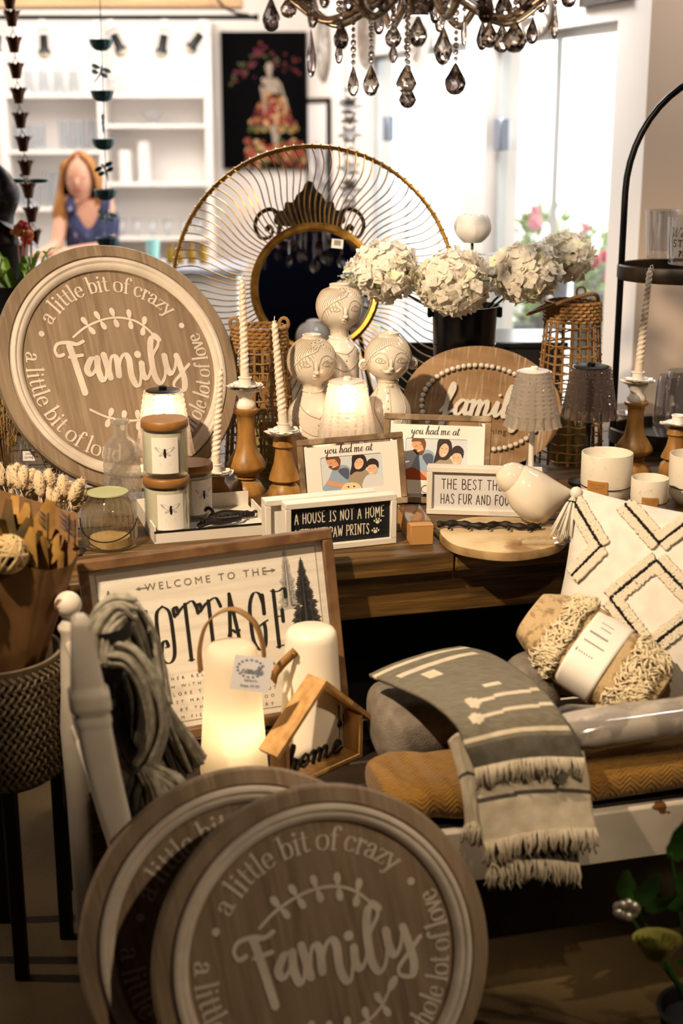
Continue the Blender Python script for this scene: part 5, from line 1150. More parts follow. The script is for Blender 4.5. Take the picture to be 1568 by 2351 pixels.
# striped throw
M_thgrey = mat('grey woven cotton', '726b5c', .95, c2='5f594c', sc=30, st=(1, 6, 6), bump=.25, bsc=350)
M_thdark = mat('charcoal woven stripe', '57524a', .95, c2='474239', sc=40, bump=.25, bsc=350)
M_thcream = mat('cream woven cotton', 'c9bda8', .95, c2='bcae98', sc=40, bump=.25, bsc=350)
t = thing('striped_throw', 'grey and cream striped throw with fringes draped over the bench front', 'throw')
def sheet(rows, name, mats, mif, nu=44, nv=70, wob=.006, thick=.006, seed=0):
    Lp = catmull([tuple(ony(*r[0])) for r in rows], 10); Rp = catmull([tuple(ony(*r[1])) for r in rows], 10)
    def at(P, q): i = q * (len(P) - 1); k = min(int(i), len(P) - 2); return Vector(P[k]).lerp(Vector(P[k + 1]), i - k)
    def f(u, v):
        a, c = at(Lp, v), at(Rp, v); p = a.lerp(c, u); w_ = noise.noise(Vector((u * 3 + seed, v * 2.2, 0))) * wob + noise.noise(Vector((u * 9 + seed, v * 6, 1))) * wob * .35
        return p + Vector((0, -w_ - .012 * math.sin(PI * u) * 0, w_ * .6 + .010 * math.sin(PI * u)))
    b = MB(); b.grid(nu, nv, f)
    b.m = [mif((i // (nv - 1) + .5) / (nu - 1), (i % (nv - 1) + .5) / (nv - 1)) for i in range(len(b.f))]
    o = b.build(name, mats, t, 180); md = o.modifiers.new('thickness', 'SOLIDIFY'); md.thickness = thick; md.offset = 0
    return f
def fringe(name, f, v, L_, n, seed, m_=None, drop=(0, -.012, -1)):
    rr = random.Random(seed); b = MB()
    for k in range(n):
        u = (k + rr.random() * .6) / n; p = f(min(.999, u), v); d = Vector((rr.uniform(-.35, .35), -rr.uniform(0, .25), -1)).normalized(); l = L_ * rr.uniform(.75, 1.15)
        l *= 1.25; b.tube([p + Vector((0, -.003, .004)), p + d * l * .4 + Vector((rr.uniform(-.004, .004), -.006, 0)), p + Vector((d.x * .5, d.y * .4, d.z)) * l * .75, p + Vector((d.x * .8, d.y * .2, d.z)) * l], [.0024, .0026, .0028, .0016], 6)
    return b.build(name, m_ or M_thcream, t, 180)
def mi_up(u, v):
    if .735 < v < .765: return 2
    if v > .80: return 1
    for v0, ua, ub in ((.50, .22, .97), (.60, .14, .99)):
        vv = v0 - .03 * (u - .5)
        if ua + .10 < u < ub and abs(v - vv) < .011: return 2
        if ua < u < ua + .13 and abs(v - vv) < .012 + .03 * (1 - abs(u - ua - .05) / .08): return 2
    if .40 < v < .425 and .5 < u < .68: return 2
    if abs(v - .06) < .02 or (abs(v - .16) < .016 and .1 < u < .9): return 2
    if abs(v - .24) < .03 and (abs(u - .3) < .07): return 2
    return 0
fu = sheet([((848, 1552, 2.70), (1058, 1487, 2.80)), ((905, 1575, 2.60), (1130, 1505, 2.72)), ((985, 1612, 2.48), (1215, 1560, 2.60)), ((1045, 1665, 2.385), (1275, 1625, 2.47)), ((1070, 1720, 2.345), (1315, 1690, 2.42)), ((1092, 1768, 2.335), (1342, 1745, 2.41))], 'upper_fold', [M_thgrey, M_thdark, M_thcream], mi_up, 60, 90, .008, .008, 0)
fringe('upper_fringe', fu, .985, .034, 75, 1)
def mi_lo(u, v):
    vv = .50 + .05 * (.5 - u)
    if abs(v - vv) < .026: return 1
    return 0
fl_ = sheet([((1085, 1735, 2.35), (1338, 1725, 2.425)), ((1095, 1800, 2.345), (1350, 1790, 2.42)), ((1100, 1870, 2.335), (1358, 1850, 2.41)), ((1110, 1940, 2.325), (1368, 1905, 2.40))], 'lower_fold', [M_thcream, M_thdark], mi_lo, 40, 60, .006, .006, 3)
fringe('lower_fringe', fl_, .985, .038, 66, 2)
fb_ = sheet([((1100, 1880, 2.352), (1318, 1880, 2.415)), ((1110, 1960, 2.345), (1325, 1935, 2.41)), ((1122, 1990, 2.342), (1328, 1985, 2.405))], 'inner_fold', [M_thcream, M_thdark], lambda u, v: 1 if u > .35 and v > .3 else 0, 30, 30, .004, .006, 5)
fringe('inner_fringe', fb_, .985, .040, 60, 3)
fs_ = sheet([((1030, 1700, 2.385), (1075, 1690, 2.37)), ((1058, 1800, 2.37), (1100, 1800, 2.36)), ((1068, 1900, 2.36), (1105, 1905, 2.35))], 'side_fold', [M_thcream, M_thdark], lambda u, v: 1 if .4 < v < .46 else 0, 12, 30, .006, .006, 8)
fringe('side_fringe', fs_, .985, .034, 9, 4)
b = MB(); c = ony(1290, 1785, 2.385); b.box(.020, .002, .026, TR(*c) @ RYm(30)); b.build('woven_tag', M_thdark, t)

# rolled throw with a paper band
a0, a1 = ony(1235, 1425, 2.79), ony(1500, 1592, 2.67); ax_ = (a1 - a0); LR = ax_.length; xa = ax_.normalized(); za = Vector((0, -.55, .83)); za = (za - xa * za.dot(xa)).normalized(); ya = za.cross(xa)
RM = Matrix(((xa.x, ya.x, za.x, a0.x), (xa.y, ya.y, za.y, a0.y), (xa.z, ya.z, za.z, a0.z), (0, 0, 0, 1)))
M_waffle = mat('beige waffle weave', 'b79e78', .95, c2='8a7350', sc=55, st=(1, 1, 1), bump=.7, bsc=130, lo=.5, hi=.62)
t = thing('rolled_throw', 'rolled beige fringed throw in a white paper band, against the pillow', 'throw', RM)
def rollf(u, v, k=1.0):
    a = 2 * PI * u; e = min(1, math.sin(PI * min(1, max(0, .06 + .88 * v))) ** .35 + .05); hw, hh = .088 * e * k, .062 * e * k
    p = Vector((v * LR * 1.12 - .02, hw * math.copysign(abs(math.cos(a)) ** .8, math.cos(a)), hh * math.copysign(abs(math.sin(a)) ** .8, math.sin(a))))
    d = noise.noise(p * 18) * .008; return (p.x, p.y + d, p.z + d) if k == 1 else tuple(p)
b = MB(); b.grid(40, 46, rollf, None, True); b.add([rollf(k / 40, 0) for k in range(40)], [list(range(40))]); b.add([rollf(k / 40, 1) for k in range(40)], [list(range(40))]); b.build('rolled_cloth', M_waffle, t, 180)
b = MB(); b.grid(40, 12, lambda u, v: rollf(u, .38 + .26 * v, 1.05), None, True); o = b.build('paper_band', M_paperwhite, t, 180); md = o.modifiers.new('thickness', 'SOLIDIFY'); md.thickness = .001
g = MB()
def onband(x, y): return rollf(.25 + y / .44, .38 + .26 * x, 1.062)
for k, (y, x0_, x1_, h) in enumerate(((.030, .2, .62, .0035), (.010, .14, .72, .0022), (-.002, .14, .66, .0018), (-.014, .3, .6, .0016), (-.024, .25, .6, .0016))):
    n = 12
    for q in range(n):
        if k > 0 or q % 2 == 0:
            xa_, xb_ = x0_ + (x1_ - x0_) * q / n, x0_ + (x1_ - x0_) * (q + .75) / n
            g.add([onband(xa_, y), onband(xb_, y), onband(xb_, y + h), onband(xa_, y + h)], [[0, 1, 2, 3]])
g.add([onband(.12 + .02 * math.cos(2 * PI * k / 8), .031 + .004 * math.sin(2 * PI * k / 8)) for k in range(8)], [list(range(8))])
g.build('band_print', mat('grey band print', '7d7a80', .6), o)
rr = random.Random(9)
for v0, sgn, nm in ((.36, -1, 'fringe'), (.70, 1, 'fringe')):
    b = MB()
    for k in range(420):
        u = .0 + .54 * rr.random(); v = v0 + sgn * rr.random() * (.20 if sgn > 0 else .12); dv = sgn * rr.uniform(.03, .10); du = rr.uniform(-.05, .05); pts = []
        for i in range(5): q = i / 4; pp_ = Vector(rollf(u + du * q + .008 * math.sin(5 * q + k), min(.985, max(.015, v + dv * q)))); nrm = Vector((0, pp_.y, pp_.z)).normalized(); pts.append(pp_ + nrm * (.003 + .011 * math.sin(PI * q * .9) * rr.uniform(.4, 1.2)))
        b.tube(pts, [.0024, .0024, .0022, .0018, .001], 5)
    b.build(nm, mat('cream tassel yarn', 'd6c6a6', .95), t, 180)

# ---------------------------------------------------------------- tufted pillow
PW = .46; PMX = None
PM = lean((.74, 2.72, .50), -22, 24, -4)
# shift so that the top left corner sits at its place in the room
tl_ = PM @ Vector((-PW / 2, PW, 0)); want = ony(1322, 1118, 3.03); PM = TR(*(want - tl_)) @ PM
t = thing('tufted_pillow', 'white pillow with black-lined diamond tufting and a corner tassel', 'pillow', PM)
def pz(x, y):
    u, v = x / (PW / 2), (y - PW / 2) / (PW / 2); return .085 * max(0, (1 - abs(u) ** 2.2)) ** .55 * max(0, (1 - abs(v) ** 2.2)) ** .55 + .004 * noise.noise(Vector((x * 9, y * 9, 0)))
def pxy(u, v):
    x, y = (u - .5) * PW, v * PW; s_ = 1 - .07 * (1 - (2 * v - 1) ** 2) , 1 - .07 * (1 - (2 * u - 1) ** 2); return x * s_[0], PW / 2 + (y - PW / 2) * s_[1]
b = MB()
for sg in (1, -1): b.grid(41, 41, lambda u, v: (*pxy(u, v), sg * pz(*((u - .5) * PW * .999, v * PW * .999))))
b.build('pillow_cover', M_pillow, t, 180)
PI_ = PM.inverted()
def pl(u, v):                       # where the sight line through a photo pixel meets the pillow face
    for it in range(1):
        o_, d_ = PI_ @ CAMP, (PI_.to_3x3() @ ray(u, v)); z = .07
        for k in range(12):
            s_ = (z - o_.z) / d_.z; q = o_ + d_ * s_; z = pz(q.x, min(PW * .99, max(.01, q.y)))
        return (q.x, q.y)
bands = [[(1318, 1150), (1380, 1255), (1314, 1322)], [(1435, 1158), (1514, 1247), (1600, 1185), (1660, 1120)], [(1402, 1374), (1508, 1287), (1610, 1395), (1490, 1490), (1402, 1374)], [(1660, 1330), (1700, 1250)]]
bands = bands[:3]; bi = 0
for pts in bands:
    q = [pl(*p) for p in pts]; dn = []
    for a, c in zip(q, q[1:]):
        for k in range(24): dn.append((a[0] + (c[0] - a[0]) * k / 24, a[1] + (c[1] - a[1]) * k / 24))
    dn.append(q[-1]); rr = random.Random(bi); bi += 1
    b = MB(); bb = MB()
    for i in range(len(dn) - 1):
        a, c = dn[i], dn[i + 1]; dx, dy = c[0] - a[0], c[1] - a[1]; l = math.hypot(dx, dy) or 1e-9; nx, ny = -dy / l, dx / l
        for k in range(5):
            s_ = rr.random()
            for off in [-.018, -.014, -.010, -.006, .006, .010, .014, .018]:
                x = a[0] + dx * s_ + nx * (off + rr.uniform(-.003, .003)); y = a[1] + dy * s_ + ny * (off + rr.uniform(-.003, .003)); z = pz(x, min(PW * .98, max(.01, y)))
                if abs(x) > PW * .47 or y > PW * .97: continue
                e = .0035; b.ball((x, y, z + .002), (e, e, .0055), None, 5, 4)
            x = a[0] + dx * s_ + nx * rr.uniform(-.0022, .0022); y = a[1] + dy * s_ + ny * rr.uniform(-.0022, .0022)
            if abs(x) > PW * .48 or y > PW * .98: continue
            z = pz(x, min(PW * .98, max(.01, y))); bb.ball((x, y, z + .0045), (.0026, .0026, .0048), None, 5, 4)
    o = b.build('tufted_band', M_tuft, t, 180); bb.build('black_line', M_tuftblack, o, 180)
b = MB(); c = Vector((-PW / 2 + .012, PW - .012, .0)); rr = random.Random(2)
b.ball((c.x - .006, c.y - .002, .010), .014, None, 12, 8)
for k in range(70):
    a = rr.uniform(0, 2 * PI); r = rr.uniform(0, .012); s_ = rr.uniform(.6, 1.5); e = Vector((c.x - .016 + r * math.cos(a) * 2.2 , c.y - .088 - rr.uniform(0, .02), .016 + r * math.sin(a) * 1.5))
    b.tube([(c.x - .008, c.y - .006, .012), (c.x - .012 + r * math.cos(a) * .8, c.y - .030, .014 + r * math.sin(a)), e], [.0022, .0026, .0018], 5)
o = b.build('corner_tassel', mat('white tassel yarn', 'e0d8cc', .9), t, 180)
g = MB(); g.tube([(c.x - .011 + .0125 * math.cos(q), c.y - .024, .013 + .0125 * math.sin(q)) for q in [2 * PI * k / 18 for k in range(18)]], .0016, 5, True); g.build('tassel_tie', M_tuftblack, o)

# plastic-wrapped packet on the blanket
p0_, p1_ = ony(1290, 1672, 2.50), ony(1620, 1678, 2.585); d = (p1_ - p0_); L_ = d.length
MM = TR(*p0_) @ RZ(math.degrees(math.atan2(d.y, d.x)))
t = thing('wrapped_packet', 'long white packet in clear plastic lying on the mustard blanket', 'packet', MM)
b = MB(); soft_slab(b, 0, L_, -.045, .045, -.040, .026, None, 30, 40, .2, .004, 4); b.build('packet_body', mat('pale linen packet', 'b5aaa0', .6, c2='8f8680', sc=14, lo=.52, hi=.6), t, 180)
b = MB(); soft_slab(b, -.02, L_ + .02, -.050, .050, -.043, .031, None, 30, 40, .25, .012, 6); b.build('plastic_film', M_cello, t, 30)

# ---------------------------------------------------------------- glowing and unlit lanterns
M_lan = mat('milky lantern plastic', 'e9dfce', .35, spec=.4, sss=.0)
M_lanlit = thin_glass('milky glowing plastic', (.9, .88, .84), .8, .25, .93, (.95, .88, .76))
M_strap = mat('tan leather strap', '8d6736', .6)
def table_lantern(label, u, vb, vt, z, rb, rt, lit):
    pb_ = onz(u, vb, z); Hh = ony(u, vt, pb_.y).z - z; t = thing('table_lantern', label, 'lantern', TR(pb_.x, pb_.y, pb_.z + .001), 'white strap lanterns')
    prof = [(0, .0), (rb * .93, 0), (rb * .99, .004), (rb, .012)] + [(rb + (rt - rb) * q / 10, .012 + (Hh - .037) * q / 10) for q in range(1, 11)] + [(rt * .97, Hh - .013), (rt * .87, Hh - .005), (rt * .7, Hh - .001), (0, Hh)]
    b = MB(); b.lathe(prof, 48); b.build('lantern_body', M_lanlit if lit else M_lan, t, 60)
    if lit:
        l = bpy.data.lights.new('lantern_glow', 'POINT'); l.energy = lit; l.color = (1, .72, .38); l.shadow_soft_size = .02; lo = bpy.data.objects.new('lantern_glow', l); COL.objects.link(lo); lo.parent = t; lo.location = (.01, -.012, Hh * .36)
        b = MB(); b.lathe([(0, .008), (.03, .008), (.03, .05), (0, .05)], 20); b.build('led_base', M_satinwhite, t)
    return t, Hh, pb_
t, Hh, pb_ = table_lantern('glowing white lantern with an upright leather strap', 538, 1775, 1478, SZ, .069, .052, .16)
def strap(t, pts, w_):
    b = MB(); P = [Vector(p) for p in catmull(pts, 8)]
    vs, fs = [], []
    for i, p in enumerate(P): vs += [p + w_ * .009, p - w_ * .009]
    for i in range(len(P) - 1): fs.append([2 * i, 2 * i + 1, 2 * i + 3, 2 * i + 2])
    b.add(vs, fs); o = b.build('leather_strap', M_strap, t, 180); md = o.modifiers.new('thickness', 'SOLIDIFY'); md.thickness = .004; md.offset = 0; return o
strap(t, [(-.062, 0, Hh - .06), (-.063, 0, Hh - .01), (-.045, 0, Hh + .045), (0, 0, Hh + .072), (.045, 0, Hh + .045), (.063, 0, Hh - .01), (.062, 0, Hh - .06)], Vector((.25, .97, 0)))
for s_ in (-1, 1): b = MB(); b.ball((s_ * .065, -.004, Hh - .055), (.003, .005, .005), None, 10, 6); b.build('strap_stud', M_gold, t)
ct = ony(578, 1548, pb_.y - .085); tm = TR(*(ct - pb_)) @ RZ(14) @ RXm(82) @ RZ(-12)
b = MB(); b.boxb(-.038, .038, -.034, .034, -.0006, 0, tm); o = b.build('price_tag', mat('printed tag card', 'd9d4d6', .6), t)
g = MB(); rr = random.Random(8)
script_text(g, 'family' if False else 'candle', -.022, .0, .008, .044, .0012, .0022, tm, .0008); font_text(g, 'lantern', .009, tm @ TR(.0, -.013, 0), .0008); font_text(g, 'large 59.99', .0085, tm @ TR(.0, -.024, 0), .0008)
for k in range(14): a = PI * .15 + k * PI * .12; g.add([tuple(tm @ Vector((-.004 + .026 * math.cos(a) + .003 * math.cos(q), .010 + .017 * math.sin(a) + .002 * math.sin(q), .0008))) for q in [2 * PI * i / 7 for i in range(7)]], [list(range(7))])
g.build('tag_print', mat('blue-grey tag print', '6f7480', .6), o)
t, Hh, pb_ = table_lantern('unlit white lantern with its strap folded down, behind the wooden house', 716, 1718, 1440, SZ, .068, .054, 0)
fr_ = ony(672, 1502, pb_.y - .055) - pb_
strap(t, [fr_ + Vector((.006, 0, .006)), fr_, fr_ + Vector((-.018, -.006, -.016)), fr_ + Vector((-.034, -.008, -.036)), fr_ + Vector((-.040, .004, -.062))], Vector((.6, .1, -.8)).normalized())
b = MB(); b.ball(fr_ + Vector((.002, -.006, .002)), .0045, None, 10, 6); b.build('strap_stud', M_gold, t)

# ---------------------------------------------------------------- wooden house frame with "home"
hp = onz(748, 1776, SZ); HMX = lean((hp.x, hp.y, SZ + .001), 45)
t = thing('wooden_house', 'pale wooden house silhouette with a black home cutout, front of the lanterns', 'ornament', HMX)
HW = .108; D0, D1 = -.048, .0
b = MB(); b.boxb(-HW, HW, 0, .009, D0, D1, None, .0008); b.build('base_board', M_pine, t)
for s_ in (-1, 1): b = MB(); b.boxb(s_ * HW, s_ * (HW - .009), .009, .095, D0, D1, None, .0008); b.build('side_wall', M_pine, t)
for s_ in (-1, 1):
    b = MB(); p_ = [(0, .193), (0, .203), (s_ * (HW + .028), .083), (s_ * (HW + .022), .075)]; b.prism(p_ if s_ > 0 else p_[::-1], D0 - .003, D1 + .003); b.build('roof_board', M_pine, t)
b = MB(); script_text(b, 'home', -.095, .020, .028, .160, .0028, .0050, Matrix.Identity(4), -.018, .006, .1); b.build('home_cutout', M_black, t)
b = MB(); b.tube([(.082, .11, -.045), (.082, .075, -.045)], .0012, 5); b.ball((.082, .068, -.045), .008, None, 12, 8); b.tube([(.082, .060, -.045), (.080, .03, -.043), (.086, .022, -.041)], .0022, 6); b.build('hanging_bead', M_black, t)

# ---------------------------------------------------------------- grey yarn hank
t = thing('yarn_hank', 'thick grey wool hank with loop and tassels hung on the bench end', 'yarn'); rr = random.Random(11)
def strands(name, pts, Y, n, rpx, r, m_, spread=1.0, flare=0):
    b = MB(); P = [ony(u, v, y) for (u, v, y) in pts]; C_ = [Vector(p) for p in catmull(P, 8)]; N_ = len(C_)
    for k in range(n):
        a = rr.uniform(0, 2 * PI); q0 = math.sqrt(rr.random()); ph = rr.uniform(0, 6)
        line = []
        for i, c in enumerate(C_):
            s_ = i / (N_ - 1); R_ = (rpx[0] + (rpx[1] - rpx[0]) * s_) / 1220; tw = a + s_ * 1.2
            tn = (C_[min(i + 1, N_ - 1)] - C_[max(i - 1, 0)]).normalized(); sd = tn.cross(Vector((0, 1, 0))).normalized(); fw_ = tn.cross(sd)
            line.append(c + sd * math.cos(tw) * q0 * R_ + fw_ * math.sin(tw) * q0 * R_ + Vector((0, 0, .003 * math.sin(9 * s_ + ph))))
        b.tube(line, r, 6)
    return b.build(name, m_, t, 180)
M_yarnlt = mat('light grey yarn', 'a8a192', .95, c2='7f7868', sc=60, bump=.3, bsc=300); M_yarnshade = mat('shade grey yarn', '4a463f', .95, c2='34312c', sc=60, bump=.3, bsc=300)  # dark copy: shade put into the yarn colour for inner and rear strands
strands('crown', [(300, 1395, 2.42), (262, 1400, 2.40), (240, 1450, 2.38), (245, 1520, 2.37)], 0, 46, (34, 34), .0058, M_yarnlt)
strands('right_skein', [(285, 1400, 2.44), (318, 1450, 2.44), (350, 1540, 2.44), (366, 1620, 2.43)], 0, 34, (34, 26), .0055, M_yarnlt)
strands('loop', [(262, 1500, 2.36), (300, 1512, 2.35), (345, 1575, 2.35), (362, 1660, 2.35), (345, 1730, 2.35), (325, 1765, 2.35)], 0, 44, (26, 18), .0055, M_yarnlt)
strands('shaded_loop', [(262, 1500, 2.40), (248, 1560, 2.40), (252, 1650, 2.40), (275, 1720, 2.39), (318, 1765, 2.37)], 0, 40, (28, 18), .0055, M_yarnshade)
strands('loop_shade', [(280, 1545, 2.43), (305, 1600, 2.43), (312, 1680, 2.43), (305, 1740, 2.42)], 0, 34, (34, 26), .006, M_yarnshade)  # dark strands standing in for the shade inside the loop
for (pts, rr_, m_) in (([(325, 1762, 2.345), (310, 1820, 2.34), (315, 1905, 2.34)], (14, 26), M_yarnshade), ([(328, 1762, 2.34), (365, 1820, 2.335), (385, 1900, 2.335)], (14, 30), M_yarnlt), ([(332, 1762, 2.345), (400, 1800, 2.35), (445, 1860, 2.36)], (13, 28), M_yarnlt), ([(366, 1620, 2.43), (400, 1680, 2.44), (448, 1750, 2.46)], (22, 30), M_yarnlt), ([(362, 1640, 2.44), (385, 1710, 2.45), (425, 1775, 2.46)], (18, 26), M_yarnshade)):
    strands('tassel', pts, 0, 30, rr_, .0052, m_)
b = MB(); c0, c1 = ony(226, 1462, 2.36), ony(285, 1462, 2.36); cm = (c0 + c1) / 2
b.lathe([(.032, -.010), (.0335, -.010), (.0335, .012), (.032, .012)], 24, TR(cm.x, cm.y + .02, cm.z) @ RYm(-12)); b.build('black_band', M_matteblack, t)
# ---------------------------------------------------------------- crates under the table, black and added to hide the bright floor
M_dark = mat('black storage fabric', '0b0a09', .9)
for k, (x0, x1) in enumerate(((-.50, -.16), (-.10, .55), (.61, 1.28))):
    t = thing('storage_crate', ('black crate added to darken the left end under the table', 'black crate added to darken the middle under the table', 'black storage crate under the right end of the table')[k], 'crate', TM @ TR((x0 + x1) / 2, .50, 0), 'black crates under the table')
    b = MB(); w_ = (x1 - x0) / 2; b.boxb(-w_, w_, -.22, .5, 0, .54, None, .01); b.build('crate_body', M_dark, t)
    b = MB(); b.boxb(-w_ - .006, w_ + .006, -.226, .506, .54, .575, None, .008); b.build('crate_lid', M_dark, t)
    if k == 2: b = MB(); b.boxb(-.055, .0, -.2225, -.2205, .42, .455); b.build('crate_label', mat('dim label card', '4a4438', .8), t)

# ---------------------------------------------------------------- basket planter with dried bouquet, left edge
pb_ = ony(-4, 1700, 2.63); M = TR(pb_.x, 2.63, 0)
z0, z1 = ony(40, 1822, 2.51).z, ony(40, 1545, 2.51).z; RB = .134
t = thing('woven_planter', 'pale woven basket planter on black metal legs at the left edge', 'planter', M)
M_basket = mat('pale plaited basket', '8d7d66', .7, c2='75654f', sc=20, bump=.2)
b = MB()
b.lathe([(0, z0), (RB * .93, z0), (RB * .95, z0 + .01), (RB * 1.0, z1 - .01), (RB * 1.02, z1), (RB * .97, z1), (RB * .9, z0 + .02), (0, z0 + .02)], 48)
nr, nc = 19, 54
for i in range(nr):
    z = z0 + .012 + (z1 - z0 - .02) * i / nr
    for k in range(nc):
        a = 2 * PI * k / nc + (.5 * (i % 2)) * 2 * PI / nc; r = RB * (.955 + .05 * i / nr) + .003; sg = 1 if i % 2 else -1
        da, dz = 1.05 * PI / nc, .0085
        b.tube([(r * math.cos(a - da), r * math.sin(a - da), z - sg * dz), ((r + .004) * math.cos(a), (r + .004) * math.sin(a), z), (r * math.cos(a + da), r * math.sin(a + da), z + sg * dz)], [.0026, .0042, .0026], 5)
b.build('plaited_basket', M_basket, t)
for k in range(4):
    a = rad(-68 + 90 * k); b = MB(); b.box(.026, .026, z0 + .02, TR((RB - .02) * math.cos(a), (RB - .02) * math.sin(a), (z0 + .02) / 2), .002); b.build('metal_leg', M_matteblack, t)
b = MB(); b.tube([((RB - .02) * math.cos(2 * PI * k / 40), (RB - .02) * math.sin(2 * PI * k / 40), z0 - .004) for k in range(40)], .006, 6, True); b.build('stand_ring', M_matteblack, t)
# kraft-wrapped dried bouquet standing in it
t = thing('dried_bouquet', 'large dried flower bouquet in brown kraft paper standing in the basket planter', 'bouquet', M @ TR(0, 0, z0 + .025))
zt_ = ony(90, 1325, 2.57).z - z0 - .025; rr = random.Random(12)
def kw(u, v):
    a = 2 * PI * u; r = .05 + (.175 - .05) * v ** 1.2; r *= 1 + .05 * math.sin(7 * a + 2 * v) + .03 * math.sin(13 * a); return (r * math.cos(a) * 1.0, r * math.sin(a) * .52, .03 + (zt_ + .02 * math.sin(3 * a)) * v)
b = MB(); b.grid(72, 16, kw, None, True); b.build('kraft_wrap', M_kraft, t, 180)
M_dryleaf = mat('dried olive leaf', '4a3d22', .8, c2='6b4f24', sc=20); M_drygold = mat('dried tan leaf', '8a6228', .8, c2='a07a3c', sc=20)
for k in range(72):
    a = rr.uniform(0, 2 * PI); r = rr.uniform(.02, .13); b = MB(); c = Vector((r * math.cos(a), r * math.sin(a) * .5, zt_ - .03)); d = Vector((math.cos(a) * rr.uniform(.1, .7), math.sin(a) * .4, 1)).normalized(); L_ = rr.uniform(.07, .165)
    petal(b, c, d, d.cross(Vector((.2, 1, 0))).normalized(), Vector((0, -1, .2)), L_, L_ * rr.uniform(.14, .24), rr.uniform(-.3, .3)); b.build('dried_leaf', M_dryleaf if rr.random() < .6 else M_drygold, t, 180)
for k in range(6):
    b = MB(); a = rr.uniform(-2.6, -.4); c = Vector((.10 * math.cos(a), .10 * math.sin(a), zt_ + rr.uniform(-.02, .06)))
    for q in range(60):
        d = Vector((rr.gauss(0, 1), rr.gauss(0, 1), rr.gauss(0, 1))).normalized(); b.ball(c + d * .024 * rr.uniform(.7, 1), (.0045, .0045, .006), None, 5, 4)
    b.tube([c, (c.x * .3, c.y * .3, .1)], .002, 5); b.build('seed_head', mat('dried seed heads', '7d6134', .9, c2='5a4424', sc=60), t)
b = MB(); c = ony(18, 1272, 2.55) - Vector((pb_.x, 2.63, z0 + .025))
for q in range(26):
    n = Vector((rr.gauss(0, 1), rr.gauss(0, 1), rr.gauss(0, 1))).normalized(); u_ = n.orthogonal().normalized(); v_ = n.cross(u_); R_ = .036 * rr.uniform(.94, 1.03)
    b.tube([c + (u_ * math.cos(2 * PI * i / 20) + v_ * math.sin(2 * PI * i / 20)) * R_ for i in range(20)], .0026, 5, True)
b.build('rattan_ball', mat('bleached rattan', 'c4aa7c', .7), t)
def sprig(b, c, h, seed):
    r2 = random.Random(seed); b.tube([c, c + Vector((.004, 0, h))], .0014, 5)
    for q in range(7):
        z = h * (.35 + .65 * q / 7)
        for s_ in (-1, 1): petal(b, c + Vector((0, 0, z)), Vector((s_ * .8, r2.uniform(-.4, .4), .6)).normalized(), Vector((0, 1, 0)), Vector((0, 0, 1)), .020, .004, .1)
for k, (u, v) in enumerate(((110, 1165), (158, 1168), (172, 1180))):
    b = MB(); c = ony(u, v + 75, 2.62) - Vector((pb_.x, 2.63, z0 + .025)); sprig(b, c, .055, k); b.build('dark_sprig', mat('dark dried sprig', '1f1a12', .8), t, 180)
# bunny-tail bouquet lying on the table in a kraft sleeve
q0 = onz(70, 1160, TZ); t = thing('bunny_tail_bouquet', 'bunch of cream bunny tails in a brown sleeve on the table by the propped sign', 'bouquet', TR(q0.x, q0.y, TZ) @ RZ(8))
BI = t.matrix_world.inverted()
b = MB(); b.grid(20, 8, lambda u, v: tuple(BI @ (ony(-10 + 190 * u, 1122 + 58 * u, 3.02 + .02 * math.sin(3 * u)).lerp(Vector((ony(-10 + 190 * u, 1200, 3.0).x, 2.99, TZ + .004)), v) + Vector((0, -.012 * math.sin(PI * v), 0)))))
b.build('kraft_sleeve', M_kraft, t, 180)
M_bunny = mat('cream bunny tail', 'd9bf98', .95, bump=.6, bsc=400, sheen=.4)
for k in range(34):
    u = -8 + 188 * ((k * .618) % 1); c_ = rr.uniform(.85, 1.3); Mq = BI @ TR(*ony(u, 1128 + .26 * u - rr.uniform(0, 30), 3.05 + .10 * rr.random())) @ RYm(rr.uniform(-30, 40)) @ RXm(-12); b = MB()
    b.ball((0, 0, .018 * c_), (.0105 * c_, .0105 * c_, .025 * c_), Mq, 10, 8)
    for q in range(60):
        a = rr.uniform(0, 2 * PI); zz = rr.uniform(.0, 1); r_ = .0105 * c_ * math.sin(PI * (.1 + .85 * zz)); p_ = Vector((r_ * math.cos(a), r_ * math.sin(a), .046 * c_ * zz - .006)); d = Vector((math.cos(a) * .8, math.sin(a) * .8, .8)) * .007
        b.tube([p_, p_ + d], [.0011, .0003], 3, False, Mq, False)
    b.tube([(0, 0, 0), (0, 0, -.045)], .001, 4, False, Mq); b.build('bunny_tail', M_bunny, t, 180)
# dried grass in cellophane with a price tag, far left
q0 = onz(25, 1150, TZ); t = thing('grass_bouquet', 'dried grass bouquet in crinkled cellophane with a small price tag, far left', 'bouquet', TR(q0.x - .02, q0.y + .05, TZ))
b = MB()
for k in range(90):
    a = rr.uniform(0, 2 * PI); r = rr.uniform(0, .05); top_ = Vector((r * math.cos(a) * 1.6 - .02, r * math.sin(a), rr.uniform(.16, .30))); b.tube([(r * .3 * math.cos(a), r * .3 * math.sin(a), .01), top_ * .6, top_], [.0012, .0012, .0022], 4)
    for q in range(5): d = Vector((rr.gauss(0, 1), rr.gauss(0, 1), 1.2)).normalized() * .016; c = top_ * (1 - .07 * q); b.tube([c, c + d], [.0018, .0008], 4)
b.build('dried_grass', mat('dried straw grass', 'b08c54', .9, c2='8d6c3c', sc=30), t, 180)
b = MB(); rr2 = random.Random(4)
def cl(u, v): a = 2 * PI * u; r = (.035 + .055 * v) * (1 + .16 * math.sin(5 * a + 4 * v) + .1 * math.sin(11 * a - 7 * v) + .05 * rr2.uniform(-1, 1)); return (r * math.cos(a), r * math.sin(a) * .8, .01 + .24 * v)
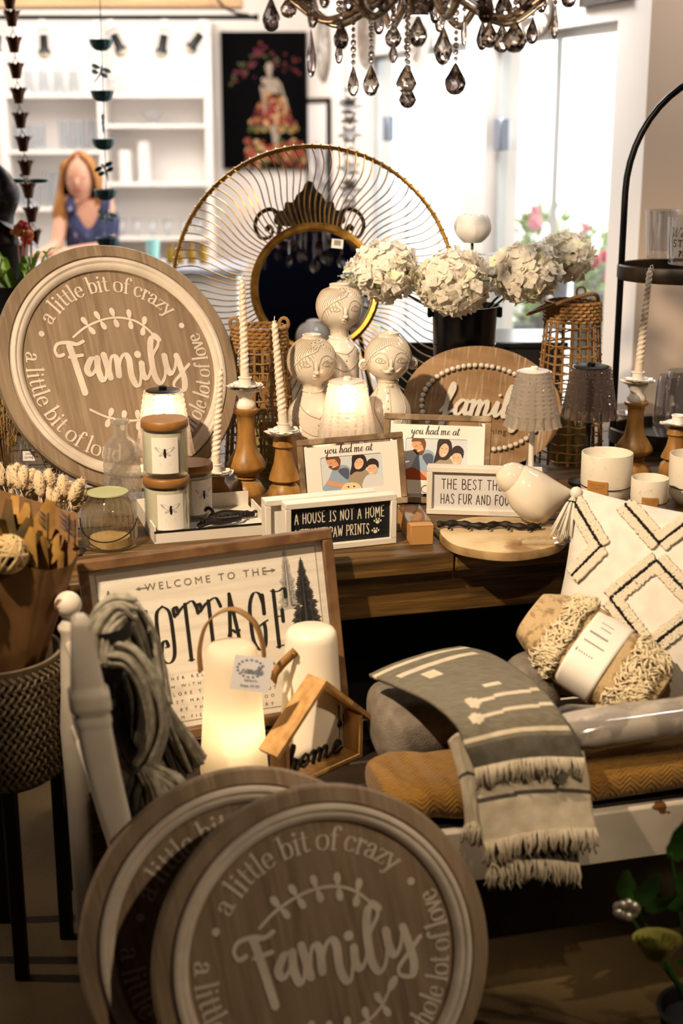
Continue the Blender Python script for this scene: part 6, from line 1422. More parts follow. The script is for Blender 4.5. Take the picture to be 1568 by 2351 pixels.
b.grid(40, 12, cl, None, True); b.build('cellophane_wrap', M_cello, t, flat=True)
c = ony(66, 1047, q0.y - .03) - Vector((q0.x - .02, q0.y + .05, TZ)); b = MB(); tmx = TR(*c) @ RXm(85) @ RYm(0); b.boxb(-.015, .015, -.012, .012, -.0005, 0, tmx, .0002); o = b.build('price_tag', M_paperwhite, t)
g = MB(); font_text(g, 'small', .008, tmx @ TR(0, .006, 0), .0006); font_text(g, '24.99$', .008, tmx @ TR(0, -.004, 0), .0006); g.build('tag_writing', mat('blue pen ink', '4a4a86', .6), o)
for k, (u, v) in enumerate(((85, 1040), (105, 1050), (128, 1065), (138, 1085))):
    pass
q1 = onz(110, 1120, TZ); t = thing('goldenrod_bunch', 'bunch of dried golden stems with green leaves behind the bunny tails', 'bouquet', TR(q1.x, q1.y + .10, TZ + .004))
b = MB()
for k in range(16):
    x = rr.uniform(-.04, .05); top_ = Vector((x * 1.5, rr.uniform(-.02, .02), rr.uniform(.09, .15))); b.tube([(x * .5, 0, 0), top_], .0018, 4)
    for q in range(12): b.ball(top_ + Vector((rr.uniform(-.006, .006), rr.uniform(-.006, .006), rr.uniform(-.045, .008))), .003, None, 5, 4)
b.build('golden_stems', mat('dried goldenrod', 'a87f34', .9), t)
for k in range(7): b = MB(); petal(b, Vector((rr.uniform(-.03, .03), .03, .03)), Vector((rr.uniform(-.5, .5), .1, 1)).normalized(), Vector((1, 0, 0)), Vector((0, -1, 0)), .10, .024, .1); b.build('green_leaf', mat('fresh green leaf', '3f6b34', .5), t, 180)
# faux flowers bottom right, on the floor
q2 = onz(1500, 2330, 0); t = thing('faux_rose_plant', 'faux rose plant with green leaves in a dark pot on the floor, bottom right', 'plant', TR(q2.x + .05, 2.24, 0))
def rel(u, v, y): return ony(u, v, y) - Vector((q2.x + .05, 2.24, 0))
b = MB(); b.lathe([(0, 0), (.06, 0), (.08, .12), (.085, .125), (.078, .125), (.07, .1), (0, .1)], 28); b.build('dark_pot', M_matteblack, t)
c = rel(1505, 2172, 2.16); b = MB()
for lay, (n, rm) in enumerate(((3, .35), (4, .6), (5, .85), (6, 1.1))):
    for k in range(n):
        a = 2 * PI * k / n + lay
        b.grid(6, 6, lambda u, v, a=a, rm=rm: (c.x + .036 * rm * math.cos(a + (v - .5) * 1.7) * (.5 + .6 * u), c.y - .012 + .036 * rm * math.sin(a + (v - .5) * 1.7) * (.5 + .6 * u) * .8, c.z + (u - .5) * .045 * (1.15 - .3 * rm) + .004))
b.build('rose_flower', mat('yellow white rose', 'b5a860', .6, c2='8f9048', sc=12), t, 180)
M_gl = mat('fresh faux leaf', '31561f', .45)
for (u, v, dx, dz, L_) in ((1440, 2040, -.15, 1, .07), (1470, 2055, .25, .9, .08), (1490, 2070, .5, .6, .06), (1530, 2060, .9, .3, .06), (1560, 2020, .4, .9, .07), (1545, 1950, .3, 1, .08), (1560, 1930, .1, 1, .08), (1560, 2190, .8, .2, .06), (1555, 2050, .7, .5, .06)):
    b = MB(); petal(b, rel(u, v + 25, 2.2), Vector((dx, -.2, dz)).normalized(), Vector((.9, 0, -dx)).normalized(), Vector((0, -1, .3)), L_, L_ * .26, .1); b.build('leaf', M_gl, t, 180)
for (u, v) in ((1505, 2172), (1450, 2060), (1540, 1960), (1436, 2085)): b = MB(); b.tube(catmull([Vector((0, 0, .1)), rel(u, v, 2.2) * .6 + Vector((0, .02, .03)), rel(u, v, 2.2)], 5), .003, 5); b.build('stem', M_gl, t)
b = MB(); c = rel(1438, 2088, 2.17)
for k in range(9): a = 2 * PI * k / 9; b.ball(c + Vector((.016 * math.cos(a), -.004 * (k % 2), .012 * math.sin(a))), (.009, .007, .009), None, 8, 6)
b.build('silver_bud', mat('pearly silver', 'c5beb2', .25, .7), t)

# ---------------------------------------------------------------- black tiered shelf with glassware, right edge
Y_ = 4.02; zU = ony(1500, 612, Y_).z; zL = ony(1500, 985, Y_).z; ctr = ony(1650, 600, Y_); RT = ctr.x - ony(1422, 600, Y_).x
t = thing('tiered_shelf', 'black arched two-tier shelf at the right edge', 'shelf', TR(ctr.x, Y_, 0))
M_tray = mat('dark bronze tray', '1d1611', .45, .3, c2='3a2c1c', sc=14)
for z, nm in ((zU, 'upper_tray'), (zL, 'lower_tray')):
    b = MB(); b.lathe([(0, z - .035), (RT, z - .035), (RT + .004, z - .03), (RT + .004, z + .004), (RT, z + .008), (RT - .006, z + .006), (RT - .008, z - .022), (0, z - .022)], 72, SC(1, .62, 1)); b.build(nm, M_tray, t)
xp = RT - .006; za_ = ony(1445, 400, Y_).z; ztop = ony(1568, 225, Y_).z + .07
pts = [(-xp, 0, TZ + .0), (-xp, 0, zL), (-xp, 0, zU), (-xp, 0, za_ - .05)] + [(-xp * math.cos(q), 0, za_ - .05 + (ztop - za_ + .05) * math.sin(q)) for q in [PI * k / 24 for k in range(1, 24)]] + [(xp, 0, za_ - .05), (xp, 0, TZ)]
b = MB(); b.tube(pts, .0095, 10); b.build('arch_frame', M_black, t)
for a in (70, 110): b = MB(); b.tube([(RT * .8 * math.cos(rad(a)) , .62 * RT * .8 * math.sin(rad(a)), TZ), (RT * .8 * math.cos(rad(a)), .62 * RT * .8 * math.sin(rad(a)), zL - .03)], .008, 8); b.build('foot', M_black, t)
M_gla = thin_glass('drinking glass', (.90, .91, .93), 3.6)
def tumbler(label, u, v0, v1, Y, rt, rb, group=None):
    z0_, z1_ = ony(u, v1, Y).z, ony(u, v0, Y).z; X = ony(u, v1, Y).x; h = z1_ - z0_; t = thing('drinking_glass', label, 'glass', TR(X, Y, z0_), group)
    b = MB(); b.lathe([(0, 0), (rb * .96, 0), (rb, .004)] + [(rb + (rt - rb) * q / 10, .004 + (h - .004) * q / 10) for q in range(1, 11)] + [(rt - .002, h), (rt - .004, h * .9), (rb * .9, .022), (0, .018)], 48, None, lambda a, i, r, z: (r * (1 - (.05 if .03 < z < h * .6 and i < 13 else 0) * abs(math.cos(2.5 * a)) ** 3), z)); b.build('glass_body', M_gla, t, 25); return t, h
zz = zU - .022
tumbler('tall clear tumbler on the upper tier of the black shelf', 1516, 482, 592, Y_ + .03, .048, .040)
X2 = ony(1590, 600, Y_ - .10); t, h = tumbler('printed clear glass reading THE Weekend STARTS NOW on the upper tier', 1592, 497, 606, Y_ - .115, .076, .070)
g = MB(); fR = lambda x, y: (.0772 * math.cos(rad(-110) + x / .076), .0772 * math.sin(rad(-110) + x / .076), y)
tmp = MB(); font_text(tmp, 'THE', .019, TR(0, .106, 0), 0, 'CENTER', 1.15); script_text(tmp, 'Weekend', -.062, .076, .0125, .124, .0012, .0024, Matrix.Identity(4), 0); font_text(tmp, 'STARTS', .029, TR(0, .058, 0), 0, 'CENTER', 1.15); script_text(tmp, 'now', -.035, .026, .014, .070, .0022, .0042, Matrix.Identity(4), 0)
g.add([fR(v.x, v.y) for v in tmp.v], tmp.f); g.build('glass_print', M_inkblack, t)
def stemless(label, u, v0, v1, Y):
    z0_ = zL - .0215; pz_ = ony(u, v1, Y); h = ony(u, v0, Y).z - z0_; t = thing('stemless_glass', label, 'glass', TR(pz_.x, Y, z0_), 'stemless wine glasses'); r = .050
    prof = catmull([(0, .001), (.024, .001), (.036, .012), (.050, .042), (.051, .062), (.046, h * .82), (.040, h)], 5); b = MB(); b.lathe(prof + [(r_ - .0015, z) for r_, z in prof[::-1]], 48); b.build('glass_bowl', M_gla, t)
stemless('stemless wine glass nearest the candle on the lower tier', 1540, 862, 960, Y_ - .06)
stemless('stemless wine glass at the back of the lower tier', 1560, 850, 935, Y_ + .06)
stemless('stemless wine glass cut off by the right edge of the photo', 1634, 868, 962, Y_ - .085)
dc = onz(1424, 962, zL - .02); t = thing('silver_dish', 'small silver dish at the left end of the lower tier', 'dish', TR(dc.x + .03, dc.y, zL - .0215)); b = MB(); b.lathe([(0, .001), (.022, .001), (.038, .012), (.042, .02), (.039, .02), (.03, .010), (0, .006)], 36); b.build('dish_bowl', mat('polished silver', 'c9c9cc', .2, 1), t)
b = MB(); b.lathe([(.0385, .0195), (.0445, .0195), (.0445, .0215), (.0385, .0215)], 36); b.build('dish_rim', mat('polished silver', 'c9c9cc', .2, 1), t)
# ---------------------------------------------------------------- track lights under the beam
YT = 8.05; zt_ = ony(290, 40, YT).z; xa_, xb_ = -3.0, ony(585, 40, YT).x
t = thing('track_rail', 'black ceiling track rail running under the pale beam', 'track', TR(0, YT, zt_))
b = MB(); b.boxb(xa_, xb_, -.015, .015, -.012, .012, None, .002); b.build('rail', M_black, t)
b = MB(); b.boxb(xb_ - .002, xb_ + .02, -.018, .018, -.016, .016); b.build('end_cap', M_black, t)
b = MB(); b.tube(catmull([(xb_ - .03, 0, .012), (xb_ - .12, 0, .03), (xb_ - .20, .02, .10), (xb_ - .22, .02, .3)], 6), .008, 6); b.build('power_cable', M_blackiron, t)
M_glowb = mat('lit spotlight bulb', 'fff1dd', .4, emit='ffe2b8', es=14); M_bulbw = mat('pearl bulb face', 'cfc3b0', .2); M_chrome = mat('chrome', 'c8c8c8', .15, 1)
for k, (u, v, tilt, lab, lit) in enumerate(((-6, 75, 10, 'lit track spotlight at the left edge, leftmost on the rail', 1), (98, 72, 0, 'track spotlight pointing straight down between the two rain chains', 0), (255, 72, -25, 'track spotlight hanging right behind the teal bowl chain', 0), (378, 78, 12, 'track spotlight second from the right end of the rail', 0), (466, 75, 38, 'track spotlight nearest the right end of the rail', 0))):
    c = ony(u, 42, YT); t = thing('track_spotlight', lab, 'spotlight', TR(c.x, YT, zt_ - .012), 'track spotlights')
    b = MB(); b.boxb(-.02, .02, -.02, .02, -.045, 0, None, .003); b.build('adapter', M_satinwhite, t)
    Mk = TR(0, 0, -.055) @ RYm(tilt); b = MB()
    for s_ in (-1, 1): b.tube([(s_ * .035, 0, .0), (s_ * .038, 0, -.10)], .003, 6, False, Mk)
    b.tube([(-.035, 0, 0), (.035, 0, 0)], .003, 6, False, Mk); b.build('yoke', M_chrome, t)
    b = MB(); b.lathe([(0, -.02), (.022, -.02), (.024, -.09), (.040, -.115), (.0, -.112)], 24, Mk); b.build('lamp_can', M_black, t)
    b = MB(); b.lathe([(0, -.113), (.036, -.115), (.037, -.125), (.028, -.14), (0, -.147)], 24, Mk); b.build('bulb', M_glowb if lit else M_bulbw, t)
# ---------------------------------------------------------------- white shelf unit with glassware on the back wall
YS = 10.15; M_shelfw = mat('white shelf lacquer', 'f1ece8', .5)
t = thing('wall_shelf', 'white open shelving of glassware on the back wall', 'shelf', TR(0, YS + .2, 0))
XL, XM, XR = ony(6, 300, YS).x, ony(232, 300, YS).x, ony(478, 300, YS).x; SH = {}
for x in (XL, XM, XR): b = MB(); b.boxb(x - .025, x + .025, -.16, .14, .5, 2.28, None, .002); b.build('upright', M_shelfw, t)
for side, xs, rows in (('l', (XL, XM), (220, 350, 482, 605)), ('r', (XM, XR), (220, 290, 425, 550))):
    for r in rows:
        z = ony(300, r, YS).z; SH[(side, r)] = z + .011; b = MB(); b.boxb(xs[0], xs[1], -.17, .14, z - .011, z + .011, None, .002); b.build('shelf_board', M_shelfw, t)
b = MB(); b.boxb(XL, XR, .12, .14, .5, 2.28); b.build('back_panel', M_shelfw, t)
M_sg = thin_glass('shelf glassware', (.88, .9, .92), 3)
def shelf_glass(u, side, r, h, rad_, lab, kind='glass', m_=None, grp='glassware on the white shelves'):
    x = ony(u, 300, YS).x; t = thing('goblet' if kind == 'goblet' else 'shelf_glass', lab, 'glass', TR(x, YS + .16, SH[(side, r)] + .001), grp)
    if kind == 'goblet': prof = [(0, 0), (rad_ * .8, 0), (rad_ * .75, .004), (.006, .010), (.005, h * .45), (rad_ * .7, h * .55), (rad_, h * .8), (rad_ * .9, h), (rad_ * .88, h), (rad_ * .6, h * .58), (0, h * .5)]
    elif kind == 'bowl': prof = [(0, 0), (rad_ * .35, 0), (rad_ * .3, .01), (rad_ * .6, h * .5), (rad_, h), (rad_ * .96, h), (rad_ * .5, h * .5), (0, .02)]
    else: prof = [(0, 0), (rad_ * .9, 0), (rad_, .01), (rad_ * 1.05, h), (rad_ * .98, h), (rad_ * .9, .02), (0, .015)]
    b = MB(); b.lathe(prof, 24); b.build('glass_body', m_ or M_sg, t)
M_opal = mat('white vase glass', 'f4f1ee', .2)
for k, u in enumerate((255, 282, 311, 340, 369, 398, 425, 455)): shelf_glass(u, 'r', 220, .11, .038, 'small round goblet in the row on the top right shelf', 'goblet', grp='goblets on the top right shelf')
shelf_glass(345, 'r', 290, .09, .085, 'clear glass bowl on the second right shelf', 'bowl', grp=None)
shelf_glass(277, 'r', 425, .22, .042, 'short white vase, left of two on the third right shelf', m_=M_opal, grp=None)
shelf_glass(322, 'r', 425, .28, .042, 'tall white vase, right of two on the third right shelf', m_=M_opal, grp=None)
for u in (38, 76): shelf_glass(u, 'l', 350, .17, .05, 'clear glass vase at the left of the second left shelf', grp='glass vases at the left of the second left shelf')
for u in (138, 169, 200): shelf_glass(u, 'l', 350, .2, .04, 'tall clear tumbler at the right of the second left shelf', grp='tall tumblers at the right of the second left shelf')
for u in (92, 112, 131): shelf_glass(u, 'l', 482, .24, .027, 'tall ribbed glass left of the woman, on the third left shelf', grp='ribbed glasses left of the woman')
for u in (26, 60): shelf_glass(u, 'l', 482, .15, .045, 'clear glass on the third left shelf near the left edge', grp='glasses at the left end of the third left shelf')
for u in (262, 300, 335, 372, 410, 445): shelf_glass(u, 'r', 550, .12, .045, 'low clear bowl on the bottom right shelf', 'bowl', grp='bowls on the bottom right shelf')
for u in (60, 95, 130, 165): shelf_glass(u, 'l', 220, .16, .04, 'pale glass on the top left shelf', grp='glasses on the top left shelf')
# ---------------------------------------------------------------- black canvas with a flower-dressed figure
c0_, c1_ = ony(505, 72, 10.44), ony(706, 388, 10.44); t = thing('canvas_painting', 'tall black canvas painting of a statue in a red and cream flower dress', 'painting', TR(c0_.x, 10.46, c1_.z) @ RXm(90))
Wc, Hc = c1_.x - c0_.x - .004, c0_.z - c1_.z
b = MB(); b.boxb(0, Wc, 0, Hc, -.03, .0, None, .002); b.build('canvas', mat('matte black canvas', '050406', .9, spec=.08), t)
pal = [mat('paint ' + n, h, .7) for n, h in (('crimson', '84101c'), ('deep red', '5c0c16'), ('cream', 'b89668'), ('gold', '94692f'), ('pale stone', '9f8f80'), ('orange', '8f3f20'), ('moss', '3f4a1c'), ('magenta', '5e0e30'), ('coral', '94483a'))]
b = MB(); rr = random.Random(21); cnt = [0]
def blob(x, y, r, mi):
    cnt[0] += 1; b.mi = mi; n = 9; b.add([(min(Wc - .004, max(.004, (x + r * rr.uniform(.7, 1.2) * math.cos(2 * PI * k / n)) * Wc)), min(Hc - .004, max(.004, y * Hc + r * rr.uniform(.7, 1.2) * math.sin(2 * PI * k / n) * Wc)), .0006 + .00001 * cnt[0]) for k in range(n)], [list(range(n))])
for k in range(42): a = rr.uniform(0, 1); blob(.10 + .40 * a + rr.gauss(0, .05), .66 + .22 * a + rr.gauss(0, .035), rr.uniform(.010, .026), rr.choice([6, 6, 7, 7, 1]))
for k in range(22): blob(rr.uniform(.5, .95), rr.uniform(.70, .86), rr.uniform(.01, .025), rr.choice([1, 1, 7, 6]))
b.build('painted_blossoms', pal, t, 180); b = MB()
for k in range(220):
    q = rr.random() ** .7; y = .58 - .30 * q; blob(.60 + rr.uniform(-1, 1) * (.10 + .20 * q), y, rr.uniform(.016, .036), rr.choice([0, 0, 1, 2, 2, 3, 1]) if q < .86 else rr.choice([2, 3, 6]))
for k in range(150): blob(rr.uniform(.28, .98), .11 + rr.gauss(0, .05), rr.uniform(.018, .04), rr.choice([5, 5, 8, 8, 6, 2, 0]))
for (x, y, r) in ((.565, .755, .045), (.562, .725, .042), (.565, .69, .03)): blob(x, y, r, 4)
for k in range(30): blob(.575 + rr.uniform(-.09, .09), .60 + rr.uniform(-.03, .06), .028, 4)
for k in range(14): blob(.47 + .003 * k, .60 - .012 * k, .016, 4); blob(.69 + .006 * k, .62 - .012 * k, .016, 4)
for k in range(12): blob(.62 + rr.uniform(-.03, .03), .20 + .01 * k, .03, 4)
b.build('flower_figure', pal, t, 180)
# ---------------------------------------------------------------- pictures and plates on the window wall
def onwall(u, v):
    d = ray(u, v); s_ = (W0 - CAMP).dot(WN) / d.dot(WN); return CAMP + d * s_
def wallM(p): return Matrix(((WDn.x, 0, WN.x, p.x), (WDn.y, 0, WN.y, p.y), (0, 1, 0, p.z), (0, 0, 0, 1)))
pa, pb2 = onwall(712, 345), onwall(762, 345); hh = (onwall(737, 225).z - onwall(737, 500).z); wd_ = (pb2 - pa).length; pm = (pa + pb2) / 2; zc = onwall(737, 500).z
t = thing('framed_print', 'thin black-framed print of grey branches beside the black canvas', 'picture', wallM(Vector((pm.x, pm.y, zc)) + WN * .02))
b = MB(); f_ = .03
for (xa, xb, ya, yb) in ((-wd_ / 2, wd_ / 2, hh - f_, hh), (-wd_ / 2, wd_ / 2, 0, f_), (-wd_ / 2, -wd_ / 2 + f_, 0, hh), (wd_ / 2 - f_, wd_ / 2, 0, hh)): b.boxb(xa, xb, ya, yb, -.012, .012)
b.build('moulding', M_black, t)
b = MB(); b.boxb(-wd_ / 2 + f_, wd_ / 2 - f_, f_, hh - f_, -.01, 0); b.build('print_sheet', mat('white print paper', 'f0eff0', .6), t)
b = MB(); rr = random.Random(2)
for k in range(22):
    x = rr.uniform(-.8, .8) * (wd_ / 2 - f_); y = f_; p_ = [(x, y)]
    for q in range(6): x += rr.uniform(-.09, .09); x = max(-wd_ / 2 + f_, min(wd_ / 2 - f_, x)); y += hh * rr.uniform(.05, .13); p_.append((x, min(hh - f_ * 1.3, y)))
    b.stroke(catmull(p_, 4), mono(.016), None, .001)
b.build('branch_print', mat('grey branch ink', '77767c', .6), t)
def plate(lab, u, v, rx, rz_, m_, kind):
    p = onwall(u, v); s_ = 1 / ppm(p); t = thing('wall_plate', lab, 'plate', wallM(p + WN * .012), 'decorative plates on the window wall'); fx = abs(WDn.x) * .62 + .30
    R1, R2 = rx * s_ / fx, rz_ * s_
    b = MB(); b.lathe([(0, -.008), (.9, -.008), (1, 0), (.99, .006), (.86, .008), (.84, .003), (0, .003)], 48, Matrix.Diagonal((R1, R2, 1, 1))); b.build('plate_disc', m_, t)
    b = MB(); r2 = random.Random(int(u))
    for k in range(16):
        a = r2.uniform(0, 2 * PI); q = [(R1 * .1 * math.cos(a), R2 * .1 * math.sin(a)), (R1 * .45 * math.cos(a + .3), R2 * .45 * math.sin(a + .3)), (R1 * .78 * math.cos(a), R2 * .78 * math.sin(a))]; b.stroke(catmull(q, 4), mono(.018), None, .004)
    b.build('plate_motif', kind, t)
M_plg = mat('grey brown plate', '8e857d', .6); M_plw = mat('pale plate', 'd9d6cf', .5)
plate('narrow grey oval plate high on the wall, right of the canvas', 745, 110, 32, 75, M_plg, M_plw)
plate('grey-brown oval plate behind the chandelier', 843, 75, 36, 78, M_plg, mat('plate brown motif', '6a5c50', .6))
plate('large pale oval plate behind the chandelier drops', 965, 85, 45, 70, M_plw, M_plg)
plate('dark patterned plate above the right window', 1238, 32, 46, 58, mat('dark lace plate', '5a4c42', .6), M_plw)
p = onwall(1395, 8); t = thing('wall_picture', 'dark-framed picture above the right window, cut by the top edge', 'picture', wallM(p + WN * .012)); b = MB()
wl = .42; hl = .3
for (xa, xb, ya, yb) in ((-wl / 2, wl / 2, hl - .03, hl), (-wl / 2, wl / 2, 0, .03), (-wl / 2, -wl / 2 + .03, 0, hl), (wl / 2 - .03, wl / 2, 0, hl)): b.boxb(xa, xb, ya, yb, -.01, .012)
b.build('moulding', mat('dark frame', '2b2623', .5), t); b = MB(); b.boxb(-wl / 2 + .03, wl / 2 - .03, .03, hl - .03, -.009, 0); b.build('picture_sheet', M_plw, t)
# star chain hanging before the left window
sc = ony(803, 200, 6.6); t = thing('star_chain', 'hanging chain of grey metal stars before the left window', 'rain chain', TR(sc.x, 6.6, 0))
M_star = mat('grey galvanised star', '7a7572', .6)
b = MB(); zb_, ze = ony(803, 500, 6.6).z, 2.9
for s_ in (-1, 1): b.tube([(s_ * .02, 0, zb_), (s_ * .02, 0, 2.45)], .003, 5)
b.tube([(0, 0, 2.45), (0, 0, ze)], .003, 5); b.build('wire', M_star, t)
for k, v in enumerate((205, 232, 245, 258, 276, 306, 322, 348, 386, 396, 420, 438, 462, 478)):
    z = ony(803, v, 6.6).z; b = MB(); R_ = .032 + .012 * (k % 3); a0 = k * .7; poly = [((R_ if q % 2 == 0 else R_ * .45) * math.cos(a0 + PI * q / 5), (R_ if q % 2 == 0 else R_ * .45) * math.sin(a0 + PI * q / 5)) for q in range(10)]
    b.prism(poly, -.004, .006, TR(0, 0, z) @ RXm((18, -30, 40)[k % 3])); b.build('star', M_star, t)
# ---------------------------------------------------------------- rain chains
M_copper = mat('aged copper', '5a3626', .4, .7, c2='3a2219', sc=30); M_teal = mat('teal patina metal', '1f3d45', .45, .3, c2='2f5a60', sc=25, st=(1, 1, 4)); M_palefly = mat('pale blue patina', 'a9cbd8', .5)
def chain_link(b, p0, p1): b.tube([p0, p1], .0022, 5)
Yc = 5.0; t = thing('rain_chain', 'rain chain of copper tulip cups at the far left', 'rain chain', TR(0, Yc, 0))
cups = [(12, -45), (22, 5), (27, 45), (32, 105), (37, 165), (42, 222), (47, 279), (53, 333), (59, 388), (65, 440), (72, 495), (78, 547)]
P_ = [ony(u, v, Yc) - Vector((0, Yc, 0)) for u, v in cups]
for k, p in enumerate(P_):
    b = MB(); n = 6
    b.grid(37, 9, lambda u, v: (lambda a, r: (p.x + r * math.cos(a), r * math.sin(a), p.z - .022 + .044 * v + (.010 * abs(math.cos(3 * a)) ** 3 * max(0, v - .6) / .4)))(2 * PI * u, (.014 + .010 * v + .010 * max(0, v - .7) / .3 * abs(math.cos(3 * 2 * PI * u)) ** 3)))
    b.add([(p.x + .014 * math.cos(2 * PI * i / 18), .014 * math.sin(2 * PI * i / 18), p.z - .022) for i in range(18)], [list(range(18))]); b.build('copper_cup', M_copper, t, 60)
b = MB()
for a, c in zip(P_, P_[1:]):
    b.tube([a + Vector((0, 0, -.022)), c + Vector((0, 0, .045))], .0016, 5)
    for s_ in (-1, 1): b.tube([c + Vector((0, 0, .048)), c + Vector((s_ * .016, 0, .018))], .0014, 5)
b.tube([P_[0], Vector((P_[0].x - .05, 0, 2.9))], .0016, 5); b.build('chain_wire', M_copper, t)
Yc = 5.2; t = thing('rain_chain', 'rain chain of teal bowls and dragonflies left of the canvas', 'rain chain', TR(0, Yc, 0))
bw = [(232, 103), (235, 220), (238, 331), (242, 447), (246, 556)]; b = MB(); b.tube([ony(228, -60, Yc) - Vector((0, Yc, 0)), ony(231, 60, Yc) - Vector((0, Yc, 0)), ony(249, 600, Yc) - Vector((0, Yc, 0))], .002, 5)
b.tube([ony(228, -60, Yc) - Vector((0, Yc, 0)), Vector((ony(228, -60, Yc).x, 0, 2.9))], .002, 5); b.build('chain_wire', M_teal, t)
for u, v in bw:
    p = ony(u, v, Yc) - Vector((0, Yc, 0)); b = MB()
    b.lathe([(.004, -.021), (.018, -.019), (.030, -.010), (.0375, .004), (.040, .017), (.038, .018), (.0355, .005), (.028, -.007), (.004, -.015)], 44, TR(*p), lambda a, i, r, z: (r * (1 + .04 * math.cos(11 * a)), z)); b.build('teal_bowl', M_teal, t, 60)
for k, (u, v, tl_, m_) in enumerate(((230, 165, 20, M_palefly), (236, 277, 88, M_teal), (241, 390, -25, M_teal), (245, 498, 15, M_palefly))):
    p = ony(u, v, Yc) - Vector((0, Yc, 0)); Mq = TR(*p) @ RYm(0) @ RZ(tl_ if abs(tl_) > 60 else 0) @ RYm(tl_ if abs(tl_) < 60 else 0); b = MB()
    b.tube([(0, 0, .016), (.002, 0, -.01), (-.006, 0, -.034), (-.012, 0, -.044)], [.004, .004, .0026, .001], 6, False, Mq); b.ball((0, 0, .019), .005, Mq, 8, 6)
    for s_ in (-1, 1):
        for dz, L_ in ((.012, .032), (-.006, .026)): b.ball((s_ * (L_ / 2 + .004), 0, dz), (L_ / 2, .0014, .0085), Mq @ RYm(0), 12, 6)
    b.build('dragonfly', m_, t)
# ---------------------------------------------------------------- plant and dark statue at the left, counter and cup behind
q = ony(45, 640, 4.6); t = thing('leafy_plant', 'bright green strap-leaved plant in a dark pot at the left edge', 'plant', TR(q.x, 4.6, 0)); rr = random.Random(6)
zp = ony(45, 650, 4.6).z; M_lg = mat('bright strap leaf', '7aa23a', .4, c2='b9cc58', sc=20, st=(1, 1, 3))
b = MB(); b.lathe([(0, 0), (.09, 0), (.12, zp - .02), (.125, zp), (.115, zp), (.10, zp - .03), (0, zp - .03)], 32); b.build('dark_planter', mat('dark planter', '2a2419', .6), t)
for k in range(30):
    a = rr.uniform(0, 2 * PI); out = rr.uniform(.08, .22); up = rr.uniform(.04, .17); w_ = rr.uniform(.009, .017); b = MB(); P0 = Vector((.04 * math.cos(a), .04 * math.sin(a), zp - .03)); dirv = Vector((math.cos(a), math.sin(a) * .7, 0)); sd = Vector((-math.sin(a), math.cos(a), 0))
    b.grid(9, 3, lambda u, v: P0 + dirv * out * u + Vector((0, 0, 1)) * (up * math.sin(PI * .62 * u) - .05 * u ** 3) + sd * (v - .5) * 2 * w_ * math.sin(PI * (.1 + .88 * u)) + Vector((0, 0, -.004 * (1 - abs(v - .5) * 2)))); b.build('strap_leaf', M_lg, t, 180)
for k, (u, v) in enumerate(((52, 520), (60, 555), (38, 530), (62, 540))):
    b = MB(); c = ony(u, v, 4.75) - Vector((q.x, 4.6, 0))
    for i in range(10): d = Vector((rr.gauss(0, 1), rr.gauss(0, 1), rr.gauss(0, 1))).normalized(); b.ball(c + d * .012, (.012, .008, .010), None, 7, 5)
    b.tube([c, Vector((0, .02, zp - .03))], .002, 5); b.build('red_blossom', mat('red blossom', 'c33a2c', .6) if k < 2 else mat('orange blossom', 'd77a3c', .6), t)
q = ony(-2, 470, 4.9); t = thing('dark_statue', 'dark carved bird statue at the left edge', 'statue', TR(q.x, 4.9, 0)); zs = ony(-2, 560, 4.9).z; M_st = mat('dark carved metal', '231c1e', .45, .4, c2='5a5458', sc=22, lo=.5, hi=.7)
b = MB(); b.lathe([(0, 0), (.07, 0), (.08, zs - .1), (.09, zs), (0, zs)], 24); b.build('plinth', M_matteblack, t)
b = MB(); b.tube(catmull([(-.01, 0, zs), (.0, 0, zs + .08), (.025, 0, zs + .16), (.015, 0, zs + .22), (-.02, 0, zs + .26)], 6), [.07, .07, .066, .06, .055, .05, .046, .044, .042, .042, .044, .046, .047, .046, .042, .038, .034, .032, .03, .028, .026, .024, .022, .02, .018][:25], 16); b.build('carved_body', M_st, t, 180)
b = MB(); petal(b, Vector((.0, -.02, zs + .10)), Vector((1, 0, -.45)).normalized(), Vector((0, 1, 0)), Vector((.4, 0, 1)), .16, .045, -.3); b.build('grey_wing', mat('grey wing metal', '6c686c', .5, .3), t, 180)
q = ony(62, 415, 5.05); t = thing('wind_spinner', 'dark flat-winged garden stake with a small silver ball behind the copper cups', 'ornament', TR(q.x, 5.05, 0))
b = MB(); b.tube([(0, 0, 0), (0, 0, q.z)], .004, 6); b.build('stake', M_blackiron, t)
for s_ in (-1, 1): b = MB(); b.ball((s_ * .038, 0, q.z), (.038, .012, .008), None, 14, 8); b.build('wing', M_teal, t)
b = MB(); b.tube([(-.012, -.012, q.z + .016), (.012, -.012, q.z - .014)], .004, 6); b.ball((-.016, -.012, q.z + .02), .0075, None, 10, 8); b.build('silver_body', M_chrome, t)
zc_ = ony(330, 612, 7.0).z
t = thing('shop_counter', 'pale shop counter behind the displays at the left', 'counter', TR(0, 6.9, 0))
x0c, x1c = -2.6, ony(560, 600, 7.0).x
b = MB(); b.boxb(x0c, x1c, 0, .46, zc_ - .03, zc_, None, .004); b.build('counter_top', mat('grey counter top', '9b9fa8', .3), t)
b = MB(); b.boxb(x0c + .03, x1c - .03, .03, .43, 0, zc_ - .03); b.build('counter_front', mat('pale counter front', 'e2dcd6', .5), t)
q = ony(352, 600, 7.1); t = thing('mint_cup', 'mint green cup standing on the shop counter', 'cup', TR(q.x, 7.1, zc_)); b = MB(); b.lathe([(0, 0), (.026, 0), (.036, .12), (.033, .12), (.024, .006), (0, .006)], 28); b.build('cup_body', mat('mint glaze', '9fd6cf', .3), t)
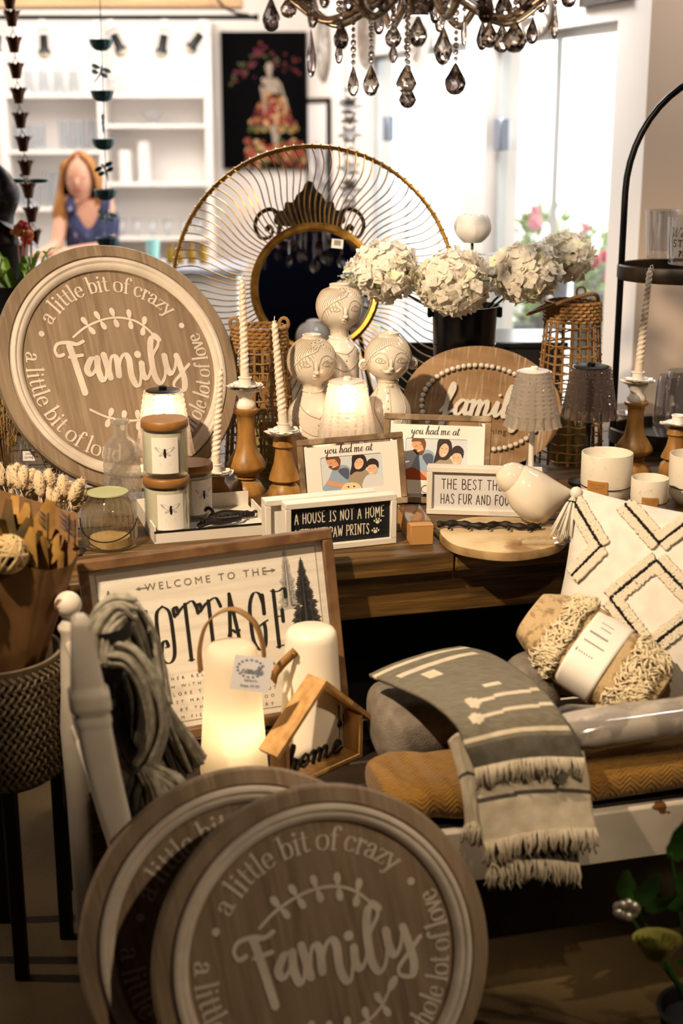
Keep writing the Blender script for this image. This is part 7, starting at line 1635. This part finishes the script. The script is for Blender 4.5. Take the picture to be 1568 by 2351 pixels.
b = MB(); b.lathe([(.0362, .114), (.0375, .117), (.0362, .121), (.0325, .121)], 28); b.build('cup_rim', mat('mint glaze', '9fd6cf', .3), t)
for k, u in enumerate((392, 412, 440, 468)):
    q = ony(u, 600, 7.15); t = thing('amber_bottle', ('amber bottle nearest the mint cup', 'second amber bottle from the mint cup', 'third amber bottle from the mint cup', 'amber bottle farthest from the mint cup')[k], 'bottle', TR(q.x, 7.15, zc_), 'amber bottles on the counter'); b = MB(); b.lathe([(0, 0), (.022, 0), (.022, .06), (.010, .075), (.010, .09), (0, .09)], 20); b.build('bottle_glass', mat('amber glass', '8a6a1c', .15), t)
    b = MB(); b.lathe([(0, .09), (.012, .09), (.012, .105), (0, .105)], 16); b.build('gold_cap', M_gold, t)
# black console behind the table and what stands by the windows
q0, q1 = ony(905, 748, 5.0), ony(1262, 748, 5.0)
t = thing('black_console', 'low black console cabinet behind the table, by the right window', 'cabinet', TR((q0.x + q1.x) / 2, 4.78, 0)); wq = (q1.x - q0.x) / 2
b = MB(); b.boxb(-wq, wq, -.14, .14, 0, q0.z - .02, None, .004); b.build('cabinet_body', M_matteblack, t)
b = MB(); b.boxb(-wq - .01, wq + .01, -.15, .15, q0.z - .02, q0.z, None, .003); b.build('cabinet_top', mat('glossy black top', '17181b', .2), t)
q = ony(1190, 840, 4.35); t = thing('leaning_frame', 'small grey frame leaning behind the oval board', 'picture frame', lean((ony(1188, 845, 4.56).x, 4.56, q0.z - .17), 0, 6)); b = MB()
for (xa, xb, ya, yb) in ((-.07, .07, .09, .1), (-.07, .07, 0, .01), (-.07, -.06, .01, .09), (.06, .07, .01, .09)): b.boxb(xa, xb, ya, yb, -.006, .006)
b.build('moulding', mat('silver grey frame', '8b8884', .4, .4), t); b = MB(); b.boxb(-.06, .06, .01, .09, -.005, 0); b.build('backing', M_matteblack, t)
# potted roses and shrubs outside the right window
def potplant(lab, u, v, Y, r, cols, n, seed, potc):
    c = ony(u, v, Y); rr = random.Random(seed); t = thing('flowering_shrub', lab, 'plant', TR(c.x, Y, -.12), 'flowering plants outside the window'); H_ = c.z + .12
    b = MB(); b.lathe([(0, 0), (r * .7, 0), (r * .95, H_ - r * 1.1), (r, H_ - r), (r * .9, H_ - r), (0, H_ - r * 1.15)], 28); b.build('outdoor_pot', mat(potc[0], potc[1], .6), t)
    b = MB()
    for k in range(150): d = Vector((rr.gauss(0, 1), rr.gauss(0, 1), rr.gauss(0, 1))).normalized() * r * rr.uniform(.4, 1.1); petal(b, Vector((0, 0, H_)) + d, d.normalized(), d.orthogonal().normalized(), Vector((0, 0, 1)), r * .35, r * .1, .2)
    b.build('foliage', mat('pale green foliage', '6f9a4a', .6, c2='a5bf7a', sc=8), t, 180)  # two greens mixed at random
    for k in range(n):
        d = Vector((rr.gauss(0, 1), -abs(rr.gauss(0, 1)), rr.gauss(0, 1) + .4)).normalized() * r * rr.uniform(.8, 1.1); b = MB(); e = r * .26
        for i in range(9): g = Vector((rr.gauss(0, 1), rr.gauss(0, 1), rr.gauss(0, 1))).normalized() * e * .6; b.ball(Vector((0, 0, H_)) + d + g, (e * .6, e * .5, e * .5), None, 7, 5)
        b.build('bloom', cols[k % len(cols)], t)
M_pk, M_pk2, M_wf = mat('pink rose', 'd83a78', .6), mat('pale pink rose', 'e79aa8', .6), mat('white blossom', 'e9ece0', .6)
potplant('potted pink roses outside the right window, low by the wall edge', 1372, 628, 6.4, .085, [M_pk, M_pk], 9, 1, ('grey outdoor pot', '5c6266'))
potplant('pale pink flowers outside, above the potted roses', 1362, 560, 7.2, .10, [M_pk2, M_wf], 8, 2, ('grey outdoor pot', '5c6266'))
potplant('white flowering shrub outside the middle of the right window', 1250, 545, 8.2, .16, [M_wf, M_wf, M_pk2], 10, 3, ('charcoal outdoor pot', '3a3e42'))
potplant('charcoal potted shrub outside, seen beside the black bucket', 1178, 690, 7.4, .12, [M_wf], 4, 4, ('charcoal outdoor pot', '3a3e42'))
# ---------------------------------------------------------------- crystal chandelier
YC = 3.0; cc = ony(960, 60, YC); t = thing('crystal_chandelier', 'smoky crystal chandelier hanging at the top of the photo', 'chandelier', TR(cc.x, YC, cc.z))
M_cry = mat('smoky cut crystal', 'b0a398', .02, trans=1, ior=1.55); M_crydark = mat('dark smoky crystal', '7f7370', .02, trans=1, ior=1.55)
M_armg = mat('smoky amber glass arm', '6b5642', .06, trans=.8, ior=1.45)
def rel(u, v, dy=0): p = ony(u, v, YC + dy); return p - Vector((cc.x, YC, cc.z))
b = MB(); b.lathe([(0, .02), (.02, .02), (.035, .06), (.02, .10), (.028, .14), (.012, .20), (.01, .9), (0, .9)], 24); b.build('centre_column', M_armg, t)
b = MB(); b.tube([(0, 0, .9), (0, 0, 2.9 - cc.z)], .006, 8); b.lathe([(0, 2.9 - cc.z - .03), (.06, 2.9 - cc.z - .02), (.06, 2.9 - cc.z), (0, 2.9 - cc.z)], 24); b.build('ceiling_chain', M_black, t)
tips = []
for k in range(8):
    a = 2 * PI * k / 8 + .25; R_ = .265; tip = Vector((R_ * math.cos(a), R_ * math.sin(a), .055)); tips.append(tip)
    b = MB(); b.tube(catmull([(0, 0, .12), tip * .35 + Vector((0, 0, .03)), tip * .7 + Vector((0, 0, -.03)), tip * .95 + Vector((0, 0, -.01)), tip], 7), .0085, 10); o = b.build('glass_arm', M_armg, t)
    b = MB(); b.lathe([(.006, 0), (.03, .004), (.048, .016), (.05, .019), (.03, .008), (.008, .006)], 28, TR(*tip), lambda an, i, r, z: (r * (1 + .06 * math.cos(10 * an)), z)); b.build('bobeche', M_cry, t, 25)
    b = MB(); b.lathe([(0, .005), (.012, .005), (.012, .09), (.006, .105), (0, .115)], 16, TR(*tip)); b.build('candle_sleeve', M_satinwhite, t)
DROPM = {}
def drop(p, h, w_, seed, dark):
    key = (round(h / w_, 1), dark)
    if key not in DROPM:
        b = MB(); n = 8; rings = [(0, 0), (.22, -.10), (.55, -.30), (.92, -.52), (1.0, -.66), (.78, -.86), (.42, -.97), (0, -1.0)]; vs = []; fs = []
        for i, (r, z) in enumerate(rings):
            for k in range(n): a = 2 * PI * (k + .5 * (i % 2)) / n; vs.append((.5 * r * math.cos(a), .5 * r * .8 * math.sin(a), z))
        for i in range(len(rings) - 1):
            for k in range(n):
                k2 = (k + 1) % n; a, b_, c, d = i * n + k, i * n + k2, (i + 1) * n + k, (i + 1) * n + k2
                if i % 2 == 0: fs += [[a, c, b_], [b_, c, d]]
                else: fs += [[a, c, d], [a, d, b_]]
        b.add(vs, fs); o = b.build('crystal_drop', M_crydark if dark else M_cry, t, flat=True); DROPM[key] = o.data
    else:
        o = bpy.data.objects.new('crystal_drop', DROPM[key]); COL.objects.link(o); o.parent = t
    o.location = p; o.scale = (w_ * 1.08, w_ * 1.08, h); o.rotation_euler = (0, 0, random.Random(seed).uniform(-.5, .5))
BEADM = [None]
def bead(p, r):
    if BEADM[0] is None: b = MB(); b.ball((0, 0, 0), 1, None, 8, 6); o = b.build('crystal_bead', M_cry, t, flat=True); BEADM[0] = o.data
    else: o = bpy.data.objects.new('crystal_bead', BEADM[0]); COL.objects.link(o); o.parent = t
    o.location = p; o.scale = (r, r, r)
D = [(622, -8, 75, 40, -.1, 1), (662, -12, 42, 38, .05, 0), (718, -30, 65, 28, -.05, 1), (714, 65, 178, 24, -.12, 1), (783, 46, 115, 36, -.15, 1), (778, 88, 147, 18, .1, 1), (811, 150, 222, 26, 0, 0), (852, 146, 221, 36, .05, 0), (903, 50, 110, 38, .1, 0), (903, 92, 146, 20, -.08, 1), (960, 34, 109, 42, -.1, 0), (933, 146, 216, 46, -.05, 0), (936, 192, 249, 38, .12, 1), (1018, 57, 150, 42, -.12, 0), (1046, 142, 219, 49, 0, 1), (1066, 28, 105, 15, .1, 0), (1116, -40, 55, 40, -.1, 1), (1108, 45, 116, 26, .08, 1), (1124, 46, 111, 40, -.05, 0), (1158, -25, 46, 40, .05, 1), (1153, 52, 122, 40, .12, 0), (1183, 44, 122, 54, -.08, 0), (1223, 38, 102, 28, .1, 1), (1275, 12, 90, 18, .05, 0), (1307, -35, 18, 34, .1, 1), (820, -30, 40, 30, .1, 1), (1000, -20, 55, 26, .15, 1), (745, -30, 20, 24, -.2, 0), (800, -25, 28, 26, -.2, 1), (840, -15, 42, 28, -.1, 0), (880, -30, 30, 26, -.2, 1), (925, -20, 45, 28, .18, 0), (985, -35, 30, 28, -.2, 1), (1035, -20, 40, 26, -.15, 0), (1080, -30, 25, 24, .1, 1), (1205, -30, 22, 28, -.1, 0), (1245, -25, 30, 24, .15, 1), (1010, 20, 75, 22, .2, 0), (870, 20, 80, 24, .2, 1)]
for k, (u, v0, v1, w_, dy, dk) in enumerate(D):
    p = rel(u, v0, dy); q = rel(u, v1, dy); s_ = 1 / ppm(ony(u, v0, YC + dy)); drop(p, p.z - q.z, w_ * s_, k, dk)
    z = p.z + .006
    top_ = .05 if v0 < 70 else .035
    while z < top_ + .02: bead(Vector((p.x, p.y, z)), .0062 if int(z * 1000) % 2 else .0048); z += .0125
    b = MB(); b.tube([(p.x, p.y, p.z - .004), (p.x, p.y, top_ + .03)], .0007, 4); b.build('bead_wire', M_chrome, t)
# ---------------------------------------------------------------- shop assistant behind the counter
def skin_body(name, V, E, R_, m_, parent, sub=2, root=0):
    bm = bmesh.new(); lay = bm.verts.layers.skin.verify(); vs = [bm.verts.new(v) for v in V]
    for a, c in E: bm.edges.new((vs[a], vs[c]))
    for v, r in zip(vs, R_): v[lay].radius = r if isinstance(r, tuple) else (r, r)
    vs[root][lay].use_root = True
    me = bpy.data.meshes.new(name); bm.to_mesh(me); bm.free(); o = bpy.data.objects.new(name, me); COL.objects.link(o)
    o.modifiers.new('s', 'SKIN'); md = o.modifiers.new('d', 'SUBSURF'); md.levels = sub; md.render_levels = sub
    bpy.context.view_layer.update(); me2 = bpy.data.meshes.new_from_object(o.evaluated_get(bpy.context.evaluated_depsgraph_get())); o.modifiers.clear(); o.data = me2; bpy.data.meshes.remove(me)
    for p in me2.polygons: p.use_smooth = True
    me2.materials.clear(); me2.materials.append(m_); o.parent = parent; return o
M_skin = mat('fair skin', 'd39c80', .5, sss=.1); M_hair = mat('strawberry blonde hair', 'b57a36', .5, c2='8a5522', sc=10, st=(6, 6, .6)); M_top = mat('navy patterned top', '2f3355', .8, c2='9c8fa8', sc=34, lo=.66, hi=.7, det=1)
YW = 7.72; hd = ony(184, 412, YW); x0, zh = hd.x, hd.z; sx = lambda px_: px_ / ppm(hd)
t = thing('person', 'person with long strawberry blonde hair in a navy patterned sleeveless top behind the counter', 'person', TR(x0, YW, 0))
zsL = ony(150, 472, YW).z; zsR = ony(246, 470, YW).z; el = ony(128, 572, YW - .12); er = ony(250, 568, YW - .05); wl_ = ony(95, 583, YW - .30); wr = ony(170, 576, YW - .28)
zn = zh - .125; zp = zh - .68; hp_ = Vector((.05, .05, zp)); ch = Vector((.045, .01, zh - .30)); 
V = [hp_, Vector((.05, .03, zh - .50)), ch, Vector((.035, .0, zh - .19)), Vector((.012, -.005, zn)), Vector((.004, -.012, zh - .06)), Vector((0, -.01, zh)), Vector((0, .004, zh + .065)),
     Vector((-.075, .0, zsL + .035)), Vector((ony(148, 480, YW).x - x0, -.0, zsL - .01)), Vector((el.x - x0, el.y - YW, el.z)), Vector((wl_.x - x0, wl_.y - YW, wl_.z)),
     Vector((.135, .0, zsR + .02)), Vector((ony(246, 480, YW).x - x0, .0, zsR - .01)), Vector((er.x - x0, er.y - YW, er.z)), Vector((wr.x - x0, wr.y - YW, wr.z)),
     hp_ + Vector((-.085, 0, -.08)), Vector((-.04, .04, .40)), Vector((-.05, .06, .07)), Vector((-.05, -.06, .035)),
     hp_ + Vector((.085, 0, -.08)), Vector((.14, .04, .40)), Vector((.15, .06, .07)), Vector((.15, -.06, .035))]
E_ = [(0, 1), (1, 2), (2, 3), (3, 4), (4, 5), (5, 6), (6, 7), (3, 8), (8, 9), (9, 10), (10, 11), (3, 12), (12, 13), (13, 14), (14, 15), (0, 16), (16, 17), (17, 18), (18, 19), (0, 20), (20, 21), (21, 22), (22, 23)]
R_ = [(.15, .11), (.125, .10), (.135, .10), (.09, .06), .045, .062, .082, .072, .056, .047, .037, .025, .056, .047, .038, .026, .085, .055, .038, .03, .085, .055, .038, .03]
# hands: palm and five fingers each
for (wi, sg) in ((11, -1), (15, 1)):
    wv = V[wi]; fwd = (V[wi] - V[wi - 1]).normalized(); sd = Vector((0, 0, 1)).cross(fwd).normalized() * sg; pm_ = len(V)
    V.append(wv + fwd * .05); R_.append((.026, .014)); E_.append((wi, pm_))
    for k, (o_, l) in enumerate(((-.026, .055), (-.009, .07), (.009, .066), (.025, .05))):
        n0 = len(V); V += [wv + fwd * .085 + sd * o_, wv + fwd * (.085 + l * .55) + sd * o_ * 1.15 + Vector((0, 0, -.012)), wv + fwd * (.085 + l * .9) + sd * o_ * 1.2 + Vector((0, 0, -.032))]; R_ += [.0095, .0085, .007]; E_ += [(pm_, n0), (n0, n0 + 1), (n0 + 1, n0 + 2)]
    n0 = len(V); V += [wv + fwd * .035 + sd * -.034, wv + fwd * .07 + sd * -.048 + Vector((0, 0, -.01))]; R_ += [.011, .009]; E_ += [(pm_, n0), (n0, n0 + 1)]
skin_body('body', V, E_, R_, M_skin, t)
# face
fz = lambda z, x=0: -.01 - .080 * math.sqrt(max(0, 1 - (x / .075) ** 2 - ((z) / .12) ** 2))
b = MB(); b.ball((0, -.010, zh + .012), (.076, .088, .118), None, 24, 16); b.build('face', M_skin, t, 180)
b = MB(); b.ball((0, fz(-.01) - .012, zh - .012), (.011, .016, .022), None, 12, 8); b.build('nose', M_skin, t)
for s_ in (-1, 1):
    b = MB(); b.ball((s_ * .029, fz(.012, .029) - .001, zh + .012), (.013, .006, .006), None, 12, 8); b.build('eye', mat('dark brown eye', '4a3a34', .3), t)  # eyes in one plain dark brown
    b = MB(); b.tube([(s_ * .014, fz(.03, .014) - .002, zh + .030), (s_ * .03, fz(.032, .03) - .003, zh + .034), (s_ * .044, fz(.03, .044), zh + .028)], .003, 6); b.build('eyebrow', M_hair, t)
    b = MB(); b.ball((s_ * .078, .0, zh), (.008, .018, .028), None, 10, 8); b.build('ear', M_skin, t)
b = MB(); b.ball((0, fz(-.05) - .006, zh - .052), (.022, .008, .007), None, 12, 8); b.build('mouth', mat('rose lips', 'a8504a', .5), t)
b = MB()
def hairf(u, v):
    a = rad(-90 + 52 + (360 - 104) * u); zz = zh + .145 - .43 * v * (1 - .25 * abs(math.sin(3 * a))); top_ = min(1, v * 3.2); r = .012 + .088 * math.sin(PI / 2 * top_); r += .030 * max(0, v - .3) + .008 * math.sin(14 * a + 9 * v) + .010 * math.sin(17 * v + 3 * a)
    return (r * math.cos(a) * 1.0, .0 + r * math.sin(a) * (1.0 if math.sin(a) > 0 else .95) + .01, zz)
b.grid(60, 30, hairf)
for k in range(70):
    s_ = -1 if k % 2 else 1; q = rr.uniform(.03, .1); L_ = rr.uniform(.30, .42)
    b.tube(catmull([(s_ * .012, -.03 + rr.uniform(-.03, .04), zh + .135), (s_ * (.072 + q * .1), -.075 + q * .5, zh + .06), (s_ * (.085 + q * .3), -.06 + q * .5, zh - .06), (s_ * (.085 + q * .4) + .022 * math.sin(k), -.075 + q * .4, zh - .18), (s_ * (.075 + q * .4) + .014 * math.sin(k * 2), -.085 + q * .4, zh + .13 - L_)], 5), [.010] * 18 + [.008, .006, .003], 6)
b.build('long_hair', M_hair, t, 180)
b = MB(); zt2, zb2 = zh - .185, zp - .10
def topf(u, v):
    a = 2 * PI * u; z = zt2 + .035 + (zb2 - zt2 - .035) * v; w_ = (.150 - .02 * math.sin(PI * min(1, v * 1.3)) + .04 * max(0, v - .6)); d = .122 + .03 * max(0, v - .6)
    if v < .12: k = v / .12; w_ *= .70 + .30 * k ** .5; d *= .62 + .38 * k ** .5
    fold = .006 * math.sin(11 * a + 5 * v); zz = z - (.10 * max(0, -math.sin(a)) ** 10 * max(0, 1 - v * 2.2))
    return (.047 + (w_ + fold) * math.cos(a), .01 + (d + fold) * math.sin(a), zz)
b.grid(56, 26, topf, None, True); o = b.build('sleeveless_top', M_top, t, 180); md = o.modifiers.new('thickness', 'SOLIDIFY'); md.thickness = .006
for s_ in (-1, 1):
    b = MB(); b.tube(catmull([(.047 + s_ * .085, -.075, zt2 + .02), (.047 + s_ * .092, -.058, zt2 + .065), (.047 + s_ * .088, .0, zt2 + .085), (.047 + s_ * .085, .07, zt2 + .03)], 6), .026, 8); b.build('shoulder_strap', M_top, t, 180)
M_jean = mat('dark trousers', '1b1d2a', .8)
Vt = [hp_, V[16], V[17], V[18] + Vector((0, 0, .02)), V[20], V[21], V[22] + Vector((0, 0, .02))]; skin_body('trousers', Vt, [(0, 1), (1, 2), (2, 3), (0, 4), (4, 5), (5, 6)], [(.165, .13), .1, .068, .055, .1, .068, .055], M_jean, t)
for s_ in (-.05, .15): b = MB(); b.ball((s_, -.02, .045), (.045, .115, .045), None, 16, 10); b.build('shoe', M_matteblack, t)
